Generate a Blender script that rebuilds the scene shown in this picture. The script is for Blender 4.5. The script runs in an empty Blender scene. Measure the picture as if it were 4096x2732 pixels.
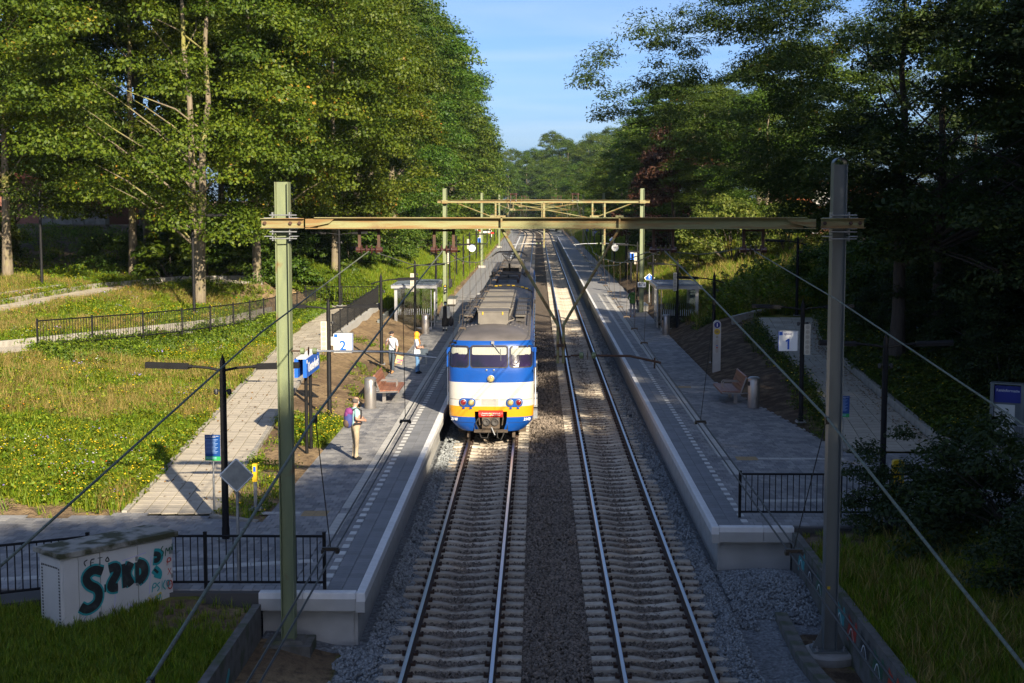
import bpy, math, random
import numpy as np
from mathutils import Vector, Matrix, Euler
R = math.radians
random.seed(7)
rng = np.random.default_rng(7)
scene = bpy.context.scene
COL = scene.collection

# ---------------------------------------------------------------- camera, sky, sun, exposure
cam_data = bpy.data.cameras.new('camera')
cam = bpy.data.objects.new('camera', cam_data)
COL.objects.link(cam)
cam_data.sensor_width = 36.0
cam_data.lens = 51.3
cam_data.clip_start = 0.3
cam_data.clip_end = 4000
cam.location = (0, 0, 7.97)
cam.rotation_euler = (R(90 - 5.575), 0, R(0.979))
scene.camera = cam

SUN_EL, SUN_AZ = 25.0, 156.5           # azimuth clockwise from +Y
world = bpy.data.worlds.new('World')
scene.world = world
world.use_nodes = True
wn, wl = world.node_tree.nodes, world.node_tree.links
wn.clear()
w_out = wn.new('ShaderNodeOutputWorld')
w_bg = wn.new('ShaderNodeBackground')
sky = wn.new('ShaderNodeTexSky')
sky.sky_type = 'NISHITA'
sky.sun_disc = False
sky.sun_elevation = R(SUN_EL)
sky.sun_rotation = R(SUN_AZ)
sky.air_density = 0.6
sky.dust_density = 1.5
sky.ozone_density = 5.0
# thin high cirrus spread over the whole sky
tc = wn.new('ShaderNodeTexCoord')
sep = wn.new('ShaderNodeSeparateXYZ')
wl.new(tc.outputs['Generated'], sep.inputs[0])
zad = wn.new('ShaderNodeMath'); zad.operation = 'ADD'; zad.inputs[1].default_value = 0.12
wl.new(sep.outputs['Z'], zad.inputs[0])
dvx = wn.new('ShaderNodeMath'); dvx.operation = 'DIVIDE'
dvy = wn.new('ShaderNodeMath'); dvy.operation = 'DIVIDE'
wl.new(sep.outputs['X'], dvx.inputs[0]); wl.new(zad.outputs[0], dvx.inputs[1])
wl.new(sep.outputs['Y'], dvy.inputs[0]); wl.new(zad.outputs[0], dvy.inputs[1])
cmb = wn.new('ShaderNodeCombineXYZ')
wl.new(dvx.outputs[0], cmb.inputs[0]); wl.new(dvy.outputs[0], cmb.inputs[1])
cmap = wn.new('ShaderNodeMapping'); cmap.inputs['Scale'].default_value = (0.9, 2.2, 1)
cmap.inputs['Rotation'].default_value = (0, 0, R(14))
wl.new(cmb.outputs[0], cmap.inputs[0])
cno = wn.new('ShaderNodeTexNoise'); cno.inputs['Scale'].default_value = 0.9
cno.inputs['Detail'].default_value = 5; cno.inputs['Roughness'].default_value = 0.5
cno.inputs['Distortion'].default_value = 0.6
wl.new(cmap.outputs[0], cno.inputs['Vector'])
crp = wn.new('ShaderNodeValToRGB')
crp.color_ramp.elements[0].position = 0.42; crp.color_ramp.elements[0].color = (0, 0, 0, 1)
crp.color_ramp.elements[1].position = 0.78; crp.color_ramp.elements[1].color = (0.34, 0.34, 0.34, 1)
wl.new(cno.outputs[0], crp.inputs[0])
wmx = wn.new('ShaderNodeMixRGB'); wmx.inputs['Color2'].default_value = (4.5, 5.2, 4.9, 1)
wl.new(crp.outputs[0], wmx.inputs['Fac']); wl.new(sky.outputs[0], wmx.inputs['Color1'])
wtn = wn.new('ShaderNodeMixRGB'); wtn.blend_type = 'MULTIPLY'; wtn.inputs['Fac'].default_value = 1
wtn.inputs['Color2'].default_value = (1.03, 1.04, 1.10, 1)
wl.new(wmx.outputs[0], wtn.inputs['Color1'])
wl.new(wtn.outputs[0], w_bg.inputs['Color'])
w_bg.inputs['Strength'].default_value = 0.068
wl.new(w_bg.outputs[0], w_out.inputs['Surface'])

sd = bpy.data.lights.new('sun', 'SUN')
sd.energy = 5.0
sd.angle = R(0.5)
sd.color = (1.0, 0.87, 0.66)
sun = bpy.data.objects.new('sun', sd)
COL.objects.link(sun)
ce = math.cos(R(SUN_EL))
SUN_FROM = Vector((math.sin(R(SUN_AZ)) * ce, math.cos(R(SUN_AZ)) * ce, math.sin(R(SUN_EL))))
sun.rotation_euler = (-SUN_FROM).to_track_quat('-Z', 'Y').to_euler()
sun.location = SUN_FROM * 80

scene.view_settings.view_transform = 'Standard'
scene.view_settings.look = 'None'
scene.view_settings.gamma = 1.0
scene.view_settings.exposure = 1.3
scene.view_settings.use_curve_mapping = False
scene.render.engine = 'CYCLES'
scene.cycles.use_denoising = True
scene.cycles.max_bounces = 5
scene.cycles.diffuse_bounces = 3
scene.cycles.glossy_bounces = 2
scene.cycles.transmission_bounces = 4
scene.cycles.transparent_max_bounces = 8
scene.cycles.sample_clamp_indirect = 6

# ---------------------------------------------------------------- helpers
ORD = 'first second third fourth fifth sixth seventh eighth ninth tenth eleventh twelfth thirteenth fourteenth fifteenth sixteenth seventeenth eighteenth nineteenth twentieth twenty-first twenty-second twenty-third twenty-fourth'.split()
def lerp(a, b, t): return a + (b - a) * t

class MB:
    """collects geometry for one mesh"""
    def __init__(s): s.v, s.f, s.m = [], [], []
    def add(s, vs, fs, mi=0):
        o = len(s.v)
        s.v.extend([tuple(p) for p in vs])
        for f in fs:
            s.f.append([i + o for i in f]); s.m.append(mi)
        return s
    def box(s, c, d, rz=0, mi=0, rx=0, ry=0, tap=1.0):
        x, y, z = d[0] / 2, d[1] / 2, d[2] / 2
        vs = [Vector(p) for p in ((-x, -y, -z), (x, -y, -z), (x, y, -z), (-x, y, -z),
              (-x * tap, -y * tap, z), (x * tap, -y * tap, z), (x * tap, y * tap, z), (-x * tap, y * tap, z))]
        M = Euler((rx, ry, rz)).to_matrix()
        c = Vector(c)
        return s.add([M @ p + c for p in vs], [(0, 3, 2, 1), (4, 5, 6, 7), (0, 1, 5, 4), (1, 2, 6, 5), (2, 3, 7, 6), (3, 0, 4, 7)], mi)
    def tube(s, pts, r, n=8, mi=0, caps=True):
        pts = [Vector(p) for p in pts]
        if not hasattr(r, '__len__'): r = [r] * len(pts)
        rings = []
        ref = None
        for i, p in enumerate(pts):
            a = pts[max(0, i - 1)]; b = pts[min(len(pts) - 1, i + 1)]
            t = (b - a).normalized()
            if ref is None:
                ref = Vector((0, 0, 1)) if abs(t.z) < .9 else Vector((1, 0, 0))
            u = (ref - t * ref.dot(t)).normalized(); w = t.cross(u)
            ref = u
            rings.append([p + (u * math.cos(2 * math.pi * k / n) + w * math.sin(2 * math.pi * k / n)) * r[i] for k in range(n)])
        vs = [q for rg in rings for q in rg]
        fs = []
        for i in range(len(pts) - 1):
            for k in range(n):
                fs.append((i * n + k, i * n + (k + 1) % n, (i + 1) * n + (k + 1) % n, (i + 1) * n + k))
        if caps:
            fs.append(tuple(range(n - 1, -1, -1))); fs.append(tuple((len(pts) - 1) * n + k for k in range(n)))
        return s.add(vs, fs, mi)
    def lathe(s, prof, c=(0, 0, 0), n=16, mi=0, axis='z'):
        vs, fs = [], []
        for r, z in prof:
            for k in range(n):
                a = 2 * math.pi * k / n
                p = (r * math.cos(a), r * math.sin(a), z)
                if axis == 'x': p = (p[2], p[0], p[1])
                if axis == 'y': p = (p[0], p[2], p[1])
                vs.append((p[0] + c[0], p[1] + c[1], p[2] + c[2]))
        for i in range(len(prof) - 1):
            for k in range(n):
                fs.append((i * n + k, i * n + (k + 1) % n, (i + 1) * n + (k + 1) % n, (i + 1) * n + k))
        fs.append(tuple(range(n - 1, -1, -1))); fs.append(tuple((len(prof) - 1) * n + k for k in range(n)))
        return s.add(vs, fs, mi)
    def prism(s, poly, vec, mi=0):
        """closed planar 3-D outline pushed along vec"""
        n = len(poly); v = Vector(vec)
        a = [Vector(p) for p in poly]
        return s.add(a + [p + v for p in a], [tuple(range(n - 1, -1, -1)), tuple(range(n, 2 * n))] +
                     [(i, (i + 1) % n, n + (i + 1) % n, n + i) for i in range(n)], mi)
    def mesh(s, name, mats, smooth=False):
        me = bpy.data.meshes.new(name)
        me.from_pydata(s.v, [], s.f)
        for m in (mats if isinstance(mats, (list, tuple)) else [mats]): me.materials.append(m)
        if any(s.m): me.polygons.foreach_set('material_index', s.m)
        if smooth:
            me.polygons.foreach_set('use_smooth', [True] * len(me.polygons))
            me.set_sharp_from_angle(angle=R(40))
        me.update()
        return me
    def build(s, name, mats, parent=None, loc=(0, 0, 0), rz=0, smooth=False):
        return link(name, s.mesh(name, mats, smooth), parent, loc, rz)

def link(name, data, parent=None, loc=(0, 0, 0), rz=0):
    o = bpy.data.objects.new(name, data)
    COL.objects.link(o)
    o.location = loc
    if rz: o.rotation_euler = (0, 0, rz)
    if parent is not None: o.parent = parent
    return o
def tag(o, label=None, cat=None, group=None, kind=None):
    if label: o['label'] = label
    if cat: o['category'] = cat
    if group: o['group'] = group
    if kind: o['kind'] = kind
    return o
def thing(name, label, cat, loc=(0, 0, 0), rz=0, group=None):
    o = link(name, None, None, loc, rz)
    o.empty_display_size = .2
    return tag(o, label, cat, group)
def struct(name, mb, m, label=None, smooth=False):
    o = mb.build(name, m, smooth=smooth); o['kind'] = 'structure'
    if label: o['label'] = label
    return o
KIDS = {}
def copy_tree(o, parent=None):
    c = o.copy(); COL.objects.link(c)
    if parent is not None: c.parent = parent
    for ch in list(o.children): copy_tree(ch, c)
    return c
def text(body, size, m, parent, loc, rot=(R(90), 0, 0), name='lettering', ext=.002, align='CENTER', bold=0.0, shear=0.0):
    cu = bpy.data.curves.new(name, 'FONT')
    cu.body = body; cu.size = size; cu.extrude = ext; cu.align_x = align; cu.align_y = 'CENTER'
    cu.offset = bold; cu.shear = shear; cu.resolution_u = 3
    cu.materials.append(m)
    o = link(name, cu, parent, loc)
    o.rotation_euler = rot
    return o

# ---------------------------------------------------------------- materials
def mat(name, col, rough=.6, metal=0.0, col2=None, vscale=4.0, detail=5, lo=.35, hi=.7, bump=0.0, bscale=40.0,
        spec=.5, rand=0.0, stretch=None, coat=0.0, trans=0.0, col3=None, s3=1.0, lo3=.55, hi3=.7):
    m = bpy.data.materials.new(name); m.use_nodes = True
    N, L = m.node_tree.nodes, m.node_tree.links
    b = N['Principled BSDF']
    b.inputs['Roughness'].default_value = rough
    b.inputs['Metallic'].default_value = metal
    b.inputs['Specular IOR Level'].default_value = spec
    b.inputs['Coat Weight'].default_value = coat
    b.inputs['Base Color'].default_value = (*col, 1)
    t = N.new('ShaderNodeTexCoord')
    vec = t.outputs['Object']
    if stretch:
        mp = N.new('ShaderNodeMapping'); mp.inputs['Scale'].default_value = stretch
        L.new(vec, mp.inputs[0]); vec = mp.outputs[0]
    cur = None
    if col2 is not None:
        n = N.new('ShaderNodeTexNoise'); n.inputs['Scale'].default_value = vscale; n.inputs['Detail'].default_value = detail
        L.new(vec, n.inputs['Vector'])
        r = N.new('ShaderNodeMapRange'); r.inputs['From Min'].default_value = lo; r.inputs['From Max'].default_value = hi
        L.new(n.outputs[0], r.inputs[0])
        x = N.new('ShaderNodeMixRGB'); x.inputs['Color1'].default_value = (*col, 1); x.inputs['Color2'].default_value = (*col2, 1)
        L.new(r.outputs[0], x.inputs['Fac'])
        cur = x.outputs[0]
    if col3 is not None:
        n = N.new('ShaderNodeTexNoise'); n.inputs['Scale'].default_value = s3; n.inputs['Detail'].default_value = 6
        L.new(t.outputs['Object'], n.inputs['Vector'])
        r = N.new('ShaderNodeMapRange'); r.inputs['From Min'].default_value = lo3; r.inputs['From Max'].default_value = hi3
        L.new(n.outputs[0], r.inputs[0])
        x = N.new('ShaderNodeMixRGB'); x.inputs['Color1'].default_value = (*col, 1); x.inputs['Color2'].default_value = (*col3, 1)
        if cur: L.new(cur, x.inputs['Color1'])
        L.new(r.outputs[0], x.inputs['Fac'])
        cur = x.outputs[0]
    if rand:
        oi = N.new('ShaderNodeObjectInfo')
        r = N.new('ShaderNodeMapRange'); r.inputs['To Min'].default_value = 1 - rand; r.inputs['To Max'].default_value = 1 + rand
        L.new(oi.outputs['Random'], r.inputs[0])
        x = N.new('ShaderNodeMixRGB'); x.blend_type = 'MULTIPLY'; x.inputs['Fac'].default_value = 1
        x.inputs['Color1'].default_value = (*col, 1)
        if cur: L.new(cur, x.inputs['Color1'])
        L.new(r.outputs[0], x.inputs['Color2'])
        cur = x.outputs[0]
    if cur: L.new(cur, b.inputs['Base Color'])
    if bump:
        n = N.new('ShaderNodeTexNoise'); n.inputs['Scale'].default_value = bscale; n.inputs['Detail'].default_value = 4
        L.new(vec, n.inputs['Vector'])
        bp = N.new('ShaderNodeBump'); bp.inputs['Strength'].default_value = bump; bp.inputs['Distance'].default_value = .02
        L.new(n.outputs[0], bp.inputs['Height']); L.new(bp.outputs[0], b.inputs['Normal'])
    return m

def attr_mat(name, stops, attr='rnd', rough=.55, transl=0.0, rand=.15, spec=.3, hue=0.0, tcol=None, dirt=0.0):
    """colour from a per-leaf / per-blade random attribute"""
    m = bpy.data.materials.new(name); m.use_nodes = True
    N, L = m.node_tree.nodes, m.node_tree.links
    b = N['Principled BSDF']; out = N['Material Output']
    b.inputs['Roughness'].default_value = rough; b.inputs['Specular IOR Level'].default_value = spec
    a = N.new('ShaderNodeAttribute'); a.attribute_name = attr
    rp = N.new('ShaderNodeValToRGB')
    el = rp.color_ramp.elements
    while len(el) < len(stops): el.new(.5)
    for e, (p, c) in zip(el, stops): e.position = p; e.color = (*c, 1)
    L.new(a.outputs['Fac'], rp.inputs[0])
    oi = N.new('ShaderNodeObjectInfo')
    hs = N.new('ShaderNodeHueSaturation')
    r = N.new('ShaderNodeMapRange'); r.inputs['To Min'].default_value = 1 - rand; r.inputs['To Max'].default_value = 1 + rand
    L.new(oi.outputs['Random'], r.inputs[0]); L.new(r.outputs[0], hs.inputs['Value'])
    if hue:
        r2 = N.new('ShaderNodeMapRange'); r2.inputs['To Min'].default_value = .5 - hue; r2.inputs['To Max'].default_value = .5 + hue
        L.new(oi.outputs['Random'], r2.inputs[0]); L.new(r2.outputs[0], hs.inputs['Hue'])
    L.new(rp.outputs[0], hs.inputs['Color'])
    hcol = hs.outputs[0]
    if dirt:
        t_ = N.new('ShaderNodeTexCoord'); n_ = N.new('ShaderNodeTexNoise'); n_.inputs['Scale'].default_value = .9; n_.inputs['Detail'].default_value = 9; n_.inputs['Roughness'].default_value = .65
        L.new(t_.outputs['Object'], n_.inputs['Vector'])
        r_ = N.new('ShaderNodeMapRange'); r_.inputs['From Min'].default_value = .32; r_.inputs['From Max'].default_value = .68; r_.inputs['To Min'].default_value = 1 - dirt; r_.inputs['To Max'].default_value = 1.08
        L.new(n_.outputs[0], r_.inputs[0])
        m_ = N.new('ShaderNodeMixRGB'); m_.blend_type = 'MULTIPLY'; m_.inputs['Fac'].default_value = 1
        L.new(hcol, m_.inputs['Color1']); L.new(r_.outputs[0], m_.inputs['Color2']); hcol = m_.outputs[0]
    L.new(hcol, b.inputs['Base Color'])
    if transl:
        tr = N.new('ShaderNodeBsdfTranslucent')
        g = N.new('ShaderNodeMixRGB'); g.blend_type = 'MULTIPLY'; g.inputs['Fac'].default_value = 1
        g.inputs['Color2'].default_value = (*(tcol or (1.6, 1.7, .7)), 1)
        L.new(hs.outputs[0], g.inputs['Color1']); L.new(g.outputs[0], tr.inputs['Color'])
        mx = N.new('ShaderNodeMixShader'); mx.inputs[0].default_value = transl
        L.new(b.outputs[0], mx.inputs[1]); L.new(tr.outputs[0], mx.inputs[2]); L.new(mx.outputs[0], out.inputs['Surface'])
    return m

def glass_mat(name, tint=(.8, .85, .85), rough=.02, alpha=.25):
    m = bpy.data.materials.new(name); m.use_nodes = True
    N, L = m.node_tree.nodes, m.node_tree.links
    out = N['Material Output']; N.remove(N['Principled BSDF'])
    tr = N.new('ShaderNodeBsdfTransparent'); tr.inputs[0].default_value = (*tint, 1)
    gl = N.new('ShaderNodeBsdfGlossy'); gl.inputs['Roughness'].default_value = rough
    fr = N.new('ShaderNodeFresnel'); fr.inputs[0].default_value = 1.5
    ad = N.new('ShaderNodeMath'); ad.operation = 'ADD'; ad.inputs[1].default_value = alpha * .3
    L.new(fr.outputs[0], ad.inputs[0])
    mx = N.new('ShaderNodeMixShader'); L.new(ad.outputs[0], mx.inputs[0]); L.new(tr.outputs[0], mx.inputs[1]); L.new(gl.outputs[0], mx.inputs[2])
    L.new(mx.outputs[0], out.inputs['Surface'])
    return m

M = {}
M['black_steel'] = mat('black_steel', (.006, .006, .007), .6, .0, spec=.22, col2=(.010, .010, .011), vscale=3)
M['galv'] = mat('galvanised_steel', (.36, .37, .38), .45, .7, col2=(.26, .27, .28), vscale=8)
M['alu'] = mat('aluminium', (.5, .5, .51), .38, .6, col2=(.42, .42, .43), vscale=3)
M['post_green'] = mat('weathered_green_paint', (.19, .22, .115), .55, col2=(.14, .17, .10), vscale=2.5, stretch=(3, 3, .7), col3=(.17, .095, .04), s3=2.6, lo3=.60, hi3=.72, bump=.12)
M['beam_rust'] = mat('rusty_green_beam', (.22, .22, .10), .6, col2=(.20, .115, .035), vscale=2.2, stretch=(.5, 3, 6), lo=.42, hi=.62, bump=.2, col3=(.12, .06, .03), s3=1.4, lo3=.62, hi3=.75)
M['rust'] = mat('brown_rust', (.085, .042, .024), .8, col2=(.05, .03, .022), vscale=6, bump=.3)
M['grey_post'] = mat('grey_painted_steel', (.17, .185, .185), .4, .35, col2=(.13, .145, .15), vscale=1.6, stretch=(2, 2, .5))
M['concrete'] = mat('concrete', (.34, .325, .30), .85, col2=(.25, .24, .225), vscale=3, bump=.25, col3=(.16, .15, .13), s3=1.1, lo3=.58, hi3=.75)
M['concrete_dark'] = mat('mossy_concrete', (.15, .14, .125), .9, col2=(.085, .08, .07), vscale=4, bump=.4, col3=(.06, .075, .03), s3=2, lo3=.52, hi3=.7)
M['concrete_new'] = mat('pale_new_concrete', (.42, .415, .40), .8, col2=(.35, .345, .33), vscale=2.5, bump=.12)
M['white_edge'] = mat('white_edge_paint', (.72, .72, .72), .6, col2=(.62, .62, .62), vscale=5, rand=.05)
M['tile'] = mat('grey_paving', (.28, .275, .275), .75, col2=(.23, .23, .235), vscale=2.2, bump=.15, rand=.2, bscale=60)
M['tile_mass'] = attr_mat('grey_paving_far', [(0, (.19, .19, .20)), (.5, (.265, .26, .26)), (1, (.335, .325, .315))], rough=.75, rand=0, dirt=.32)
M['far_pave'] = mat('far_grey_paving', (.24, .24, .245), .75, col2=(.19, .19, .20), vscale=3, detail=8)
M['slab'] = mat('dark_edge_slab', (.20, .205, .215), .7, col2=(.15, .155, .17), vscale=3, bump=.15, rand=.14, stretch=(1, 4, 1))
M['tile_white'] = mat('white_paving_tile', (.62, .62, .60), .7, col2=(.52, .52, .50), vscale=6, rand=.08)
M['tile_guide'] = mat('ribbed_guide_tile', (.46, .45, .42), .75, col2=(.37, .36, .34), vscale=5, rand=.08)
M['tile_yellow'] = mat('ochre_tactile_tile', (.36, .25, .12), .8, col2=(.29, .2, .10), vscale=6)
M['joint'] = mat('paving_joint_sand', (.075, .07, .065), .95)
M['ramp_tile'] = mat('sandy_ramp_tile', (.42, .375, .30), .85, col2=(.34, .30, .245), vscale=2.5, rand=.10, bump=.15)
M['ramp_mass'] = attr_mat('sandy_ramp_tile_far', [(0, (.35, .31, .25)), (1, (.45, .405, .33))], rough=.85, rand=0, dirt=.25)
M['ramp_joint'] = mat('grassy_ramp_joint', (.085, .085, .035), .95, col2=(.15, .12, .08), vscale=3)
M['kerb'] = mat('kerb_concrete', (.33, .31, .27), .85, col2=(.24, .22, .19), vscale=5, bump=.2, rand=.12)
M['sleeper'] = mat('concrete_sleeper', (.46, .41, .34), .85, col2=(.33, .28, .22), vscale=7, bump=.2, rand=.24, col3=(.16, .11, .07), s3=2.2, lo3=.54, hi3=.70)
M['rail_side'] = mat('rusty_rail_side', (.055, .028, .017), .8, col2=(.035, .02, .015), vscale=12)
M['rail_top'] = mat('polished_rail_head', (.42, .42, .44), .28, 1.0)
M['stone_old'] = mat('brown_ballast_stone', (.165, .135, .11), .9, rand=.5)
M['stone_new'] = mat('blue_grey_ballast_stone', (.21, .225, .235), .85, rand=.42)
M['bark'] = mat('tree_bark', (.20, .165, .115), .9, col2=(.12, .095, .06), vscale=5, stretch=(3, 3, .5), bump=.6, bscale=12, col3=(.20, .19, .05), s3=.8, lo3=.5, hi3=.62)
M['bark_dark'] = mat('dark_tree_bark', (.07, .055, .042), .9, col2=(.04, .032, .025), vscale=5, stretch=(3, 3, .5), bump=.6, bscale=12)
M['wood'] = mat('red_brown_bench_wood', (.28, .125, .075), .5, col2=(.20, .085, .05), vscale=5, stretch=(8, .6, 8), rand=.12)
M['white'] = mat('white_enamel', (.75, .75, .74), .45)
M['off_white'] = mat('off_white_enamel', (.60, .60, .56), .5, col2=(.54, .54, .50), vscale=2)
M['blue_sign'] = mat('blue_sign', (.01, .10, .48), .4)
M['navy'] = mat('navy_print', (.012, .02, .20), .5)
M['black'] = mat('black_plastic', (.012, .012, .013), .5)
M['rubber'] = mat('black_rubber', (.018, .017, .016), .8)
M['yellow'] = mat('yellow_paint', (.62, .40, .012), .45)
M['red'] = mat('red_paint', (.50, .022, .015), .4)
M['speaker'] = mat('beige_speaker', (.48, .44, .36), .6)
M['speaker_hole'] = mat('speaker_mesh_disc', (.33, .30, .25), .8)
M['wire'] = mat('copper_contact_wire', (.03, .026, .024), .5, .4)
M['rope'] = mat('verdigris_wire_rope', (.15, .18, .135), .65, col2=(.085, .085, .065), vscale=30)
M['dropper'] = mat('dropper_wire', (.09, .065, .045), .6, .3)
M['insul'] = mat('brown_glazed_insulator', (.06, .024, .018), .3, coat=.2)
M['insul_green'] = mat('green_insulator_cap', (.15, .19, .09), .5)
M['glass'] = glass_mat('shelter_glass')
M['frost'] = mat('frosted_glass_bars', (.62, .66, .68), .4)
M['steel_brushed'] = mat('brushed_steel', (.42, .39, .37), .34, .75, col2=(.36, .34, .33), vscale=3, stretch=(1, 1, .2))
M['skin'] = mat('skin', (.42, .24, .17), .55)
M['cabinet'] = mat('cabinet_grey_white', (.56, .55, .54), .55, col2=(.48, .47, .46), vscale=1.5, col3=(.33, .30, .27), s3=1.8, lo3=.63, hi3=.8)
M['cab_lid'] = mat('mossy_cabinet_lid', (.30, .285, .25), .9, col2=(.055, .055, .025), vscale=2.6, lo=.44, hi=.58, bump=.4)
# ---------------------------------------------------------------- noise and terrain
def vnoise(x, y, seed=0):
    x = np.asarray(x, float); y = np.asarray(y, float)
    xi = np.floor(x).astype(np.int64); yi = np.floor(y).astype(np.int64)
    xf = x - xi; yf = y - yi
    def h(a, b):
        n = (a * 374761393 + b * 668265263 + seed * 974711) & 0x7fffffff
        n = ((n ^ (n >> 13)) * 1274126177) & 0x7fffffff
        return ((n ^ (n >> 16)) & 0xffff) / 65535.0
    u = xf * xf * (3 - 2 * xf); v = yf * yf * (3 - 2 * yf)
    return (h(xi, yi) * (1 - u) + h(xi + 1, yi) * u) * (1 - v) + (h(xi, yi + 1) * (1 - u) + h(xi + 1, yi + 1) * u) * v
def fbm(x, y, seed=0, oc=4):
    s = 0; a = .5
    for k in range(oc):
        s = s + a * vnoise(np.asarray(x) * 2 ** k, np.asarray(y) * 2 ** k, seed + k); a *= .5
    return s
def sstep(a, b, x):
    t = np.clip((np.asarray(x, float) - a) / (b - a), 0, 1); return t * t * (3 - 2 * t)
def inpoly(x, y, poly):
    x = np.asarray(x, float); y = np.asarray(y, float); r = np.zeros(x.shape, bool)
    n = len(poly)
    for i in range(n):
        x0, y0 = poly[i]; x1, y1 = poly[(i + 1) % n]
        if y0 == y1: continue
        c = ((y0 > y) != (y1 > y)) & (x < (x1 - x0) * (y - y0) / (y1 - y0) + x0)
        r ^= c
    return r

PZ = .76
LB = -6.15                                                     # back edge of the left platform
def xl1(y): return np.interp(y, [33, 45, 59, 68, 84], [-9.45, -10.2, -11.1, -11.5, -12.1])
def xr1(y): return np.interp(y, [33, 46.4, 58, 66, 84], [-7.5, -8.4, -9.2, -9.6, -9.4])
def zp1(y): return PZ + np.clip((np.asarray(y, float) - 33) / 48, 0, 1) * 1.14
R2 = [(-12.4, 82, 1.9), (-12.7, 74, 2.1), (-13.1, 66, 2.3), (-15.4, 58.5, 2.48), (-17.8, 51.5, 2.65), (-22.5, 39, 3.0)]   # edge of the second ramp (railing line)
R2N = [(-.99, .0), (-.99, -.02), (-.96, .2), (-.94, .33), (-.94, .34), (-.94, .34)]
R2B = [(p[0] + n[0] * 1.7, p[1] + n[1] * 1.7, p[2]) for p, n in zip(R2, R2N)]
R3A = [(-24.5, 46, 3.15), (-22.6, 58, 3.2), (-21.6, 66, 3.3), (-20.6, 73, 3.4), (-18.6, 77.5, 3.5), (-15.0, 79, 3.5)]
R3B = [(-26.3, 46, 3.2), (-24.4, 58, 3.25), (-23.5, 66, 3.35), (-22.6, 74, 3.45), (-19.6, 79.4, 3.55), (-15.2, 80.8, 3.55)]
def xlR(y): return np.interp(y, [41.5, 52, 62, 72], [8.96, 10.1, 10.3, 10.9])
def xrR(y): return np.interp(y, [41.5, 52, 62, 72], [11.7, 11.9, 12.1, 13.6])
def zpR(y): return PZ + np.clip((np.asarray(y, float) - 42) / 30, 0, 1) * 1.4
RPOLY = [(3.87, 31.75), (14.5, 31.75), (14.5, 42.3), (12.0, 42.3), (11.7, 41.3), (8.85, 41.3), (8.0, 49), (7.05, 58), (7.05, 110), (3.87, 110)]
LPLAZA = [(LB, 26.05), (-6.9, 26.2), (-8.3, 26.15), (-9.9, 25.3), (-13, 22.8), (-20, 20), (-20, 33.2), (-12.3, 32.6), (-10.9, 32.5), (-9.5, 32.95), (-7.5, 32.6), (-6.25, 32.0), (LB, 32.4)]

pts = []
def P(x, y, z): pts.append((x, y, z))
for y in (33, 35, 37, 39.5, 42, 45, 48, 51, 54, 57, 60, 64, 68, 72, 76, 80, 86, 92, 100, 110, 120, 135): P(LB, y, .70)
for x, y in [(-6.3, 26.3), (-8.3, 26.3), (-9.9, 25.5), (-13, 23), (-6.5, 29), (-10, 28), (-14, 26), (-18, 24), (-8, 31), (-12.3, 32.6), (-10.9, 32.4), (-16, 33), (-20, 30), (-7, 32)]: P(x, y, .68)
for x, y, z in [(-5.2, 25.9, .5), (-5.2, 23, .42), (-5.2, 19, .4), (-5.2, 14, .4), (-7, 23.5, .45), (-8.5, 22, .5), (-10, 19, .55), (-13, 17, .7), (-7.5, 18, .5), (-20, 15, 1.1), (-9.5, 22.5, .5), (-6.5, 25.3, .5), (-8.3, 25.6, .5), (-10, 24.4, .55)]: P(x, y, z)
for y in (34, 37, 40, 44, 48, 52, 56, 60, 64, 68, 72, 76, 80, 83):
    P(float(xl1(y)), y, float(zp1(y)) - .06); P(float(xr1(y)), y, float(zp1(y)) - .06)
for i in range(len(R2)):
    x, y, z = R2[i]; P(x, y, z - .06); x, y, z = R2B[i]; P(x, y, z - .06)
for a, b in zip(R2[:-1], R2[1:]):
    P((a[0] + b[0]) / 2, (a[1] + b[1]) / 2, (a[2] + b[2]) / 2 - .06)
# foot of the ivy wall
for x, y, z in [(-12.75, 66, 1.5), (-14.6, 58.3, 1.55), (-17.0, 51.0, 1.95), (-21.4, 38.8, 2.4), (-12.45, 72, 1.55), (-12.3, 78, 1.75), (-13.6, 62, 1.5), (-15.8, 54.6, 1.75)]: P(x, y, z)
for x, y, z in [(-12.5, 57, 1.45), (-14, 50, 1.6), (-12.2, 44, 1.3), (-14.5, 41, 1.55), (-17, 43, 1.9), (-13, 37, 1.1), (-17.5, 36.5, 1.6), (-21, 33.5, 1.7), (-11, 36, .98), (-12.5, 33.6, .85), (-15, 34, 1.0), (-26, 30, 2.8)]: P(x, y, z)
for a, b in zip(R3A, R3B): P(a[0], a[1], a[2] - .05); P(b[0], b[1], b[2] - .05)
for x, y, z in [(-18.5, 66, 2.7), (-20, 57, 2.75), (-17, 71, 2.65), (-21.2, 62, 2.95), (-19.8, 71, 3.0), (-15.8, 74, 2.75), (-26.5, 62, 3.6), (-25.5, 72, 3.8), (-30, 55, 3.9),
                (-11.5, 88, 3.35), (-9.3, 86, 2.0), (-14, 84, 2.9), (-22, 82, 3.8), (-30, 85, 4.2), (-25, 112, 5.2), (-12, 100, 3.7), (-9, 100, 2.2), (-9, 120, 2.3), (-14, 120, 4.6), (-20, 95, 4.4),
                (-40, 100, 5.5), (-40, 60, 4.6), (-36, 80, 4.8), (-14, 135, 4.8), (-30, 135, 5.6), (-40, 135, 6), (-40, 25, 4), (-30, 20, 2.5), (-8.6, 92, 2.0), (-8.4, 88.5, 1.7)]: P(x, y, z)
NL = len(pts)
for y in (58, 61, 64, 67, 70, 74, 78, 82, 88, 94, 100, 110, 120, 135): P(7.05, y, .70)
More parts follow.
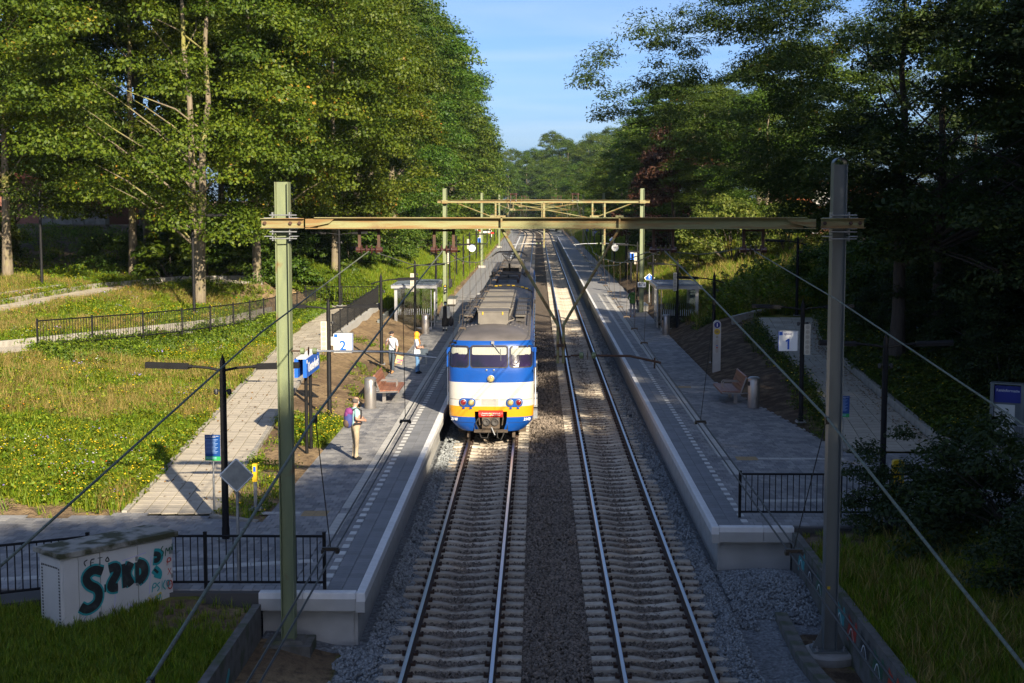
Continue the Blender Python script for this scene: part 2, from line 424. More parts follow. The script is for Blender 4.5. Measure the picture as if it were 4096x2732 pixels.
for x, y in [(7.5, 53.5), (8.0, 49), (8.4, 45), (8.85, 41.3), (6, 33), (9, 33), (12, 33), (14.5, 33), (7, 37), (10.5, 37), (14.4, 38), (13, 41.5), (10, 41), (14.5, 31.8), (6.5, 31.9), (10, 31.9)]: P(x, y, .69)
for x, y, z in [(5.8, 31.4, .6), (5.8, 28, .55), (5.8, 24, .5), (5.8, 19, .5), (5.8, 14, .5), (8, 20, 1.05), (12, 20, 1.9), (8, 25, .95), (8.5, 29.5, .9), (12, 29.5, 1.5), (16, 30, 2.3), (16, 20, 3), (24, 25, 5), (16.5, 36, 2.0), (16.5, 42, 2.0)]: P(x, y, z)
for y in (43, 46, 49, 52, 56, 60, 64, 68, 72):
    P(float(xlR(y)), y, float(zpR(y)) - .06); P(float(xrR(y)), y, float(zpR(y)) - .06); P(float(xrR(y)) + .35, y, float(zpR(y)) + .22)
for x, y, z in [(13.2, 46, 1.7), (13.5, 54, 2.0), (13.8, 62, 2.4), (17, 52, 3.2), (17, 62, 3.6), (22, 48, 4.8), (24, 62, 5.2), (9.2, 56, 1.35), (8.9, 62, 1.35), (8.8, 68, 1.6), (9.2, 73, 2.0), (8.6, 78, 1.5), (10.5, 78, 2.4), (13, 80, 3.5), (17, 80, 4.6), (11, 90, 2.7),
                (16, 100, 5.0), (9.5, 100, 1.9), (12, 118, 3.3), (16, 120, 5.0), (9.5, 120, 1.9), (20, 90, 5.2), (26, 100, 5.8), (28, 80, 5.6), (40, 60, 6), (40, 100, 6), (40, 30, 6), (16, 135, 5.1), (28, 135, 5.8), (40, 135, 6), (14, 73, 2.6), (17, 73, 3.9)]: P(x, y, z)
PT = np.array(pts)
def solve(p):
    d = np.hypot(p[:, None, 0] - p[None, :, 0], p[:, None, 1] - p[None, :, 1])
    A = np.zeros((len(p) + 3, len(p) + 3)); A[:-3, :-3] = d + np.eye(len(p)) * 1e-3
    A[:-3, -3:] = np.c_[np.ones(len(p)), p[:, :2]]; A[-3:, :-3] = A[:-3, -3:].T
    return p, np.linalg.solve(A, np.r_[p[:, 2], 0, 0, 0])
RBL, RBR = solve(PT[:NL]), solve(PT[NL:])
def rbf(S, x, y):
    p, w = S; z = w[-3] + w[-2] * x + w[-1] * y
    for i in range(len(p)): z = z + w[i] * np.hypot(x - p[i, 0], y - p[i, 1])
    return z
def tx(y):                                                      # the line bends to the left far away
    y = np.asarray(y, float); return -np.clip(y - 330, 0, None) ** 2 / 1500.0
def height(x, y):
    x = np.asarray(x, float); y = np.asarray(y, float)
    xs = x - tx(y)
    capL = 5.2 + np.clip(-xs - 15, 0, 60) * .02; capR = 5.2 + np.clip(xs - 15, 0, 60) * .02
    far = np.where(xs < 0, np.minimum(.70 + .5 * np.clip(LB - xs, 0, None), capL), np.minimum(.70 + .5 * np.clip(xs - 7.05, 0, None), capR))
    far = far + (fbm(x * .12, y * .12, 3) - .5) * np.clip(np.abs(xs) - 8, 0, 8) * .12
    near = np.where(x < 0, rbf(RBL, np.clip(x, -45, 0), y), rbf(RBR, np.clip(x, 0, 45), y))
    w = sstep(112, 132, y) + sstep(36, 44, np.abs(x)) + (1 - sstep(8, 16, y))
    w = np.clip(w, 0, 1)
    z = near * (1 - w) + far * w
    z = z + (fbm(x * .7, y * .7, 11) - .47) * .10 * sstep(0, 1.2, np.abs(z - .7))
    # track bed
    left_edge = np.where(y < 26.02, -5.08, LB + .05); right_edge = np.where(y < 31.7, 5.72, 6.95)
    bed = (xs > left_edge) & (xs < right_edge)
    zb = -.33 + np.where((xs > 3.95) & (y < 34), .32 * np.exp(-((x - 5.0) / 1.0) ** 2 - ((y - 30.2) / 1.6) ** 2), 0)
    zb = np.where((xs > -5.1) & (xs < -3.2) & (y < 28), -.33 + .28 * sstep(-3.6, -4.9, x), zb)
    zb = np.where((y > 300) | (y < 26) & (xs < 3), zb, zb)
    z = np.where(bed, zb, z)
    def cap(m_, zc): return np.where(m_, np.minimum(z, zc), z)
    z = cap((x > xl1(y) - .1) & (x < xr1(y) + .1) & (y > 32.8) & (y < 84), zp1(y) - .12)
    z = cap((x > xlR(y) - .1) & (x < xrR(y) + .15) & (y > 41.3) & (y < 72.3), zpR(y) - .12)
    z = cap(inpoly(x, y, [p[:2] for p in R2] + [p[:2] for p in R2B[::-1]]), np.interp(y, [39, 51.5, 58.5, 66, 74, 82], [3.0, 2.65, 2.48, 2.3, 2.1, 1.9]) - .12)
    z = cap(inpoly(x, y, [p[:2] for p in R3A] + [p[:2] for p in R3B[::-1]]), np.interp(y, [46, 58, 66, 73, 77.5, 79], [3.15, 3.2, 3.3, 3.4, 3.5, 3.5]) - .10)
    return z

def grid_axis(dense, extra):
    return np.unique(np.round(np.concatenate([dense, extra]), 3))
gx = grid_axis(np.arange(-26, 20.01, .42), np.r_[np.array([-6.3, -6.16, -6.05, -5.17, -5.04, -3.1, 3.85, 5.66, 5.78, 6.9, 7.04]), -26 - np.cumsum(np.linspace(.6, 26, 26)), 20 + np.cumsum(np.linspace(.6, 26, 26))])
gy = grid_axis(np.arange(12, 92, .42), np.r_[np.array([26.0, 26.06, 31.68, 31.74]), 92 + np.cumsum(np.linspace(.6, 4, 60)), 92 + 138 + np.cumsum(np.linspace(5, 60, 26)), 12 - np.cumsum(np.linspace(.8, 20, 16))])
GX, GY = np.meshgrid(gx, gy)
GZ = height(GX, GY)
soil_n = fbm(GX * .25, GY * .25, 5)
# share of grass cover: 0 bare soil, 1 grass
def cover(x, y):
    x = np.asarray(x, float); y = np.asarray(y, float)
    c = np.ones(x.shape)
    n = fbm(x * .35, y * .35, 21); n2 = fbm(x * 1.1, y * 1.1, 22)
    # left bed between ramp and platform: bare sand towards the ramp wall, weeds in patches
    bed = (x > xr1(y) - .1) & (x < LB + .1) & (y > 32) & (y < 84)
    c = np.where(bed, np.clip((n - .42) * 5, 0, 1) * np.where(y > 50, .22, .9), c)
    c = np.where(bed & (y < 37), .25, c)
    # bare strip between the plaza and the meadow
    strip = (x < -9.3) & (y > 32) & (y < 33.0 + 1.6 * n2 + .0) & (x > -16)
    c = np.where(strip, .05, c)
    mead = (x < xl1(y)) & (x > -24) & (y > 33) & (y < 66)
    c = np.where(mead & ~strip, np.clip(1.2 - 1.6 * np.clip(fbm(x * .5 + 9, y * .5, 31) - .50, 0, 1) * 5, .05, 1), c)
    # bare slope under the left trees
    c = np.where((x < -17) & (y > 78) & (y < 104), np.clip((n - .5) * 4, 0, .8), c)
    c = np.where((x < -13) & (x > -17.5) & (y > 74) & (y < 84), .2, c)
    # right: soil by the platform, weeds next to the ramp
    rb = (x > 7.0) & (x < xlR(y)) & (y > 41) & (y < 76)
    c = np.where(rb, np.clip((x - (xlR(y) - 1.1)) * .9, 0, 1) * np.clip((n - .36) * 3, 0, .8), c)
    c = np.where((x > 7) & (x < 11) & (y > 74) & (y < 130), np.clip((x - 8.0) * .45, 0, 1) * (.4 + n), c)
    c = np.where((x > 5.7) & (x < 12) & (y > 30) & (y < 31.8), .1, c)
    c = np.where((x < -5) & (x > -6.9) & (y > 24.6) & (y < 26.1), .15, c)
    c = np.where((x < LB) & (x > LB - 1.2) & (y > 84), np.clip(.2 + (LB - x) * .5, 0, 1), c)
    c = np.where(((x < -14) & (y > 84)) | ((x > 13) & (y > 84)) | (np.abs(x) > 26), .25 * n + .1, c)
    c = np.where((x < -3.4) & (x > -5.1) & (y < 26.2), .08, c)
    c = np.where((x > 4.85) & (x < 5.7) & (y < 27.6), .3 * (n2 > .5), c)
    return np.clip(c, 0, 1)
ny, nx = GX.shape
tme = bpy.data.meshes.new('ground')
V = np.c_[GX.ravel(), GY.ravel(), GZ.ravel()]
idx = np.arange(nx * ny).reshape(ny, nx)
Q = np.stack([idx[:-1, :-1], idx[:-1, 1:], idx[1:, 1:], idx[1:, :-1]], -1).reshape(-1, 4)
tme.vertices.add(len(V)); tme.vertices.foreach_set('co', V.ravel())
tme.loops.add(Q.size); tme.loops.foreach_set('vertex_index', Q.ravel())
tme.polygons.add(len(Q)); tme.polygons.foreach_set('loop_start', np.arange(0, Q.size, 4)); tme.polygons.foreach_set('loop_total', np.full(len(Q), 4))
at = tme.attributes.new('cover', 'FLOAT', 'POINT'); at.data.foreach_set('value', cover(GX, GY).ravel().astype(np.float32))
bedm = ((GX - tx(GY) > np.where(GY < 26.03, -5.1, -6.1)) & (GX - tx(GY) < np.where(GY < 31.7, 5.7, 7.0))).astype(np.float32)
bedm[(GX < -3.55) & (GX > -5.1) & (GY < 26.03)] = 0
bedm[(GX > 4.95) & (GX < 5.7) & (GY < 27.4)] = 0
at = tme.attributes.new('bed', 'FLOAT', 'POINT'); at.data.foreach_set('value', bedm.ravel())
tme.update(calc_edges=True); tme.validate()

def ground_mat():
    m = bpy.data.materials.new('ground_soil_and_ballast'); m.use_nodes = True
    N, L = m.node_tree.nodes, m.node_tree.links
    b = N['Principled BSDF']; b.inputs['Roughness'].default_value = .95; b.inputs['Specular IOR Level'].default_value = .15
    t = N.new('ShaderNodeTexCoord')
    def noise(s, d=5):
        n = N.new('ShaderNodeTexNoise'); n.inputs['Scale'].default_value = s; n.inputs['Detail'].default_value = d
        L.new(t.outputs['Object'], n.inputs['Vector']); return n.outputs[0]
    def mix(f, a, c, bl='MIX'):
        x = N.new('ShaderNodeMixRGB'); x.blend_type = bl
        for s, v in (('Fac', f), ('Color1', a), ('Color2', c)):
            if isinstance(v, tuple): x.inputs[s].default_value = (*v, 1)
            elif isinstance(v, float): x.inputs[s].default_value = v
            else: L.new(v, x.inputs[s])
        return x.outputs[0]
    def rng_(v, a, c):
        r = N.new('ShaderNodeMapRange'); r.inputs['From Min'].default_value = a; r.inputs['From Max'].default_value = c
        L.new(v, r.inputs[0]); return r.outputs[0]
    soil = mix(rng_(noise(.45), .4, .62), (.29, .205, .115), (.15, .10, .06))
    soil = mix(rng_(noise(6, 8), .45, .7), soil, (.10, .07, .045))
    sx_ = N.new('ShaderNodeSeparateXYZ'); L.new(t.outputs['Object'], sx_.inputs[0])
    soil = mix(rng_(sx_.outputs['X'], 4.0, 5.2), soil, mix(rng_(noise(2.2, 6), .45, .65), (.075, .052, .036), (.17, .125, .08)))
    grass = mix(rng_(noise(1.5), .4, .62), (.10, .125, .018), (.17, .15, .04))
    ca = N.new('ShaderNodeAttribute'); ca.attribute_name = 'cover'
    sh = N.new('ShaderNodeMath'); sh.operation = 'ADD'; L.new(ca.outputs['Fac'], sh.inputs[0])
    sn = N.new('ShaderNodeMapRange'); sn.inputs['To Min'].default_value = -.5; sn.inputs['To Max'].default_value = .5
    L.new(noise(4, 6), sn.inputs[0]); L.new(sn.outputs[0], sh.inputs[1])
    base = mix(rng_(sh.outputs[0], .3, .6), soil, grass)
    vo = N.new('ShaderNodeTexVoronoi'); vo.inputs['Scale'].default_value = 18; L.new(t.outputs['Object'], vo.inputs['Vector'])
    vr = N.new('ShaderNodeValToRGB'); L.new(vo.outputs['Color'], vr.inputs[0])
    vr.color_ramp.elements[0].color = (.055, .045, .038, 1); vr.color_ramp.elements[1].color = (.21, .165, .125, 1)
    # fresh blue-grey stone beside the platforms, brown dusty stone between and under the tracks
    sp = N.new('ShaderNodeSeparateXYZ'); L.new(t.outputs['Object'], sp.inputs[0])
    fresh = N.new('ShaderNodeMath'); fresh.operation = 'GREATER_THAN'; fresh.inputs[1].default_value = 3.2; 
    ab = N.new('ShaderNodeMath'); ab.operation = 'SUBTRACT'; ab.inputs[1].default_value = .36; L.new(sp.outputs['X'], ab.inputs[0])
    aa = N.new('ShaderNodeMath'); aa.operation = 'ABSOLUTE'; L.new(ab.outputs[0], aa.inputs[0]); 
    fr = rng_(aa.outputs[0], 2.75, 3.15)
    vr2 = N.new('ShaderNodeValToRGB'); L.new(vo.outputs['Color'], vr2.inputs[0])
    vr2.color_ramp.elements[0].color = (.10, .105, .11, 1); vr2.color_ramp.elements[1].color = (.28, .295, .31, 1)
    bal = mix(fr, vr.outputs[0], vr2.outputs[0])
    ba = N.new('ShaderNodeAttribute'); ba.attribute_name = 'bed'
    col = mix(rng_(ba.outputs['Fac'], .4, .6), base, bal)
    L.new(col, b.inputs['Base Color'])
    bp = N.new('ShaderNodeBump'); bp.inputs['Strength'].default_value = .7; bp.inputs['Distance'].default_value = .05
    hm = N.new('ShaderNodeMath'); hm.operation = 'ADD'; L.new(vo.outputs['Distance'], hm.inputs[0]); L.new(noise(9, 6), hm.inputs[1])
    L.new(hm.outputs[0], bp.inputs['Height']); L.new(bp.outputs[0], b.inputs['Normal'])
    return m
tme.materials.append(ground_mat())
tme.polygons.foreach_set('use_smooth', [True] * len(tme.polygons))
ground = link('ground', tme); tag(ground, 'cutting of grass and bare soil banks with the ballasted track bed between them', kind='structure')

# ---------------------------------------------------------------- scatter by geometry nodes
def scatter(name, P3, rot, scl, pick, sources, label=None):
    me = bpy.data.meshes.new(name)
    n = len(P3)
    me.vertices.add(n); me.vertices.foreach_set('co', np.asarray(P3, np.float32).ravel())
    a = me.attributes.new('rot', 'FLOAT_VECTOR', 'POINT'); a.data.foreach_set('vector', np.asarray(rot, np.float32).ravel())
    a = me.attributes.new('scl', 'FLOAT', 'POINT'); a.data.foreach_set('value', np.asarray(scl, np.float32))
    a = me.attributes.new('pick', 'INT', 'POINT'); a.data.foreach_set('value', np.asarray(pick, np.int32))
    o = link(name, me); o['kind'] = 'stuff'
    if label: o['label'] = label
    g = bpy.data.node_groups.new(name, 'GeometryNodeTree')
    g.interface.new_socket('Geometry', in_out='INPUT', socket_type='NodeSocketGeometry')
    g.interface.new_socket('Geometry', in_out='OUTPUT', socket_type='NodeSocketGeometry')
    N, L = g.nodes, g.links
    gi = N.new('NodeGroupInput'); go = N.new('NodeGroupOutput')
    ip = N.new('GeometryNodeInstanceOnPoints'); ip.inputs['Pick Instance'].default_value = True
    jn = N.new('GeometryNodeJoinGeometry')
    for s in reversed(sources):
        oi = N.new('GeometryNodeObjectInfo'); oi.inputs['Object'].default_value = s; oi.inputs['As Instance'].default_value = True
        L.new(oi.outputs['Geometry'], jn.inputs[0])
    def named(nm, dt):
        x = N.new('GeometryNodeInputNamedAttribute'); x.data_type = dt; x.inputs['Name'].default_value = nm; return x.outputs[0]
    L.new(gi.outputs[0], ip.inputs['Points']); L.new(jn.outputs[0], ip.inputs['Instance'])
    L.new(named('pick', 'INT'), ip.inputs['Instance Index']); L.new(named('rot', 'FLOAT_VECTOR'), ip.inputs['Rotation']); L.new(named('scl', 'FLOAT'), ip.inputs['Scale'])
    L.new(ip.outputs[0], go.inputs[0])
    md = o.modifiers.new('scatter', 'NODES'); md.node_group = g
    return o

# ---------------------------------------------------------------- ballast stones
def stone_mesh(name, m, seed):
    r = random.Random(seed); mb = MB()
    t = (1 + 5 ** .5) / 2
    vs = [(-1, t, 0), (1, t, 0), (-1, -t, 0), (1, -t, 0), (0, -1, t), (0, 1, t), (0, -1, -t), (0, 1, -t), (t, 0, -1), (t, 0, 1), (-t, 0, -1), (-t, 0, 1)]
    fs = [(0, 11, 5), (0, 5, 1), (0, 1, 7), (0, 7, 10), (0, 10, 11), (1, 5, 9), (5, 11, 4), (11, 10, 2), (10, 7, 6), (7, 1, 8), (3, 9, 4), (3, 4, 2), (3, 2, 6), (3, 6, 8), (3, 8, 9), (4, 9, 5), (2, 4, 11), (6, 2, 10), (8, 6, 7), (9, 8, 1)]
    mb.add([(x * .5 * r.uniform(.7, 1.25), y * .42 * r.uniform(.7, 1.25), z * .34 * r.uniform(.7, 1.25)) for x, y, z in vs], fs)
    return bpy.data.objects.new(name, mb.mesh(name, m))
def sample_rect(x0, x1, y0, y1, dens):
    n = int((x1 - x0) * (y1 - y0) * dens)
    return rng.uniform(x0, x1, n), rng.uniform(y0, y1, n)
old_src = [stone_mesh('ballast_stone', M['stone_old'], i) for i in range(4)]
new_src = [stone_mesh('ballast_stone_fresh', M['stone_new'], 10 + i) for i in range(4)]
def ballast_z(x, y):
    d = np.minimum(np.abs(x + 1.51), np.abs(x - 2.24))
    z = -.275 + .035 * sstep(1.2, 1.6, d) - .05 * sstep(1.5, 1.9, d)
    rail = np.minimum(np.abs(d - .75), 1)
    z = np.where(rail < .13, -.29, z)
    return z
xs_, ys_ = [], []
for (y0, y1, dn) in [(21, 34, 520), (34, 46, 300), (46, 64, 150), (64, 90, 60)]:
    a, b_ = sample_rect(-3.1, 3.85, y0, y1, dn); xs_.append(a); ys_.append(b_)
bx, by = np.concatenate(xs_), np.concatenate(ys_)
side = np.abs(bx - .36) + (vnoise(bx * 2, by * 2, 9) - .5) * .5
fresh = (side > 2.95)
bz = ballast_z(bx, by) + rng.uniform(-.012, .02, len(bx))
mid = np.abs(bx - .36) < .75
bz = np.where(fresh, -.25 + .10 * sstep(2.9, 3.4, side), bz)
def scat_stones(name, x, y, z, srcs, s0, s1, label):
    n = len(x); sc = rng.uniform(s0, s1, n) * (1 + np.clip(y - 34, 0, 60) * .012)
    scatter(name, np.c_[x, y, z], rng.uniform(0, 6.28, (n, 3)), sc, rng.integers(0, len(srcs), n), srcs, label)
scat_stones('brown_ballast_gravel', bx[~fresh], by[~fresh], bz[~fresh], old_src, .022, .048, 'brown ballast stones under and between the two tracks')
hx, hy = sample_rect(3.8, 5.66, 23, 31.7, 420)
k = hy > 26.5 - (hx - 3.8) * .2 + vnoise(hx, hy, 4) * 1.5
k &= (hx < 4.3) | (hy > 28.2 + (vnoise(hx * 1.5, hy * 1.5, 8) - .5) * 1.2)
hx, hy = hx[k], hy[k]
lx, ly = sample_rect(-4.2, -3.1, 21, 26, 420)
k = lx > -3.55 + (vnoise(lx * 2, ly * 2, 6) - .5) * .8; lx, ly = lx[k], ly[k]
fx = np.r_[bx[fresh], hx, lx]; fy = np.r_[by[fresh], hy, ly]
fz = np.r_[bz[fresh], height(hx, hy) + .03, np.full(len(lx), -.2)]
scat_stones('fresh_ballast_gravel', fx, fy, fz, new_src, .022, .046, 'fresh blue grey ballast heaped along the platform walls')

# ---------------------------------------------------------------- railway tracks
def sleeper_mesh():
    mb = MB()
    prof = [(-1.25, -.205), (-1.0, -.195), (-.62, -.18), (-.45, -.195), (-.18, -.235), (.18, -.235), (.45, -.195), (.62, -.18), (1.0, -.195), (1.25, -.205)]
    vs, fs = [], []
    for x, z in prof:
        wt = .105 if abs(x) > .4 else .085
        vs += [(x, -wt - .03, -.36), (x, -wt, z - .012), (x, -wt + .02, z), (x, wt - .02, z), (x, wt, z - .012), (x, wt + .03, -.36)]
    for i in range(len(prof) - 1):
        for k_ in range(5): fs.append((i * 6 + k_, (i + 1) * 6 + k_, (i + 1) * 6 + k_ + 1, i * 6 + k_ + 1))
    fs += [(0, 1, 2, 3, 4, 5), tuple(range(len(vs) - 1, len(vs) - 7, -1))]
    return mb.add(vs, fs)
SM = sleeper_mesh()
sleeper_me = SM.mesh('sleeper', M['sleeper'])
clip_mb = MB()
for s in (-.75, .75):
    for d in (-.1, .1): clip_mb.box((s + d, 0, -.15), (.085, .13, .05)); clip_mb.box((s + d * 1.25, 0, -.125), (.035, .05, .06))
clip_me = clip_mb.mesh('rail_clip', M['rail_side'])
def rail_mb(off, y0=6):
    prof = [(-.07, -.165), (.07, -.165), (.07, -.15), (.012, -.12), (.012, -.045), (.036, -.035), (.036, -.004), (.03, 0), (-.03, 0), (-.036, -.004), (-.036, -.035), (-.012, -.045), (-.012, -.12), (-.07, -.15)]
    ys = list(np.r_[np.linspace(y0, 330, 30), np.linspace(335, 420, 14)])
    n = len(prof); vs, fs, mi = [], [], []
    for y in ys:
        for px, pz in prof: vs.append((off + px + float(tx(y)), y, pz))
    mb = MB()
    for i in range(len(ys) - 1):
        for k_ in range(n):
            fs.append((i * n + k_, i * n + (k_ + 1) % n, (i + 1) * n + (k_ + 1) % n, (i + 1) * n + k_)); mi.append(1 if k_ in (6, 7, 8) else 0)
    mb.v = vs; mb.f = fs; mb.m = mi
    return mb
for cx, side_word in ((-1.51, 'left hand track of two, the one the train stands on'), (2.24, 'empty track beside platform one')):
    tr = thing('railway_track', None, None, (cx, 0, 0)); tr['kind'] = 'structure'; tr['label'] = side_word
    for s in (-.753, .753): rail_mb(s).build('rail', [M['rail_side'], M['rail_top']], tr)
    far = MB()
    j = 0
    for i in range(680):
        y = 19 + i * .59
        if y > 415: break
        if i < 300:
            o = link('sleeper', sleeper_me, tr, (0, y, random.uniform(-.008, .008)), R(random.uniform(-.4, .4)))
            if i < 150: link('rail_clip', clip_me, o)
        else:
            dx = float(tx(y)); far.box((dx, y, -.27), (2.5, .24, .16))
    t_ = far.build('sleepers_far', M['sleeper'], tr); t_['kind'] = 'stuff'
# ---------------------------------------------------------------- platforms and paving
def slab_body(name, poly, z0, z1, m, label=None, parent=None):
    mb = MB(); mb.prism([(x, y, z0) for x, y in poly], (0, 0, z1 - z0))
    o = mb.build(name, m, parent)
    return o
box_cache = {}
def piece_mesh(name, d, m, ch=.006):
    key = (name, tuple(round(x, 3) for x in d), m.name)
    if key not in box_cache:
        x, y, z = d[0] / 2, d[1] / 2, d[2]
        vs = [(-x, -y, -z), (x, -y, -z), (x, y, -z), (-x, y, -z), (-x, -y, -ch), (x, -y, -ch), (x, y, -ch), (-x, y, -ch),
              (-x + ch, -y + ch, 0), (x - ch, -y + ch, 0), (x - ch, y - ch, 0), (-x + ch, y - ch, 0)]
        fs = [(0, 1, 5, 4), (1, 2, 6, 5), (2, 3, 7, 6), (3, 0, 4, 7), (4, 5, 9, 8), (5, 6, 10, 9), (6, 7, 11, 10), (7, 4, 8, 11), (8, 9, 10, 11)]
        mb = MB(); mb.add(vs, fs); box_cache[key] = mb.mesh(name, m)
    return box_cache[key]
class Pieces:
    """paving pieces of one kind on one platform: the nearest as objects, the rest one joined part"""
    def __init__(s, name, parent, m, mass_m, limit): s.n, s.p, s.m, s.mm, s.lim, s.l = name, parent, m, mass_m, limit, []
    def put(s, x, y, z, d, rz=0.0, rx=0.0): s.l.append((y, x, z, d, rz, rx))
    def flush(s):
        s.l.sort(key=lambda a: a[0])
        for y, x, z, d, rz, rx in s.l[:s.lim]:
            o = link(s.n, piece_mesh(s.n, d, s.m), s.p, (x, y, z))
            o.rotation_euler = (rx + random.uniform(-.004, .004), random.uniform(-.006, .006), rz)
        if len(s.l) > s.lim:
            mb = MB(); at_ = []
            for y, x, z, d, rz, rx in s.l[s.lim:]:
                z2 = z + random.uniform(-.0025, .0025)
                c, sn = math.cos(rz), math.sin(rz)
                q = []
                for sx, sy in ((-1, -1), (1, -1), (1, 1), (-1, 1)):
                    a, b = sx * d[0] / 2, sy * d[1] / 2
                    q.append((x + a * c - b * sn, y + a * sn + b * c, z2 + b * math.tan(rx)))
                lo = [(a[0], a[1], a[2] - d[2]) for a in q]
                mb.add(lo + q, [(0, 1, 5, 4), (1, 2, 6, 5), (2, 3, 7, 6), (3, 0, 4, 7), (4, 5, 6, 7)])
                at_ += [random.random()] * 5
            o = mb.build(s.n, s.mm, s.p); a_ = o.data.attributes.new('rnd', 'FLOAT', 'FACE'); a_.data.foreach_set('value', at_); o['kind'] = 'stuff'

def platform(sign, poly, label, near_y, edge_x, end_w):
    root = thing('platform', None, None, (0, 0, 0)); root['kind'] = 'structure'; root['label'] = label
    body = slab_body('platform_core', [(max(min(x, -3.2), -99) if x < 0 else max(x, 3.92), max(y, near_y + .06) if abs(x) < 7 else y) for x, y in poly], PZ - .30, PZ - .028, M['joint'], parent=root)
    # paving further away than the separate stones
    X0, X1 = (LB, -3.15) if sign < 0 else (3.87, 7.05)
    mb = MB(); mb.box(((X0 + X1) / 2 + (.1 if sign < 0 else -.1) * 0, (110 + 285) / 2, (PZ - .6) / 2), (X1 - X0, 175, PZ + .6)); mb.build('far_paving', M['far_pave'], root)
    e = edge_x; s = sign                                        # s: away from the track
    # wall under the edge, overhanging beam and white coping
    w = MB(); w.box((e + s * .30, (near_y + .35 + 285) / 2, .05), (.24, 285 - near_y - .35, .96)); w.build('retaining_wall_panel', M['concrete_new'], root)
    w = MB(); w.box((e + s * (end_w / 2 + .1), near_y + .42, .05), (end_w - .3, .2, .96)); w.build('retaining_wall_panel', M['concrete_new'], root)
    cop_m = piece_mesh('coping_block', (.165, .99, .17), M['white_edge'], .012)
    under = piece_mesh('edge_beam', (.16, .99, .2), M['concrete_new'], .004)
    y = near_y; k = 0
    far = MB()
    while y < 284:
        if k < 130:
            link('coping_block', cop_m, root, (e + s * .083, y + .5, PZ + .004))
            if k < 60: link('edge_beam', under, root, (e + s * .09, y + .5, PZ - .168))
        else: far.box((e + s * .083, y + .5, PZ - .08), (.165, .99, .17))
        if k >= 60: far.box((e + s * .09, y + .5, PZ - .27), (.16, .99, .2))
        y += 1.0; k += 1
    far.build('coping_far', M['white_edge'], root)
    # end beam across the platform head
    x = 0
    while x < end_w - .2:
        d = min(.98, end_w - .2 - x)
        link('coping_block', piece_mesh('coping_block', (d - .01, .2, .12), M['white_edge'], .012), root, (e + s * (.17 + x + d / 2), near_y + .1, PZ + .003))
        link('edge_beam', piece_mesh('edge_beam', (d - .008, .22, .22), M['concrete_new'], .004), root, (e + s * (.17 + x + d / 2), near_y + .11, PZ - .118))
        x += d
    # edge slabs, dashes, guide strip, bricks
    T = {'slab': Pieces('edge_slab', root, M['slab'], M['slab'], 200), 'dash': Pieces('white_dash_tile', root, M['tile_white'], M['tile_white'], 90),
         'guide': Pieces('guide_tile', root, M['tile_guide'], M['tile_guide'], 140), 'brick': Pieces('paving_brick', root, M['tile'], M['tile_mass'], 300)}
    if sign < 0: dash, guide = 3.98, (4.44,)
    else: dash, guide = 4.68, (5.24,)
    d0 = dash
    cols = [(e + s * .165 + s * (.0), s * (d0 - .075)),]
    a0 = abs(e) + .165; a1 = d0 - .078
    wsl = (a1 - a0) / 2
    y = near_y + .21; r = 0
    while y < 112:
        yc = y + .15
        for c_ in range(2): T['slab'].put(s * (a0 + wsl * (c_ + .5)), yc, PZ, (wsl - .006, .294, .03))
        if r % 2: T['dash'].put(s * d0, yc, PZ + .001, (.15, .294, .03))
        else: T['brick'].put(s * d0, yc, PZ, (.15, .294, .03))
        gl = guide[0] - .135; gr = guide[0] + .135
        has_guide = (yc > (near_y + 6.6 if s < 0 else near_y + 6.8)) and not (abs(yc - (33.35 if s < 0 else 40.4)) < .25) or (s < 0 and 30.9 < yc < 33.1) or (s > 0 and 37.9 < yc < 40.1)
        if has_guide:
            T['guide'].put(s * guide[0], yc, PZ + .001, (.262, .294, .03))
        # bricks left over, running bond
        def run(x0, x1):
            off = .0 if r % 2 else .1
            x = x0 - off
            while x < x1 - .01:
                xa, xb = max(x, x0), min(x + .2, x1)
                if xb - xa > .03:
                    xc = s * (xa + xb) / 2
                    if inside(xc, yc): T['brick'].put(xc, yc, PZ, (xb - xa - .009, .29, .03))
                x += .2
        run(d0 + .075, gl if has_guide else gr)
        if has_guide: run(gr, 7.05 if s > 0 else -LB)
        else: run(gr, 7.05 if s > 0 else -LB)
        if sign > 0 and yc < 58: run(7.05, 14.5)
        if sign < 0 and yc < 33.3: run(-LB, 20)
        y += .3; r += 1
    for t in T.values(): t.flush()
    return root
def inside(x, y):
    if x < 0:
        return x > LB or bool(inpoly(np.array([x]), np.array([y]), LPLAZA)[0])
    return x < 7.05 and y > 31 or bool(inpoly(np.array([x]), np.array([y]), RPOLY)[0])
LPOLY = [(-3.16, 26.2), (-3.16, 110), (LB, 110), (LB, 32.4)] + LPLAZA[::-1][:-1][1:]
LPOLY = [(-3.16, 26.2), (-3.16, 110), (LB, 110), (LB, 32.4), (-6.25, 32.0), (-7.5, 32.6), (-9.5, 32.95), (-10.9, 32.5), (-12.3, 32.6), (-20, 33.2), (-20, 20), (-13, 22.8), (-9.9, 25.3), (-8.3, 26.15), (-6.9, 26.2)]
platL = platform(-1, LPOLY, 'platform two on the left, grey paving with a white edge and dashed line', 26.2, -3.15, 2.0)
platR = platform(1, [(min(x, 14.5), y) for x, y in RPOLY], 'platform one on the right, grey paving with a white edge and dashed line', 31.75, 3.87, 1.85)
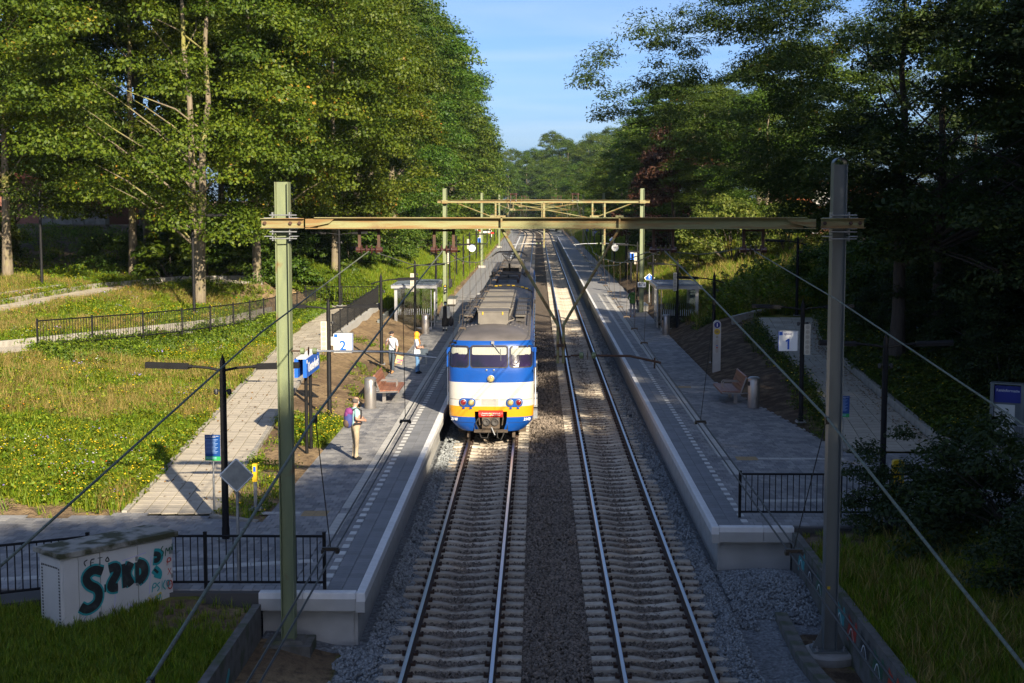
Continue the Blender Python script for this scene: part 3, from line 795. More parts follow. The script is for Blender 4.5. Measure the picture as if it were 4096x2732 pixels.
# ochre tactile tiles and light guide bands across the paving
def tac(parent, x, y, d, m, rz=0, name='tactile_tile'):
    o = link(name, piece_mesh(name, d, m), parent, (x, y, PZ + .006), rz); return o
for i in range(2):
    tac(platL, -5.25 + i * .3, 33.0, (.296, .56, .03), M['tile_yellow'])
    tac(platR, 5.72 + i * .3, 40.35, (.296, .56, .03), M['tile_yellow'])
    tac(platR, 5.5 + i * .3, 55.9, (.296, .5, .03), M['tile_yellow'])
for i in range(3): tac(platL, -5.6 - i * .302, 33.05, (.296, .2, .03), M['tile_guide'], name='guide_tile')
for i in range(8): tac(platR, 6.32 + i * .302, 40.32, (.296, .22, .03), M['tile_guide'], name='guide_tile')
for i in range(4): tac(platR, 6.1 + i * .302, 55.9, (.296, .22, .03), M['tile_guide'], name='guide_tile')
for i in range(26):                                             # slanting guide line from the plaza to the platform
    x = -4.62 - i * .298; y = 28.55 - (i * .298) * .27
    if inside(x, y): tac(platL, x, y, (.294, .26, .03), M['tile_guide'], math.atan(.27), 'guide_tile')
for i in range(16):
    x = 5.6 + i * .298; y = 34.6 + (i * .298) * .05
    tac(platR, x, y, (.294, .26, .03), M['tile_guide'], -.05, 'guide_tile')

# ---------------------------------------------------------------- ramp paths
def sample_line(L_, n):
    L_ = np.array(L_, float); s = np.r_[0, np.cumsum(np.hypot(*np.diff(L_[:, :2], axis=0).T))]
    q = np.linspace(0, s[-1], n); return np.c_[[np.interp(q, s, L_[:, k]) for k in range(3)]].T, s[-1]
def ramp(label, A, B, rows_m=.42, cols=5, limit=300, lift=0.0):
    root = thing('path', None, None); root['kind'] = 'structure'; root['label'] = label
    n0 = 60
    a, la = sample_line(A, n0); b, lb = sample_line(B, n0)
    mb = MB()
    vs = [tuple(p - np.array([0, 0, .025])) for p in a] + [tuple(p - np.array([0, 0, .025])) for p in b] + [tuple(p - np.array([0, 0, .4])) for p in a] + [tuple(p - np.array([0, 0, .4])) for p in b]
    fs = []
    for i in range(n0 - 1):
        fs += [(i, n0 + i, n0 + i + 1, i + 1), (2 * n0 + i, i, i + 1, 2 * n0 + i + 1), (n0 + i, 3 * n0 + i, 3 * n0 + i + 1, n0 + i + 1)]
    mb.add(vs, fs).build('path_bed', M['ramp_joint'], root)
    rows = int(max(la, lb) / rows_m)
    a, _ = sample_line(A, rows + 1); b, _ = sample_line(B, rows + 1)
    P_ = Pieces('ramp_tile', root, M['ramp_tile'], M['ramp_mass'], limit)
    for i in range(rows):
        c0, c1 = (a[i] + a[i + 1]) / 2, (b[i] + b[i + 1]) / 2
        d = c1 - c0; wdt = math.hypot(d[0], d[1]) / cols
        fw = ((a[i + 1] + b[i + 1]) - (a[i] + b[i])) / 2
        rz = math.atan2(-fw[0], fw[1]); sl = math.atan2(fw[2], math.hypot(fw[0], fw[1]))
        for k_ in range(cols):
            p = c0 + d * ((k_ + .5) / cols)
            P_.put(p[0], p[1], p[2] + lift, (wdt - .022, math.hypot(fw[0], fw[1]) - .010, .035), rz, sl)
    P_.flush()
    return root
ys = np.linspace(33, 83.5, 40)
ramp('sandy paved ramp climbing from the plaza beside platform two to the railings', [(float(xl1(y)), y, float(zp1(y))) for y in ys], [(float(xr1(y)), y, float(zp1(y))) for y in ys])
ramp('second flight of the ramp behind the long black railing and ivy wall', R2, R2B, limit=200)
ramp('uppermost flight of the ramp on the bank between the flower beds', R3A, R3B, limit=200)
ys = np.linspace(41.7, 72, 30)
ramp('shaded paved ramp climbing away from platform one on the right bank', [(float(xlR(y)), y, float(zpR(y))) for y in ys], [(float(xrR(y)), y, float(zpR(y))) for y in ys], limit=300)

# kerbs: concrete lengths set along an edge line
def kerb(label, line, h=.12, w=.12, seg=.95, m='kerb', down=.3, stepped=False):
    root = thing('kerb', None, None); root['kind'] = 'structure'; root['label'] = label
    pts_, ln = sample_line(line, 2); n = max(2, int(ln / seg)) if False else None
    L_ = np.array(line, float); s = np.r_[0, np.cumsum(np.hypot(*np.diff(L_[:, :2], axis=0).T))]
    n = max(1, int(round(s[-1] / seg)))
    q = np.linspace(0, s[-1], n + 1); pp = np.c_[[np.interp(q, s, L_[:, k]) for k in range(3)]].T
    for i in range(n):
        a, b = pp[i], pp[i + 1]; d = b - a; l = math.hypot(d[0], d[1])
        mb_ = piece_mesh('kerb_stone', (round(w, 3), round(l - .012, 2), h + down), M[m], .012)
        o = link('kerb_stone', mb_, root, (*((a + b) / 2)[:2], (a[2] + b[2]) / 2 + h))
        o.rotation_euler = (math.atan2(d[2], l), random.uniform(-.02, .02), math.atan2(-d[0], d[1]))
    return root
kerb('low concrete kerb between the sandy ramp and the flower meadow', [(float(xl1(y)) - .07, y, float(zp1(y))) for y in np.linspace(33, 66, 20)], h=.05)
kerb('low concrete kerb between the sandy ramp and the narrow bed by the platform', [(float(xr1(y)) + .07, y, float(zp1(y))) for y in np.linspace(33, 66, 20)], h=.03)
kerb('short kerb closing the narrow bed beside the diamond sign', [(-7.45, 32.72, PZ - .02), (-6.25, 32.1, PZ - .02)], h=.06)
kerb('raised concrete kerb behind the long black railing', [(p[0], p[1], p[2]) for p in R2B], h=.22, w=.14)
kerb('raised kerb on the far side of the uppermost ramp flight', [(p[0] - .08, p[1], p[2]) for p in R3B], h=.22, w=.14)
kerb('kerb on the meadow side of the uppermost ramp flight', [(p[0] + .07, p[1], p[2]) for p in R3A], h=.03)
kerb('stepped row of kerb stones in the weeds beyond the uppermost ramp', [(-25.3, 52, 3.15), (-25.2, 58, 3.3), (-24.3, 66, 3.45), (-23.4, 71, 3.5)], h=.3, w=.2)
kerb('broad concrete kerb wall on the planted side of the right hand ramp', [(12.05, 41.75, PZ)] + [(float(xrR(y)) + .1, y, float(zpR(y))) for y in np.linspace(42.3, 71, 20)], h=.26, w=.18, seg=1.4)
kerb('concrete edging in front of the shaded planting beside the information board', [(12.1, 41.7, PZ), (14.4, 41.75, PZ)], h=.2, w=.16, seg=1.2)
kerb('thin edging between platform one ramp and the bare soil', [(float(xlR(y)) - .06, y, float(zpR(y))) for y in np.linspace(42, 71, 16)], h=.02, w=.1)
kerb('concrete edging at the foot of the grass at the top of the right hand ramp', [(9.6, 71.6, 1.95), (11.2, 73.0, 2.2), (13.4, 74.0, 2.3)], h=.3, w=.2)
# curved row of dark edging stones at the right mast
kerb('curved row of dark edging stones around the right hand mast base', [(4.82, 28.2, -.27), (4.80, 26.9, -.27), (4.78, 25.7, -.27), (4.84, 24.6, -.27), (4.98, 23.6, -.27), (5.25, 22.6, -.27)], h=.14, w=.24, seg=.62, m='concrete_dark')

# retaining walls
def wall(name, label, mb, m):
    o = mb.build(name, m); tag(o, label, 'retaining wall'); return o
mb = MB(); mb.box((-5.11, 20, .05), (.15, 12.0, 1.1))
wall('retaining_wall', 'low stained concrete wall between the shaded grass and the left mast foot', mb, M['concrete_dark'])
mb = MB(); mb.box((5.71, 23.2, .1), (.15, 17.0, 1.12))
gw = wall('retaining_wall', 'low graffiti covered concrete wall beside the right mast', mb, M['concrete_dark'])
# wall under the railing of the first ramp
mb = MB()
A_ = [(-9.22, 66.2), (-8.98, 83.2)]
mb.prism([(-9.42, 66.0, 1.0), (-9.42, 66.0, 1.72), (-9.15, 83.4, 2.05), (-9.15, 83.4, 1.0)], (.16, .0, 0))
wall('retaining_wall', 'pale concrete ramp wall under the black railing near the shelter', mb, M['concrete_new'])
mb = MB()                                                        # core of the ivy wall
ln, _ = sample_line(R2[:5], 20)
for i in range(19):
    a, b = ln[i], ln[i + 1]; d = b - a; l = math.hypot(d[0], d[1])
    mb.box(((a[0] + b[0]) / 2 + .12, (a[1] + b[1]) / 2 - .02, (a[2] + b[2]) / 2 - .55), (.2, l + .02, 1.1), math.atan2(-d[0], d[1]))
ivy_wall = wall('retaining_wall', 'concrete wall overgrown with ivy below the long black railing', mb, M['concrete'])

# ---------------------------------------------------------------- railings
bal_me = MB().box((0, 0, .5), (.018, .018, 1.0)).mesh('baluster', M['black_steel'])
post_me = None
def railing(label, pts_, h=1.02, post_every=None, bal=.125, group=None, skip_first=False):
    """posts at the given points, rails and balusters between"""
    p0 = pts_[0]
    root = thing('railing', label, 'railing', p0, group=group)
    loc = [Vector(p) - Vector(p0) for p in pts_]
    pm = MB().box((0, 0, h / 2 + .02), (.06, .06, h + .04)).box((0, 0, h + .05), (.066, .066, .02)).mesh('post', M['black_steel'])
    for p in loc: link('post', pm, root, p)
    bm = MB().box((0, 0, 0), (.018, .018, h - .16)).mesh('baluster', M['black_steel'])
    for a, b in zip(loc[:-1], loc[1:]):
        d = b - a; l = math.hypot(d.x, d.y)
        if l < .3: continue
        for z, n_ in ((h - .02, 'top_rail'), (.13, 'bottom_rail')):
            m_ = MB(); m_.tube([a + Vector((0, 0, z)), b + Vector((0, 0, z))], .024, 4); m_.build(n_, M['black_steel'], root)
        n = max(1, int(round(l / bal)))
        for k_ in range(1, n):
            p = a + d * (k_ / n)
            link('baluster', bm, root, (p.x, p.y, p.z + h / 2 + .055))
    return root
railing('black railing across the head of platform two, between mast and cabinet', [(-3.93, 26.46, PZ), (-6.14, 26.45, PZ), (-6.82, 26.43, PZ)], bal=.13)
railing('black railing panel running off behind the graffiti cabinet', [(-6.93, 26.42, PZ), (-8.3, 26.36, PZ), (-9.9, 25.5, PZ), (-12.0, 23.8, PZ)], bal=.13)
railing('black railing across the head of platform one beside the bush', [(4.62, 32.75, PZ), (6.9, 32.75, PZ), (9.1, 32.75, PZ)], bal=.138)
ln = [(-17.8, 51.5), (-16.6, 54.0), (-15.4, 56.6), (-14.5, 59.2), (-13.9, 61.7), (-13.4, 64.0), (-13.1, 66.2), (-12.95, 68.8), (-12.85, 71.4), (-12.75, 74.0), (-12.65, 76.6), (-12.55, 79.2), (-12.45, 81.8)]
zz = np.interp([y for x, y in ln], [51.5, 58.5, 66, 74, 82], [2.65, 2.48, 2.3, 2.1, 1.9])
railing('long black railing above the ivy wall and flower meadow', [(x, y, float(z)) for (x, y), z in zip(ln, zz)], bal=.145)
railing('black railing on the pale ramp wall near the left shelter', [(lerp(-9.35, -9.08, i / 7), lerp(66.3, 83.2, i / 7), lerp(1.72, 2.03, i / 7)) for i in range(8)], h=.98, bal=.15)
railing('black railing across the far turn of the ramp below the grass bank', [(-9.15, 83.5, 2.0), (-11.2, 83.5, 2.0), (-13.3, 83.5, 2.0)], h=.98, bal=.17)
# ---------------------------------------------------------------- train
M['t_blue'] = mat('train_blue', (.006, .065, .31), .3, coat=.3, spec=.4, col2=(.006, .055, .26), vscale=2)
M['t_white'] = mat('train_white', (.52, .50, .46), .35, coat=.2, col2=(.45, .43, .39), vscale=1.6)
M['t_yellow'] = mat('train_yellow', (.60, .27, .006), .35, coat=.2, col2=(.54, .24, .008), vscale=2)
M['t_roof'] = mat('grimy_train_roof', (.12, .108, .106), .6, col2=(.075, .068, .066), vscale=1.5, bump=.08)
M['t_roofd'] = mat('dark_roof_equipment', (.07, .065, .062), .55, .2, col2=(.045, .04, .038), vscale=4)
M['t_box'] = mat('grey_roof_box', (.15, .135, .115), .6, col2=(.10, .09, .078), vscale=3)
M['t_under'] = mat('dusty_underframe', (.055, .042, .032), .85, col2=(.09, .065, .045), vscale=5)
M['gasket'] = mat('window_rubber', (.015, .014, .012), .6)
M['t_glass'] = mat('dark_cab_glass', (.010, .012, .022), .10, spec=.35, col2=(.026, .014, .055), vscale=1.1)
M['curtain'] = mat('sun_blind', (.33, .34, .29), .8, col2=(.25, .26, .22), vscale=8, stretch=(5, 1, .6))
M['lens_amber'] = mat('amber_headlamp', (.30, .20, .04), .15, coat=.6, col2=(.50, .42, .22), vscale=9)
M['lens_red'] = mat('red_tail_lamp', (.17, .008, .010), .12, coat=1)
TX, TY = -1.515, 47.75
train = thing('passenger_train', 'blue, white and yellow passenger train standing at platform two', 'train', (TX, TY, 0))
ZL = [.30, .36, .46, .60, .79, .98, 1.15, 1.5, 1.94, 2.2, 2.43, 2.8, 3.02, 3.17, 3.30, 3.42, 3.52, 3.60, 3.65, 3.67]
def wz(z): return np.interp(z, [.30, .36, .46, .60, .79, 1.15, 2.43, 3.02, 3.17, 3.30, 3.42, 3.52, 3.60, 3.65, 3.67], [1.02, 1.12, 1.22, 1.34, 1.40, 1.42, 1.42, 1.39, 1.365, 1.30, 1.18, 1.00, .72, .36, 0])
def rz_(z): return np.interp(z, [.30, .60, 1.15, 2.43, 3.17, 3.30, 3.42, 3.52, 3.60, 3.65, 3.67], [.14, .03, 0, .02, .20, .27, .46, .82, 1.35, 1.95, 2.5])
def front_y(x, z):
    u = min(.9995, abs(x) / max(1e-4, float(wz(z))))
    return .62 * (1 - (1 - u ** 2.7) ** (1 / 2.7)) + float(rz_(z))
def band(z):
    if z < .79: return 0
    if z < 1.15: return 2
    if z < 1.94: return 1
    if z < 3.30: return 0
    return 3
XU = sorted(set([-1.0, -.985, -.95, -.88, -.78, -.65, -.5, -.38, -.25, -.12, 0, .12, .25, .38, .5, .65, .78, .88, .95, .985, 1.0]))
body = MB(); vs = []; rowlen = len(XU) + 4
CARL = 24.6
for z in ZL:
    w = float(wz(z))
    row = [(-w, CARL, z), (-w, max(2.7, 1.2 + float(rz_(z))), z)]
    for u in XU: row.append((u * w, .62 * (1 - (1 - min(.9995, abs(u)) ** 2.7) ** (1 / 2.7)) + float(rz_(z)), z))
    row += [(w, max(2.7, 1.2 + float(rz_(z))), z), (w, CARL, z)]
    vs += row
fs, mi = [], []
for i in range(len(ZL) - 1):
    zc = (ZL[i] + ZL[i + 1]) / 2
    for k in range(rowlen - 1):
        if k >= 2 and k < rowlen - 3 and zc < .98 and abs((XU[k - 2] + XU[k - 1]) / 2) < .38: continue     # coupler opening
        fs.append((i * rowlen + k, i * rowlen + k + 1, (i + 1) * rowlen + k + 1, (i + 1) * rowlen + k)); mi.append(band(zc))
body.v, body.f, body.m = vs, fs, mi
rear = [i * rowlen for i in range(len(ZL))] + [i * rowlen + rowlen - 1 for i in range(len(ZL) - 2, -1, -1)]
body.f.append(rear); body.m.append(3)
body.build('body', [M['t_blue'], M['t_white'], M['t_yellow'], M['t_roof']], train, smooth=True)
# recess behind the coupler
rc = MB(); rc.box((0, .75, .64), (1.1, .02, .72)); rc.box((-.55, .42, .64), (.02, .66, .72)); rc.box((.55, .42, .64), (.02, .66, .72)); rc.box((0, .42, .99), (1.1, .66, .02))
rc.build('coupler_recess', M['black'], train)
def patch(outline, off, m, name, parent, thick=.012, n_in=5):
    """a panel following the curved nose; outline in (x, z)"""
    cx_ = sum(p[0] for p in outline) / len(outline); cz_ = sum(p[1] for p in outline) / len(outline)
    rings = []
    for j in range(n_in + 1):
        f = 1 - j / n_in * .98
        rings.append([(cx_ + (x - cx_) * f, cz_ + (z - cz_) * f) for x, z in outline])
    mb = MB(); vs = []; n = len(outline)
    for x, z in rings[0]: vs.append((x, front_y(x, z) - off + thick, z))
    for rg in rings:
        for x, z in rg: vs.append((x, front_y(x, z) - off, z))
    fs = []
    for j in range(n_in + 1):
        for k in range(n): fs.append((j * n + k, j * n + (k + 1) % n, (j + 1) * n + (k + 1) % n, (j + 1) * n + k))
    fs.append(tuple((n_in + 1) * n + k for k in range(n)))
    mb.add(vs, fs)
    return mb.build(name, m, parent, smooth=False)
def rrect(x0, x1, z0, z1, r=.08, seg=4, n_side=6):
    pts_ = []
    for cx_, cz_, a0 in ((x1 - r, z1 - r, 0), (x0 + r, z1 - r, 90), (x0 + r, z0 + r, 180), (x1 - r, z0 + r, 270)):
        for k in range(seg + 1):
            a = R(a0 + 90 * k / seg); pts_.append((cx_ + r * math.cos(a), cz_ + r * math.sin(a)))
    out = []
    for i in range(len(pts_)):
        a, b = pts_[i], pts_[(i + 1) % len(pts_)]
        l = math.hypot(b[0] - a[0], b[1] - a[1]); m_ = max(1, int(l / .15))
        for k in range(m_): out.append((lerp(a[0], b[0], k / m_), lerp(a[1], b[1], k / m_)))
    return out
for x0, x1 in ((-.655, .545), (-1.345, -.75), (.64, 1.345)):
    z0, z1 = 2.46, 3.13
    if abs(x0) > 1 or abs(x1) > 1: z1 = 3.11
    fr = patch(rrect(x0 - .035, x1 + .035, z0 - .035, z1 + .035, .11), .012, M['gasket'], 'window_frame', train)
    wnd = patch(rrect(x0, x1, z0, z1, .09), .024, M['t_glass'], 'window', train)
    patch(rrect(x0 + .03, x1 - .03, (z0 + z1) / 2 + .06 + (.0 if abs(x0) < .7 else .02), z1 - .03, .05), .028, M['curtain'], 'blind', wnd, thick=.002)
# panel seam, upper grab studs, vents, lamps
mb = MB()
xs = np.linspace(-1.36, 1.36, 40)
mb.tube([(x, front_y(x, 1.37) - .001, 1.37) for x in xs], .006, 4); mb.build('panel_seam', M['gasket'], train)
mb = MB(); mb.tube([(x, front_y(x, .6) - .001, .6) for x in np.linspace(-1.32, -.57, 14)], .005, 4); mb.build('panel_seam', M['gasket'], train)
mb = MB(); mb.tube([(x, front_y(x, .6) - .001, .6) for x in np.linspace(.57, 1.32, 14)], .005, 4); mb.build('panel_seam', M['gasket'], train)
def lamp(x, z, r, lens, parent, name='headlamp'):
    y = front_y(x, z) - .035
    ring = MB(); ring.lathe([(r * 1.16, .03), (r * 1.16, -.02), (r * .98, -.03), (r * .95, .0)], (x, y, z), 20, axis='y')
    o = ring.build(name, M['galv'], parent)
    l = MB(); l.lathe([(r * .97, .0), (r * .85, -.022), (r * .5, -.036), (.004, -.042)], (x, y, z), 20, axis='y')
    l.build('lens', lens, o, smooth=True); return o
lamp(.0, 2.075, .105, M['lens_amber'], train, 'top_headlamp')
for s in (-1, 1):
    c = .78 * s
    h = patch(rrect(c - .275, c + .275, 1.13 + .0, 1.42, .12), .03, M['t_blue'], 'lamp_housing', train, .05)
    lamp(c + .135 * s, 1.28, .092, M['lens_red'], train, 'tail_lamp'); lamp(c - .135 * s, 1.28, .092, M['lens_amber'], train)
    for d in (-.12, .12):
        mb = MB(); mb.box((c + d, front_y(c + d, 1.1) - .03, 1.105), (.05, .04, .05)); mb.box((c + d, front_y(c + d, 1.1) - .04, 1.085), (.09, .03, .025)); mb.build('lamp_hinge', M['t_blue'], train)
gr = patch(rrect(-.36, .30, 1.165, 1.42, .05), .012, M['t_white'], 'vent_grille', train)
for k in range(6):
    z = 1.20 + k * .037
    mb = MB(); mb.tube([(x, front_y(x, z) - .02, z) for x in np.linspace(-.31, .25, 8)], .008, 4); mb.build('vent_slat', M['galv'], gr)
for x in (-.14, .10):
    mb = MB(); mb.lathe([(.03, .02), (.03, -.02), (.012, -.03)], (x, front_y(x, 2.36) - .01, 2.36), 10, axis='y'); mb.build('stud', M['galv'], train)
# wipers
mb = MB(); mb.box((.06, front_y(0, 3.24) - .05, 3.25), (.10, .07, .09)); mb.tube([(.06, front_y(0, 3.22) - .08, 3.22), (.30, front_y(.3, 2.9) - .07, 2.91)], .014, 5); mb.tube([(.32, front_y(.32, 3.05) - .05, 3.05), (.33, front_y(.33, 2.66) - .05, 2.66)], .010, 4)
mb.build('wiper', M['galv'], train)
mb = MB(); mb.tube([(-.69, front_y(-.69, 3.1) - .05, 3.10), (-.85, front_y(-.85, 2.72) - .05, 2.72)], .010, 4); mb.build('wiper', M['black'], train)
# mirrors beside the cab
for s in (-1, 1):
    mb = MB(); mb.box((s * 1.46, .62, 2.72), (.05, .16, .62)); mb.box((s * 1.43, .66, 2.98), (.14, .12, .14)); mb.build('mirror_housing', M['t_blue'], train)
    mb = MB(); mb.tube([(s * 1.47, .8, 2.35), (s * 1.47, .8, 1.1)], .015, 6); mb.build('handrail', M['white'], train)
# coupler
cp = MB(); cp.box((0, .12, .62), (.58, .3, .40)); cp.build('coupler', M['t_under'], train)
cpo = [o for o in train.children if o.name.startswith('coupler') and 'recess' not in o.name][0]
for x in (-.14, .14):
    mb = MB(); mb.lathe([(.13, .0), (.13, -.05), (.11, -.055), (.105, -.01), (.02, .0)], (x, -.03, .64), 18, axis='y'); mb.build('coupler_socket', M['t_roofd'], cpo)
mb = MB(); mb.tube([(.02, -.02, .46), (.14, -.16, .22)], .022, 6); mb.build('coupler_pin', M['galv'], cpo)
cov = MB(); cov.lathe([(.13, -.40), (.13, .40)], (0, .05, .90), 14, axis='x'); cv = cov.build('coupler_cover', M['red'], train)
text('Koppelen alleen als bemand', .052, M['white'], cv, (0, -.09, .935), (R(78), 0, 0)); text('Rangeren is toegestaan met beleid', .045, M['white'], cv, (0, -.088, .875), (R(90), 0, 0))
mb = MB(); mb.add([(-.03, -.096, .93), (.06, -.096, .945), (.0, -.099, .905), (.045, -.099, .91), (-.05, -.096, .85), (-.01, -.099, .895)], [(0, 2, 1), (2, 4, 5, 3)]); mb.build('bolt_mark', M['yellow'], cv)
for s in (-1, 1):
    mb = MB(); mb.tube([(s * .36, .1, .95), (s * .40, .04, .75), (s * .37, .06, .52)], .022, 6); mb.build('coupler_strut', M['t_under'], train)
mb = MB(); mb.box((0, .1, .31), (1.12, .14, .07)); mb.box((0, .04, .36), (1.1, .05, .03)); mb.build('buffer_beam', M['t_under'], train)
for pts_ in ([(-.4, .1, .34), (-.32, -.02, .12), (-.12, -.02, .10), (-.06, .1, .3)], [(.2, .05, .4), (.22, -.06, .12), (.34, -.08, .05), (.42, -.02, .22), (.44, .1, .36)], [(-.42, .1, .75), (-.5, -.02, .6), (-.4, .02, .4)]):
    mb = MB(); mb.tube(pts_, .02, 6); mb.build('brake_hose', M['rubber'], train)
for s in (-1, 1):
    mb = MB(); mb.box((s * .75, .55, .17), (.1, .12, .26)); mb.build('rail_guard', M['t_under'], train)
    t_ = text('2140', .13, M['white'], train, (s * 1.19 - (.03 if s < 0 else 0), front_y(1.19, .70) - .03, .70), (R(90), 0, s * R(33)), bold=.003, shear=.2)
# side boxes seen past the nose
for i, y in enumerate((2.2, 3.2, 6.5, 9.6, 10.6, 14, 17.5)):
    mb = MB(); mb.box((1.47, y, .85 if i % 2 else .6), (.14, .45, .28)); mb.build('side_lamp_box', M['galv'], train)
mb = MB(); mb.box((0, 12.5, .25), (2.3, 22, .35)); mb.build('underframe', M['t_under'], train)
for y in (3.6, 5.9, 19.5, 21.8):
    for s in (-.75, .75):
        mb = MB(); mb.lathe([(.42, -.06), (.46, -.05), (.43, .06), (.1, .07)], (s, y, .45), 20, axis='x'); mb.build('wheel', M['t_under'], train)
# side windows
def side_windows(y0, y1, parent, oy=0):
    y = y0
    while y < y1:
        for s in (-1, 1):
            mb = MB(); mb.box((s * 1.418, y + .7 + oy, 2.45), (.02, 1.35, .85)); mb.build('side_window', M['t_glass'], parent)
        y += 1.75
side_windows(2.9, 23, train)
# roof furniture of one car
def roof_x(x):                                                  # roof height at a half width
    return float(np.interp(abs(x), [0, .36, .72, 1.0, 1.18, 1.30, 1.365], [3.67, 3.65, 3.60, 3.52, 3.42, 3.30, 3.17]))
def ribs(y0, y1):
    for k in range(17):
        x = -1.2 + k * .15
        mb = MB(); mb.box((x, (y0 + y1) / 2, roof_x(x) + .004), (.05, y1 - y0, .035)); mb.build('roof_rib', M['t_roof'], train)
def walkway(y0, y1, x, z=3.80):
    mb = MB(); mb.box((x, (y0 + y1) / 2, z), (.36, y1 - y0, .04))
    o = mb.build('roof_walkway', M['t_box'], train)
    for y in np.arange(y0 + .2, y1, 1.5):
        mb = MB(); mb.box((x, y, z - .1), (.34, .06, .2)); mb.build('bracket', M['t_roofd'], o)
    for k in range(5):
        mb = MB(); mb.box((x - .14 + k * .07, (y0 + y1) / 2, z + .025), (.03, y1 - y0, .012)); mb.build('tread', M['t_roofd'], o)
def bank(y0, y1, n):
    z = 3.70
    mb = MB()
    for s in (-1, 1): mb.box((s * .5, (y0 + y1) / 2, z + .16), (.05, y1 - y0, .3))
    o = mb.build('resistor_bank', M['t_roofd'], train)
    dy = (y1 - y0) / n
    for k in range(n):
        yc = y0 + dy * (k + .5)
        mb = MB(); mb.box((0, yc, z + .35), (1.14, dy * .84, .05))
        for j in range(7): mb.box((0, yc - dy * .36 + j * dy * .12, z + .385), (1.1, dy * .05, .03))
        for s in (-1, 1): mb.box((s * .58, yc, z + .22), (.05, dy * .7, .34), ry=s * .35)
        mb.build('resistor_grid', M['t_roofd'] if k % 3 == 2 else M['t_box'], o)
ribs(2.75, 24.4)
mb = MB(); mb.box((0, 3.45, 3.87), (1.04, 1.5, .40)); mb.box((0, 3.45, 4.08), (1.08, 1.54, .03)); bx_ = mb.build('roof_box', M['t_box'], train)
for x in (-.36, .33):
    mb = MB(); mb.box((x, 2.68, 4.03), (.035, .03, .10)); mb.build('latch', M['yellow'], bx_)
mb = MB(); mb.box((0, 2.75, 3.66), (.95, .12, .06)); mb.build('box_foot', M['t_box'], train)
bank(4.6, 15.2, 10)
walkway(4.4, 15.6, -.93); walkway(4.4, 15.6, .93)
for y in np.arange(4.6, 15, 2.1):
    for q in (-1, 1):
        mb = MB(); mb.tube([(q * .75, y, 3.84), (q * 1.25, y, 3.84), (q * 1.28, y, 3.5)], .02, 5); mb.build('side_stay', M['t_roofd'], train)
for x in (-1.27, 1.27):
    mb = MB(); mb.tube([(x, 4.3, 3.6), (x, 15.7, 3.6)], .025, 6); mb.build('roof_pipe', M['t_roofd'], train)
mb = MB(); mb.tube([(.5, 2.9, 3.72), (.7, 3.0, 3.78), (.72, 3.6, 3.75), (.6, 4.2, 3.8)], .025, 6); mb.build('cable', M['t_box'], train)
for y in (16.2, 17.3): 
    for x in (-.3, .3):
        mb = MB(); mb.box((x, y, 3.72), (.42, .5, .12), tap=.7); mb.build('roof_vent', M['t_roofd'], train)
# gangway and second car
mb = MB(); mb.tube([(x, 24.5, roof_x(x) + .05) for x in np.linspace(-1.3, 1.3, 15)], .05, 6); mb.build('roof_end_hoop', M['t_roofd'], train)
for k, x in enumerate((-.5, -.3, .1, .35, .8, 1.0)):
    mb = MB(); mb.box((x, 24.43, roof_x(x) + .06), (.14, .03, .05)); mb.build('warning_mark', M['yellow'], train)
g = MB(); g.box((0, 24.95, 1.9), (2.2, .8, 3.0)); g.build('gangway', M['rubber'], train)
c2 = MB(); vs = []; ZS = [z for z in ZL if z >= .46]
ends = (25.3, 25.35, 49.2, 49.5)
for z in ZS:
    w = float(wz(z))
    vs += [(-w, 49.6 - .25 * (z > 3.4), z), (-w, 25.3, z), (w, 25.3, z), (w, 49.6 - .25 * (z > 3.4), z)]
fs, mi = [], []
for i in range(len(ZS) - 1):
    for k in range(4):
        fs.append((i * 4 + k, i * 4 + (k + 1) % 4, (i + 1) * 4 + (k + 1) % 4, (i + 1) * 4 + k)); mi.append(band((ZS[i] + ZS[i + 1]) / 2))
c2.v, c2.f, c2.m = vs, fs, mi
c2.build('rear_car_body', [M['t_blue'], M['t_white'], M['t_yellow'], M['t_roof']], train)
ribs(25.4, 49)
side_windows(26.5, 48, train)
bank(36.5, 48.2, 9); walkway(36, 48.4, -.93); walkway(36, 48.4, .93)
mb = MB(); mb.box((0, 37, .25), (2.3, 22, .35)); mb.build('underframe', M['t_under'], train)
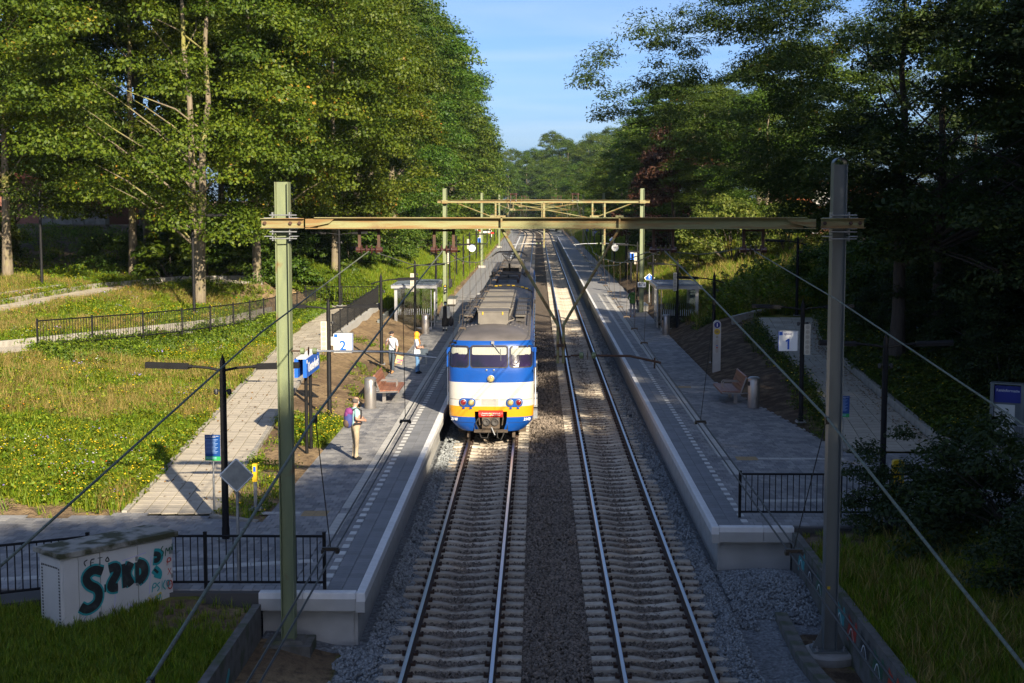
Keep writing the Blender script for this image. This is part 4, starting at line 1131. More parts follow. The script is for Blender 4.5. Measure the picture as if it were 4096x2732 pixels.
def pantograph(y, up):
    mb = MB()
    for s in (-1, 1): mb.tube([(s * .55, y - .9, 3.86), (s * .55, y + .9, 3.86)], .04, 6); 
    for yy in (-.9, 0, .9): mb.tube([(-.55, y + yy, 3.86), (.55, y + yy, 3.86)], .04, 6)
    o = mb.build('pantograph', M['t_roofd'], train)
    for s in (-1, 1):
        for yy in (-.8, .8):
            mb = MB(); mb.lathe([(.05, 0), (.08, .04), (.05, .07), (.08, .11), (.05, .16)], (s * .55, y + yy, 3.66), 10); mb.build('insulator', M['insul'], o)
    zt = 5.06 if up else 4.15
    k = (0, y + .7, 3.9); knee = (0, y - .9, 4.5 if up else 4.05); 
    mb = MB(); mb.tube([k, knee], .06, 8); mb.build('lower_arm', M['t_roofd'], o)
    mb = MB()
    for s in (-1, 1): mb.tube([knee, (s * .42, y + .35, zt - .12)], .025, 6)
    mb.tube([(-.3, y + .05, lerp(knee[2], zt, .75)), (.3, y + .05, lerp(knee[2], zt, .75))], .02, 6)
    mb.tube([knee, (0, y + .35, zt - .12)], .015, 5); mb.tube([(-.42, y + .35, zt - .12), (.42, y + .35, zt - .12)], .022, 6)
    mb.build('upper_arm', M['t_roofd'], o)
    for d in (-.2, .2):
        mb = MB(); mb.tube([(-.98, y + .35 + d, zt - .26), (-.72, y + .35 + d, zt - .06), (-.55, y + .35 + d, zt), (.55, y + .35 + d, zt), (.72, y + .35 + d, zt - .06), (.98, y + .35 + d, zt - .26)], .03, 6); mb.build('collector_strip', M['t_roofd'], o)
    return o
pantograph(28.6, False)
pantograph(33.2, True)
# ---------------------------------------------------------------- overhead line portals
GYS = [26.0, 90.0, 154.0, 218.0]
def ibeam(mb, a, b, h, w, axis='z', t=.016, mi=0):
    """I section from a to b; axis is the direction of the web"""
    a, b = Vector(a), Vector(b); d = (b - a); l = d.length; c = (a + b) / 2
    return d, l, c
def post_mesh(h, w, d_, m, round_top=False):
    mb = MB()
    mb.box((0, 0, h / 2), (w - .03, .02, h))                     # web faces the viewer
    for s in (-1, 1): mb.box((s * (w / 2 - .008), 0, h / 2), (.016, d_, h))
    if round_top:
        n = 12; 
        for k in range(n):
            a0, a1 = math.pi * k / n, math.pi * (k + 1) / n
            r0 = w / 2 - .008
            p = [(math.cos(a) * r, y, h + math.sin(a) * r) for a in (a0, a1) for r in (r0 - .008, r0 + .008) for y in (-d_ / 2, d_ / 2)]
            mb.add(p, [(0, 1, 3, 2), (4, 6, 7, 5), (0, 4, 5, 1), (2, 3, 7, 6)])
    return mb
def spool(mb_list, x, y, z, parent, hang=True, L=.48, name='insulator'):
    mb = MB(); mb.lathe([(.035, -L / 2), (.05, -L / 2 + .01), (.05, -L / 2 + .10), (.03, -L / 2 + .11)], (x, y, z), 12, axis='x')
    mb.lathe([(.03, L / 2 - .11), (.05, L / 2 - .10), (.05, L / 2 - .01), (.035, L / 2)], (x, y, z), 12, axis='x')
    for d in (-.105, -.035, .035, .105): mb.lathe([(.03, -.022), (.085, -.008), (.088, .006), (.03, .02)], (x + d * 1.25, y, z), 14, axis='x')
    mb.lathe([(.022, -L / 2 + .1), (.022, L / 2 - .1)], (x, y, z), 8, axis='x')
    return mb.build(name, M['insul'], parent, smooth=True)
def hanger(x, z_beam, z_ins, root, up=False):
    """square frame carrying a spool insulator under (or over) the beam"""
    mb = MB(); zt = z_beam; zb = z_ins
    for s in (-.17, .17):
        mb.box((x + s, 0, (zt + zb) / 2), (.05, .06, abs(zt - zb) + .1))
    mb.box((x, 0, zt - .03 if not up else zt + .03), (.34, .05, .035))
    o = mb.build('insulator_frame', M['rust'], root)
    spool(None, x, 0, zb, o)
    mb = MB()
    for s in (-.17, .17): mb.box((x + s, -.05, zt + (.04 if not up else -.02)), (.045, .09, .08))
    mb.build('beam_clamp', M['galv'], o)
    return o
# ---- near portal
g1 = thing('catenary_portal', 'near overhead line portal with a rust streaked beam, green left post and grey right post', 'catenary portal', (0, 25.75, 0))
XL1, XR1 = -4.49, 5.29
ZB = 7.55
post_mesh(8.45, .24, .22, None).build('post', M['post_green'], g1, (XL1, .06, -.18), R(-4), smooth=False)
post_mesh(8.72, .245, .22, None, True).build('post', M['grey_post'], g1, (XR1, .06, -.15), R(3), smooth=False)
mb = MB()
mb.box((.4, -.1, ZB), (8.5, .012, .19)); mb.box((.4, -.14, ZB + .095), (8.6, .13, .016)); mb.box((.4, -.17, ZB - .09), (8.9, .15, .016))
mb.build('beam', M['beam_rust'], g1)
for xs_, xe in ((XL1, -1), (XR1, 1)):
    mb = MB(); mb.box((xs_ + .03, -.16, ZB), (.74, .02, .15)); mb.box((xs_ + .03, -.19, ZB + .08), (.76, .08, .014)); mb.box((xs_ + .03, -.19, ZB - .08), (.76, .08, .014))
    if xe < 0: mb.prism([(xs_ + .43, -.17, ZB + .075), (xs_ + .95, -.17, ZB + .085), (xs_ + .85, -.17, ZB + .0), (xs_ + .5, -.17, ZB - .075), (xs_ + .43, -.17, ZB - .07)], (0, .02, 0))
    else: mb.prism([(xs_ - .43, -.17, ZB + .075), (xs_ - .95, -.17, ZB + .085), (xs_ - .85, -.17, ZB + .0), (xs_ - .5, -.17, ZB - .075), (xs_ - .43, -.17, ZB - .07)][::-1], (0, .02, 0))
    br = mb.build('beam_bracket', M['beam_rust'], g1)
    for dx in (-.28, .17, .33):
        mb = MB(); mb.lathe([(.035, -.02), (.035, .0), (.022, .0), (.022, -.035)], (xs_ + dx, -.18, ZB), 6, axis='y'); mb.build('bolt', M['rust'], br)
    for z, hh in ((ZB + .14, .1), (ZB - .15, .1), (ZB - .27, .08)):
        mb = MB()
        for s in (-.15, .15): mb.box((xs_ + s, -.06, z), (.02, .2, hh)); mb.box((xs_ + s * 1.5, -.08, z - hh / 2 * (1 if z > ZB else -1)), (.14, .2, .012))
        mb.tube([(xs_ - .2, -.17, z), (xs_ + .28, -.17, z)], .012, 6)
        mb.build('clamp', M['galv'], g1)
for x in (-2.96, -1.64, 2.22, 3.80): hanger(x, ZB - .1, ZB - .47, g1)
# V frame holding the registration arm of the right track
mb = MB(); mb.tube([(-.62, -.1, ZB - .1), (.37, -.1, 5.76), (.37, -.1, 5.08)], .027, 6); mb.build('v_strut', M['beam_rust'], g1)
mb = MB(); mb.tube([(1.44, -.1, ZB - .1), (.47, -.1, 5.76), (.47, -.1, 5.08)], .027, 6); mb.build('v_strut', M['beam_rust'], g1)
mb = MB(); mb.box((.42, -.1, 5.40), (.12, .09, .05)); mb.tube([(.3, -.1, 5.2), (.6, -.1, 5.2)], .018, 6); mb.build('v_clamp', M['rust'], g1)
for x in (-.62, 1.44):
    mb = MB(); mb.box((x, -.18, ZB), (.03, .05, .24)); mb.box((x, -.15, ZB + .12), (.14, .12, .03)); mb.build('strut_shoe', M['beam_rust'], g1)
def reg_arm(root, x0, x1, z0, z1, m='galv', dy=0):
    d = 1 if x1 > x0 else -1
    mb = MB(); mb.tube([(x0, dy, z0), (x0 + d * .2, dy, z0)], .016, 6); mb.lathe([(.02, -.15), (.06, -.14), (.06, -.08), (.03, -.07)], (x0 + d * .30, dy, z0), 10, axis='x', mi=1); mb.lathe([(.03, .07), (.06, .08), (.06, .14), (.02, .15)], (x0 + d * .30, dy, z0), 10, axis='x', mi=1)
    for q in (-.055, -.015, .025, .06): mb.lathe([(.03, -.012), (.08, -.004), (.08, .004), (.03, .012)], (x0 + d * .30, dy, z0), 12, axis='x', mi=2)
    mb.build('arm_insulator', [M['rust'], M['insul_green'], M['insul']], root)
    xm = lerp(x0, x1, .66)
    mb = MB(); mb.tube([(x0 + d * .42, dy, z0), (xm, dy, z0 - .01), (x1, dy, z1)], .022, 7)
    xc = lerp(x0, x1, .93); mb.tube([(xc, dy, z1 + .09), (xc, dy, z1 - .02), (xc, dy, z1 - .1)], .016, 6)
    mb.build('registration_arm', M[m], root)
reg_arm(g1, XL1 + .13, -1.78, 5.28, 5.16)
reg_arm(g1, .60, 2.20, 5.21, 5.08, 'rust')
mb = MB(); mb.box((XL1, .12, -.25), (.85, .75, .42)); mb.box((XL1, .12, -.02), (.62, .55, .08), tap=.8); mb.build('foundation_block', M['concrete_dark'], g1)
mb = MB(); mb.lathe([(.50, -.5), (.50, .02), (.46, .06), (0.01, .06)], (XR1, .1, -.22), 36); mb.build('foundation_plinth', M['concrete'], g1, smooth=True)
mb = MB(); mb.box((XR1, .1, -.14), (.62, .46, .035)); 
for s in (-1, 1): mb.prism([(XR1 + s * .12, .09, -.12), (XR1 + s * .30, .09, -.12), (XR1 + s * .12, .09, .28)], (0, .02, 0))
bp_ = mb.build('base_plate', M['grey_post'], g1)
for sx in (-.24, .24):
    for sy in (-.06, .26):
        mb = MB(); mb.lathe([(.04, 0), (.04, .03), (.018, .03), (.018, .08)], (XR1 + sx, sy, -.122), 6); mb.build('anchor_bolt', M['galv'], bp_)
mb = MB(); mb.box((XR1 - .04, .0, 1.02), (.05, .012, .05)); mb.build('post_marker', M['yellow'], g1)

# ---- further portals with a hanging truss
def portal(y, label, xl, xr, zb=7.82):
    g = thing('catenary_portal', label, 'catenary portal', (0, y, 0))
    for x in (xl, xr):
        post_mesh(zb + .9, .26, .24, None).build('post', M['post_green'], g, (x, .15, -.1))
        mb = MB(); mb.box((x, .15, PZ + .08), (.75, .6, .3)); mb.build('foundation_block', M['concrete'], g)
    sp = xr - xl; X = lambda f: xl + sp * f
    mb = MB(); mb.box(((xl + xr) / 2, -.02, zb), (sp + .9, .012, .16)); mb.box(((xl + xr) / 2, -.06, zb + .08), (sp + .9, .12, .016)); mb.box(((xl + xr) / 2, -.06, zb - .08), (sp + .9, .12, .016)); mb.build('beam', M['beam_rust'], g)
    for f in (0, 1):
        mb = MB(); mb.box((X(f), -.02, zb - .02), (.36, .3, .2)); mb.build('beam_bracket', M['beam_rust'], g)
    zc = zb - 1.0
    mb = MB(); mb.tube([(X(.252), 0, zc), (X(.757), 0, zc)], .035, 4); mb.build('lower_chord', M['beam_rust'], g)
    for a, b in (((X(.06), zb - .1), (X(.252), zc)), ((X(.95), zb - .1), (X(.757), zc)), ((X(.32), zb - .1), (X(.73), zc)), ((X(.68), zb - .1), (X(.28), zc))):
        if a[0] == X(.68): b = (X(.50), zb - .45)
        mb = MB(); mb.tube([(a[0], .0, a[1]), (b[0], .0, b[1])], .035, 4); mb.build('diagonal', M['beam_rust'], g)
    for f, zl in ((.258, zc - .05), (.504, 5.0), (.748, zc - .05), (.81, 5.15)):
        mb = MB(); mb.box((X(f), -.04, (zb + zl) / 2), (.10, .08, zb - zl)); mb.build('hanging_strut', M['beam_rust'], g)
    for f in (.252, .757):
        mb = MB(); mb.prism([(X(f) - .3, -.05, zc - .05), (X(f) + .3, -.05, zc - .05), (X(f) + .25, -.05, zc + .16), (X(f) - .25, -.05, zc + .16)], (0, .02, 0)); mb.build('gusset_plate', M['beam_rust'], g)
    for x in (-1.45, 2.35): hanger(x, zb + .08, zb + .45, g, up=True)
    reg_arm(g, X(.504) - .05, -1.5, 5.25, 5.17, 'galv', -.05); reg_arm(g, X(.81) - .05, 2.25, 5.25, 5.17, 'galv', -.05)
    return g
p2 = portal(90, 'second overhead line portal, with the kilometre sign on its right post', -5.67, 6.46)
portal(154, 'third overhead line portal, behind the one with the kilometre sign', -5.8, 7.0)
portal(218, 'fourth overhead line portal, at the far ends of the platforms', -5.6, 6.9)
mb = MB(); mb.box((6.46, -.04, 2.72), (.50, .02, .31)); ks = mb.build('km_sign', M['white'], p2)
text('87', .26, M['black'], ks, (6.39, -.055, 2.73), bold=.004); text('.5', .19, M['black'], ks, (6.60, -.055, 2.70), bold=.003)
mb = MB(); mb.box((-5.67, -.02, 2.45), (.16, .02, .5)); sg = mb.build('number_plate', M['black'], p2)
text('87', .11, M['white'], sg, (-5.67, -.034, 2.45)); text('10', .11, M['white'], sg, (-5.67, -.034, 2.29))
mb = MB(); mb.add([(-5.73, -.035, 2.58), (-5.61, -.035, 2.58), (-5.67, -.035, 2.68)], [(0, 1, 2)]); mb.build('warning_triangle', M['yellow'], sg)
mb = MB(); mb.box((-6.0, .15, 2.8), (.22, .3, .5)); mb.box((-5.35, .15, 2.8), (.22, .3, .5)); mb.build('junction_box', M['black'], p2)

# ---- wires
MESS_Z = [(2, 5.35), (7, 5.6), (11.9, 6.16), (19, 6.65), (26, 7.08), (33, 6.55), (41, 6.2), (50, 5.95), (58, 5.85), (66, 5.95), (74, 6.5), (82, 7.3), (90, 8.25), (98, 7.3), (108, 6.4), (122, 5.8), (136, 6.4), (146, 7.3), (154, 8.25), (162, 7.3), (172, 6.4), (186, 5.8), (200, 6.4), (210, 7.3), (218, 8.25), (236, 6.5), (260, 6.0), (330, 6.0)]
def mz(y): return float(np.interp(y, [a for a, b in MESS_Z], [b for a, b in MESS_Z]))
for cx, lab, mx in ((-1.73, 'overhead line above the left track, rope, droppers and twin contact wires', -1.66), (2.15, 'overhead line above the right track, rope, droppers and twin contact wires', 2.24)):
    oh = thing('overhead_line', lab, 'overhead line', (0, 0, 0))
    mxx = lambda y: mx + (.22 if cx > 0 else -.25) * max(0, (26 - y) / 19.0) + (.1 if y > 60 else 0)
    cz = lambda y: 5.06 if y > 22 else lerp(5.0, 5.06, y / 22)
    ys_ = sorted(set([2, 4, 7, 9.5, 12, 15, 19, 22] + list(np.arange(26, 332, 3.0))))
    mb = MB(); mb.tube([(mxx(y), y, mz(y)) for y in ys_], .011, 6); mb.build('messenger_rope', M['rope'], oh)
    for s in (-.04, .04):
        mb = MB(); mb.tube([(cx + s + (.25 if y > 60 else .25 * max(0, (y - 26)) / 34), y, cz(y)) for y in ys_], .0085, 5); mb.build('contact_wire', M['wire'], oh)
    y = 6.2; 
    yl = [7.0, 12.0, 19.0] + list(np.arange(29.5, 88, 3.3)) + list(np.arange(93, 152, 4.5)) + list(np.arange(158, 215, 6))
    for y in yl:
        xc = cx + (.25 if y > 60 else .25 * max(0, (y - 26)) / 34)
        mb = MB(); mb.tube([(mxx(y), y, mz(y)), (xc, y, cz(y) + .03)], .0045, 4)
        mb.box((xc, y, cz(y) + .012), (.14, .03, .03)); mb.box((xc - .06, y, cz(y) - .005), (.03, .07, .03)); mb.box((xc + .06, y, cz(y) - .005), (.03, .07, .03)); mb.box((mxx(y), y, mz(y) - .02), (.03, .05, .06))
        mb.build('dropper', M['dropper'] if y > 26 else M['wire'], oh)
    if cx > 0:
        for pts_ in ([(2.3, 66.5, 6.0), (2.27, 65, 5.6), (2.2, 62, 5.25), (2.2, 60.2, 5.08)], [(2.25, 57, 5.08), (2.28, 56, 5.35), (2.3, 55, 5.5), (2.4, 54, 5.38), (2.55, 53.5, 5.2)], [(2.35, 58, 5.85), (2.45, 57, 5.5), (2.6, 56, 5.25)]):
            mb = MB(); mb.tube(pts_, .012, 6); mb.build('jumper_cable', M['wire'], oh)
def feeder(name, label, pts_, r=.011):
    mb = MB(); mb.tube(pts_, r, 6); o = mb.build(name, M['rope']); tag(o, label, 'wire rope'); return o
feeder('feeder_cable', 'verdigris feeder rope sagging from the leftmost insulator of the near portal', [(-3.6, 7, 5.35), (-3.5, 9.5, 5.6), (-3.25, 17, 6.4), (-2.97, 25.9, 7.06), (-2.94, 30, 6.75), (-2.92, 34, 6.45), (-2.9, 40, 6.15), (-2.9, 46, 5.95), (-2.9, 60, 5.6), (-2.9, 76, 5.35), (-2.9, 105, 5.65), (-2.9, 130, 6.8), (-2.9, 153, 8.2)])
feeder('feeder_cable', 'verdigris feeder rope running to the rightmost insulator of the near portal', [(4.75, 6, 5.2), (4.45, 13, 5.9), (4.1, 20, 6.6), (3.80, 25.9, 7.08)])
feeder('cross_rope', 'short slack rope joining the two right insulators of the near portal', [(2.42, 26.2, 7.03), (2.9, 26.3, 6.98), (3.3, 26.3, 7.02), (3.62, 26.15, 7.1)], .010)
feeder('cross_rope', 'long slack rope crossing above platform one from the near portal', [(2.05, 26.2, 7.05), (1.9, 30, 6.75), (2.0, 36, 6.35), (1.9, 44, 5.95), (1.75, 54, 5.75), (1.6, 66, 6.2), (1.7, 90, 7.7)], .010)

# ---------------------------------------------------------------- lamps and speakers
def arm_pts(s, L): return [(0, 0, 0), (s * .25, 0, .09), (s * .55, 0, .13), (s * L, 0, .14)]
def lamp_post(label, loc, kind, h=3.9, group=None, speaker=False, rz=0, cam_=True):
    """kind: 'T' two long luminaires, 'R' / 'L' one luminaire with a short tail, 'P' bare pole"""
    root = thing('lamp_post' if kind != 'P' else 'speaker_post', label, 'lamp post' if kind != 'P' else 'speaker post', loc, rz, group)
    mb = MB(); mb.lathe([(.085, 0), (.085, .25), (.075, .3), (.07, h - .35), (.062, h - .35), (.062, h - .1), (.004, h + .08)], n=14); mb.build('pole', M['black_steel'], root, smooth=True)
    mb = MB(); mb.box((0, 0, .02), (.32, .32, .03))
    for a in range(4): mb.lathe([(.02, .03), (.02, .08)], (.12 * (1 if a % 2 else -1), .12 * (1 if a > 1 else -1), 0), 6)
    mb.build('base_plate', M['galv'], root)
    z = h - .28
    def arm(s, long):
        L = .95
        if long:
            mb = MB(); mb.tube([(0, 0, z), (s * .3, 0, z + .06), (s * .65, 0, z + .09)], .028, 7); mb.lathe([(.04, -.04), (.04, .04)], (s * .68, 0, z + .09), 8, axis='x'); mb.build('arm', M['black_steel'], root, smooth=True)
            mb = MB(); x0, x1 = s * .72, s * 1.62
            mb.prism([(x0, -.075, z + .03), (x0, .075, z + .03), (x0, .075, z + .10), (x0, .035, z + .155), (x0, -.035, z + .155), (x0, -.075, z + .10)], (x1 - x0, 0, .03)); mb.build('luminaire', M['black_steel'], root)
        else:
            mb = MB(); mb.tube([(0, 0, z), (s * .2, 0, z - .03), (s * .42, 0, z - .12)], .03, 6); mb.build('arm', M['black_steel'], root)
    if kind in 'TR': arm(1, True)
    if kind in 'TL': arm(-1, True)
    if kind == 'R': arm(-1, False)
    if kind == 'L': arm(1, False)
    if speaker: speaker_column(root, h - 1.15 if kind != 'P' else h - .55)
    if cam_:
        for s in ((-1, 1) if kind == 'T' else (1,)):
            mb = MB(); mb.lathe([(.004, -.07), (.045, -.05), (.05, .02), (.03, .06)], (s * .14, -.03, h - .72), 10); mb.box((s * .09, -.02, h - .70), (.06, .05, .04)); mb.build('camera_dome', M['black'], root, smooth=True)
    return root
def speaker_column(root, z, s=-1):
    mb = MB(); mb.box((s * .14, -.06, z), (.19, .14, .98)); o = mb.build('loudspeaker', M['speaker'], root)
    for k in range(6):
        mb = MB(); mb.lathe([(.066, -.134), (.066, -.131)], (s * .14, 0, z - .40 + k * .16), 16, axis='y'); mb.build('speaker_disc', M['speaker_hole'], o)
    mb = MB(); mb.box((s * -.0, .05, z + .1), (.12, .05, .8)); mb.build('mounting_plate', M['galv'], root)
lamp_post('black lamp post with two arms standing in the shaded plaza behind the diamond sign', (-6.6, 30.35, PZ), 'T')
s2 = lamp_post('black lamp post carrying the white number 2 panel above the sandy bank', (-6.78, 47.2, PZ + .02), 'T', speaker=True)
lamp_post('black one armed lamp post on the bank beside the man with the paper bag', (-6.74, 62.9, PZ + .05), 'R')
lamp_post('black lamp post with loudspeaker in front of the left shelter', (-6.56, 78.3, PZ), 'R', speaker=True)
lg = 'lamp posts along the far part of the left platform'
for i, (y, sp) in enumerate(((96, 0), (111, 1), (144, 1), (160, 0), (175, 1), (195, 0), (210, 1), (228, 0), (246, 0))):
    lamp_post('black one armed lamp post on the left platform, %s past the shelter' % ORD[i], (-6.65, y, PZ + .05), 'R', speaker=bool(sp), group=lg)
r1 = lamp_post('black lamp post with two arms inside the railing by the dark bush', (8.47, 35.4, PZ), 'T')
s1 = lamp_post('black lamp post carrying the white number 1 panel in dark soil', (8.47, 46.5, PZ + .08), 'T', speaker=False)
lamp_post('black one armed lamp post on the soil bank behind the information pillar', (7.67, 63.2, PZ + .1), 'L')
lamp_post('black lamp post with loudspeaker in front of the right shelter', (7.62, 79.2, PZ), 'L', speaker=True)
rg = 'lamp posts along the far part of the right platform'
for i, (y, sp) in enumerate(((96, 0), (111, 1), (144, 1), (160, 0), (175, 0), (195, 1), (210, 0), (228, 0))):
    lamp_post('black one armed lamp post on the right platform, %s past the shelter' % ORD[i], (7.62, y, PZ + .05), 'L', speaker=bool(sp), group=rg)
def zz_(x, y): return float(height(np.array([x]), np.array([y]))[0])
lamp_post('black lamp post beside the uppermost ramp flight and the bare slope', (-24.3, 71.2, 3.3), 'L', h=5.1)
lamp_post('black lamp post in front of the split maple trunk', (-15.95, 67.5, zz_(-15.9, 67.5) - .1), 'T', h=5.1)
lamp_post('black lamp post behind the far turn of the ramp', (-11.15, 82.2, 1.95), 'T', h=4.3)
lamp_post('black lamp post at the top of the right hand ramp', (12.9, 72.5, 2.2), 'L', h=3.9)
# platform number panels
def number_panel(root, side, digit, z):
    x = side
    mb = MB(); mb.box((x + .035, .04, z + .035), (.60, .10, .60)); b = mb.build('sign_case', M['galv'], root)
    mb = MB(); mb.box((x, -.03, z), (.60, .06, .62)); p = mb.build('number_panel', M['white'], root)
    mb = MB(); mb.box((x + (.302 if side > 0 else -.302), -.03, z), (.012, .064, .62)); mb.build('panel_edge', M['blue_sign'], p)
    mb = MB(); mb.box((x - .23, -.063, z + .245), (.11, .006, .11)); mb.build('blue_square', M['blue_sign'], p)
    text('spoor', .105, M['navy'], p, (x + .0, -.064, z + .235), bold=.001)
    if digit == '2': text(digit, .44, M['blue_sign'], p, (x + .0, -.064, z - .09), bold=.012)
    else:
        mb = MB(); mb.prism([(x + a, -.0625, z - .09 + b) for a, b in ((-.02, -.17), (.04, -.17), (.04, .17), (-.01, .17), (-.09, .10), (-.065, .065), (-.02, .10))], (0, -.004, 0)); mb.build('digit', M['blue_sign'], p)
number_panel(s2, .47, '2', 2.52)
number_panel(s1, -.46, '1', 2.62)
speaker_column(s1, 2.68, 1)
# ---------------------------------------------------------------- signs
def pole_sign(name, label, loc, h, r=.03, m='galv', rz=0, group=None):
    root = thing(name, label, 'sign', loc, rz, group)
    mb = MB(); mb.lathe([(r * 1.25, 0), (r * 1.25, h * .45), (r, h * .47), (r, h), (.003, h + .01)], n=10); mb.build('pole', M[m], root, smooth=True)
    return root
def rules_board(label, loc, h, rz):
    r = pole_sign('house_rules_sign', label, loc, h, .022, rz=rz)
    z = h - .32
    mb = MB(); mb.box((0, -.035, z + .06), (.36, .016, .50)); b = mb.build('blue_panel', M['navy_board'], r)
    mb = MB(); mb.box((0, -.035, z - .24), (.36, .016, .095)); g = mb.build('green_panel', M['green_board'], r)
    text('Prettig en fijn wachten samen\nwelkom op dit station', .026, M['white'], b, (-.16, -.046, z + .265), align='LEFT')
    for k in range(11):
        mb = MB(); zz = z + .20 - k * .031
        mb.box((-.02 - (k % 3) * .015, -.0445, zz), (.29 - (k % 3) * .03, .003, .009)); mb.build('print_line', M['print_pale'], b)
    for k in range(2):
        mb = MB(); mb.box((-.03, -.0445, z - .215 - k * .03), (.24, .003, .011)); mb.build('print_line', M['print_pale'], g)
    return r
M['navy_board'] = mat('navy_board', (.008, .05, .20), .35)
M['green_board'] = mat('green_board', (.03, .30, .09), .35)
M['print_pale'] = mat('pale_print', (.25, .38, .60), .5)
rules_board('blue and green house rules board beside the sandy ramp foot', (-7.42, 32.95, PZ), 1.85, R(-4))
rules_board('blue and green house rules board in the soil behind the right mast', (8.56, 40.6, PZ), 1.75, R(-6))
d = pole_sign('diamond_sign', 'back of a grey diamond sign on a pole behind the railing', (-5.62, 26.9, PZ), 2.28, .028)
mb = MB(); a = .31
mb.prism([(0, -.03, 2.06 - a * 1.0), (a, -.03, 2.06), (0, -.03, 2.06 + a), (-a, -.03, 2.06)], (0, -.012, 0)); dp = mb.build('sign_plate', M['galv'], d)
mb = MB()
q = [(0, 2.06 - a), (a, 2.06), (0, 2.06 + a), (-a, 2.06)]
for i in range(4):
    p0, p1 = q[i], q[(i + 1) % 4]; mb.tube([(p0[0], -.036, p0[1]), (p1[0], -.036, p1[1])], .017, 4)
mb.build('white_rim', M['white'], dp)
for z in (1.9, 2.25):
    mb = MB(); mb.box((0, -.01, z), (.12, .09, .03)); mb.build('sign_clip', M['galv'], d)
# diamond number signs along platform one
for digit, x, y, h in (('4', 7.75, 151, 3.0), ('6', 7.7, 195, 2.9)):
    r = pole_sign('diamond_sign', ('small blue diamond sign reading 4 left of the right hand clock' if digit == '4' else 'smallest blue diamond sign, reading 6, farthest along the right platform'), (x, y, PZ), h, .03)
    a = .31; mb = MB(); mb.prism([(0, -.04, h - a), (a, -.04, h), (0, -.04, h + a), (-a, -.04, h)], (0, -.012, 0)); w_ = mb.build('white_rim', M['white'], r)
    a = .275; mb = MB(); mb.prism([(0, -.054, h - a), (a, -.054, h), (0, -.054, h + a), (-a, -.054, h)], (0, -.01, 0)); mb.build('sign_plate', M['blue_sign'], r)
    text(digit, .36, M['white'], r, (0, -.068, h - .01), bold=.008)
r = pole_sign('pentagon_sign', 'blue pointed sign with white rim behind the right shelter roof', (7.62, 99, PZ), 2.0, .03)
for s, m_, yy in ((1.0, 'white', -.04), (.86, 'blue_sign', -.055)):
    mb = MB(); mb.prism([(x * s, yy, 1.9 + z * s) for x, z in ((-.22, -.16), (.22, -.16), (.36, .0), (.0, .30), (-.36, .0))], (0, -.012, 0)); mb.build('sign_plate' if s < 1 else 'white_rim', M[m_], r)
text('5', .24, M['white'], r, (0, -.07, 1.95), bold=.006)
# station name boards
def name_board(label, loc, dy, text_face, word, L=2.4):
    r = thing('station_name_sign', label, 'sign', loc)
    for y in (0, dy):
        mb = MB(); mb.lathe([(.05, 0), (.05, 2.75)], (0, y, 0), 10); mb.build('post', M['black_steel'], r)
    mb = MB(); mb.box((.10 * text_face, dy / 2, 2.52), (.10, L, .52)); b = mb.build('name_panel', M['blue_sign'], r)
    mb = MB(); mb.box((-.14 * text_face, dy / 2, 2.52), (.10, L, .52)); mb.build('rear_panel', M['blue_sign'], r)
    mb = MB(); mb.box((0, dy / 2, 2.80), (.26, L * .96, .05)); mb.build('light_strip', M['white'], r)
    text(word, .40, M['white'], b, (.155 * text_face, dy / 2 + .05, 2.50), (R(90), 0, R(90) if text_face > 0 else R(-90)), bold=.006)
    mb = MB(); mb.box((.155 * text_face, dy / 2 - L / 2 + .10, 2.70), (.006, .1, .1)); mb.build('white_square', M['white'], b)
    return r
name_board('blue station name board Oosterbeek on two black posts beside the near portal post', (-6.55, 41.0, PZ), .8, 1, 'Oosterbeek')
name_board('blue station name board seen edge on beside the clock of platform one', (7.8, 120.5, PZ), 1.4, -1, 'Oosterbeek')
name_board('far blue station name board on the left platform', (-6.6, 168, PZ), 1.4, 1, 'Oosterbeek')
name_board('far blue station name board beside the number 6 diamond', (7.75, 226, PZ), 1.4, -1, 'Oosterbeek')
# clocks
def clock(label, x, y, arm):
    r = thing('platform_clock', label, 'clock', (x, y, PZ))
    for d in (-.25, .25):
        mb = MB(); mb.lathe([(.07, 0), (.07, 4.0 if d < 0 else 3.8), (.004, 4.12)], (d * .8, d * 8, 0), 10); mb.build('post', M['black_steel'], r)
    cxk = arm * 1.15
    mb = MB(); mb.tube([(0, -2, 3.35), (cxk * 2.1, -2, 3.4)], .05, 6); mb.build('arm', M['galv'] if arm < 0 else M['black_steel'], r)
    mb = MB(); mb.lathe([(.30, .08), (.325, .05), (.325, -.05), (.30, -.08)], (cxk, -2.05, 3.02), 28, axis='y'); c_ = mb.build('clock_case', M['t_blue'] if arm > 0 else M['galv'], r, smooth=True)
    mb = MB(); mb.lathe([(.295, -.08), (.295, -.09)], (cxk, -2.05, 3.02), 28, axis='y'); f = mb.build('clock_face', M['white'], c_)
    for k in range(12):
        a = R(30 * k); L = .06
        mb = MB(); mb.box((cxk + math.sin(a) * .24, -2.143, 3.02 + math.cos(a) * .24), (.022, .006, L), ry=a); mb.build('hour_mark', M['black'], c_)
    for a, L, m_, w_ in ((R(33), .23, 'black', .022), (R(275), .17, 'black', .03), (R(95), .20, 'red', .016)):
        mb = MB(); mb.box((cxk + math.sin(a) * L * .45, -2.148, 3.02 + math.cos(a) * L * .45), (w_, .006, L), ry=a); mb.build('hand', M[m_], c_)
clock('round white station clock with blue rim over the left platform', -6.7, 127, 1)
clock('round white station clock hanging from a grey arm over the right platform', 7.9, 128.5, -1)
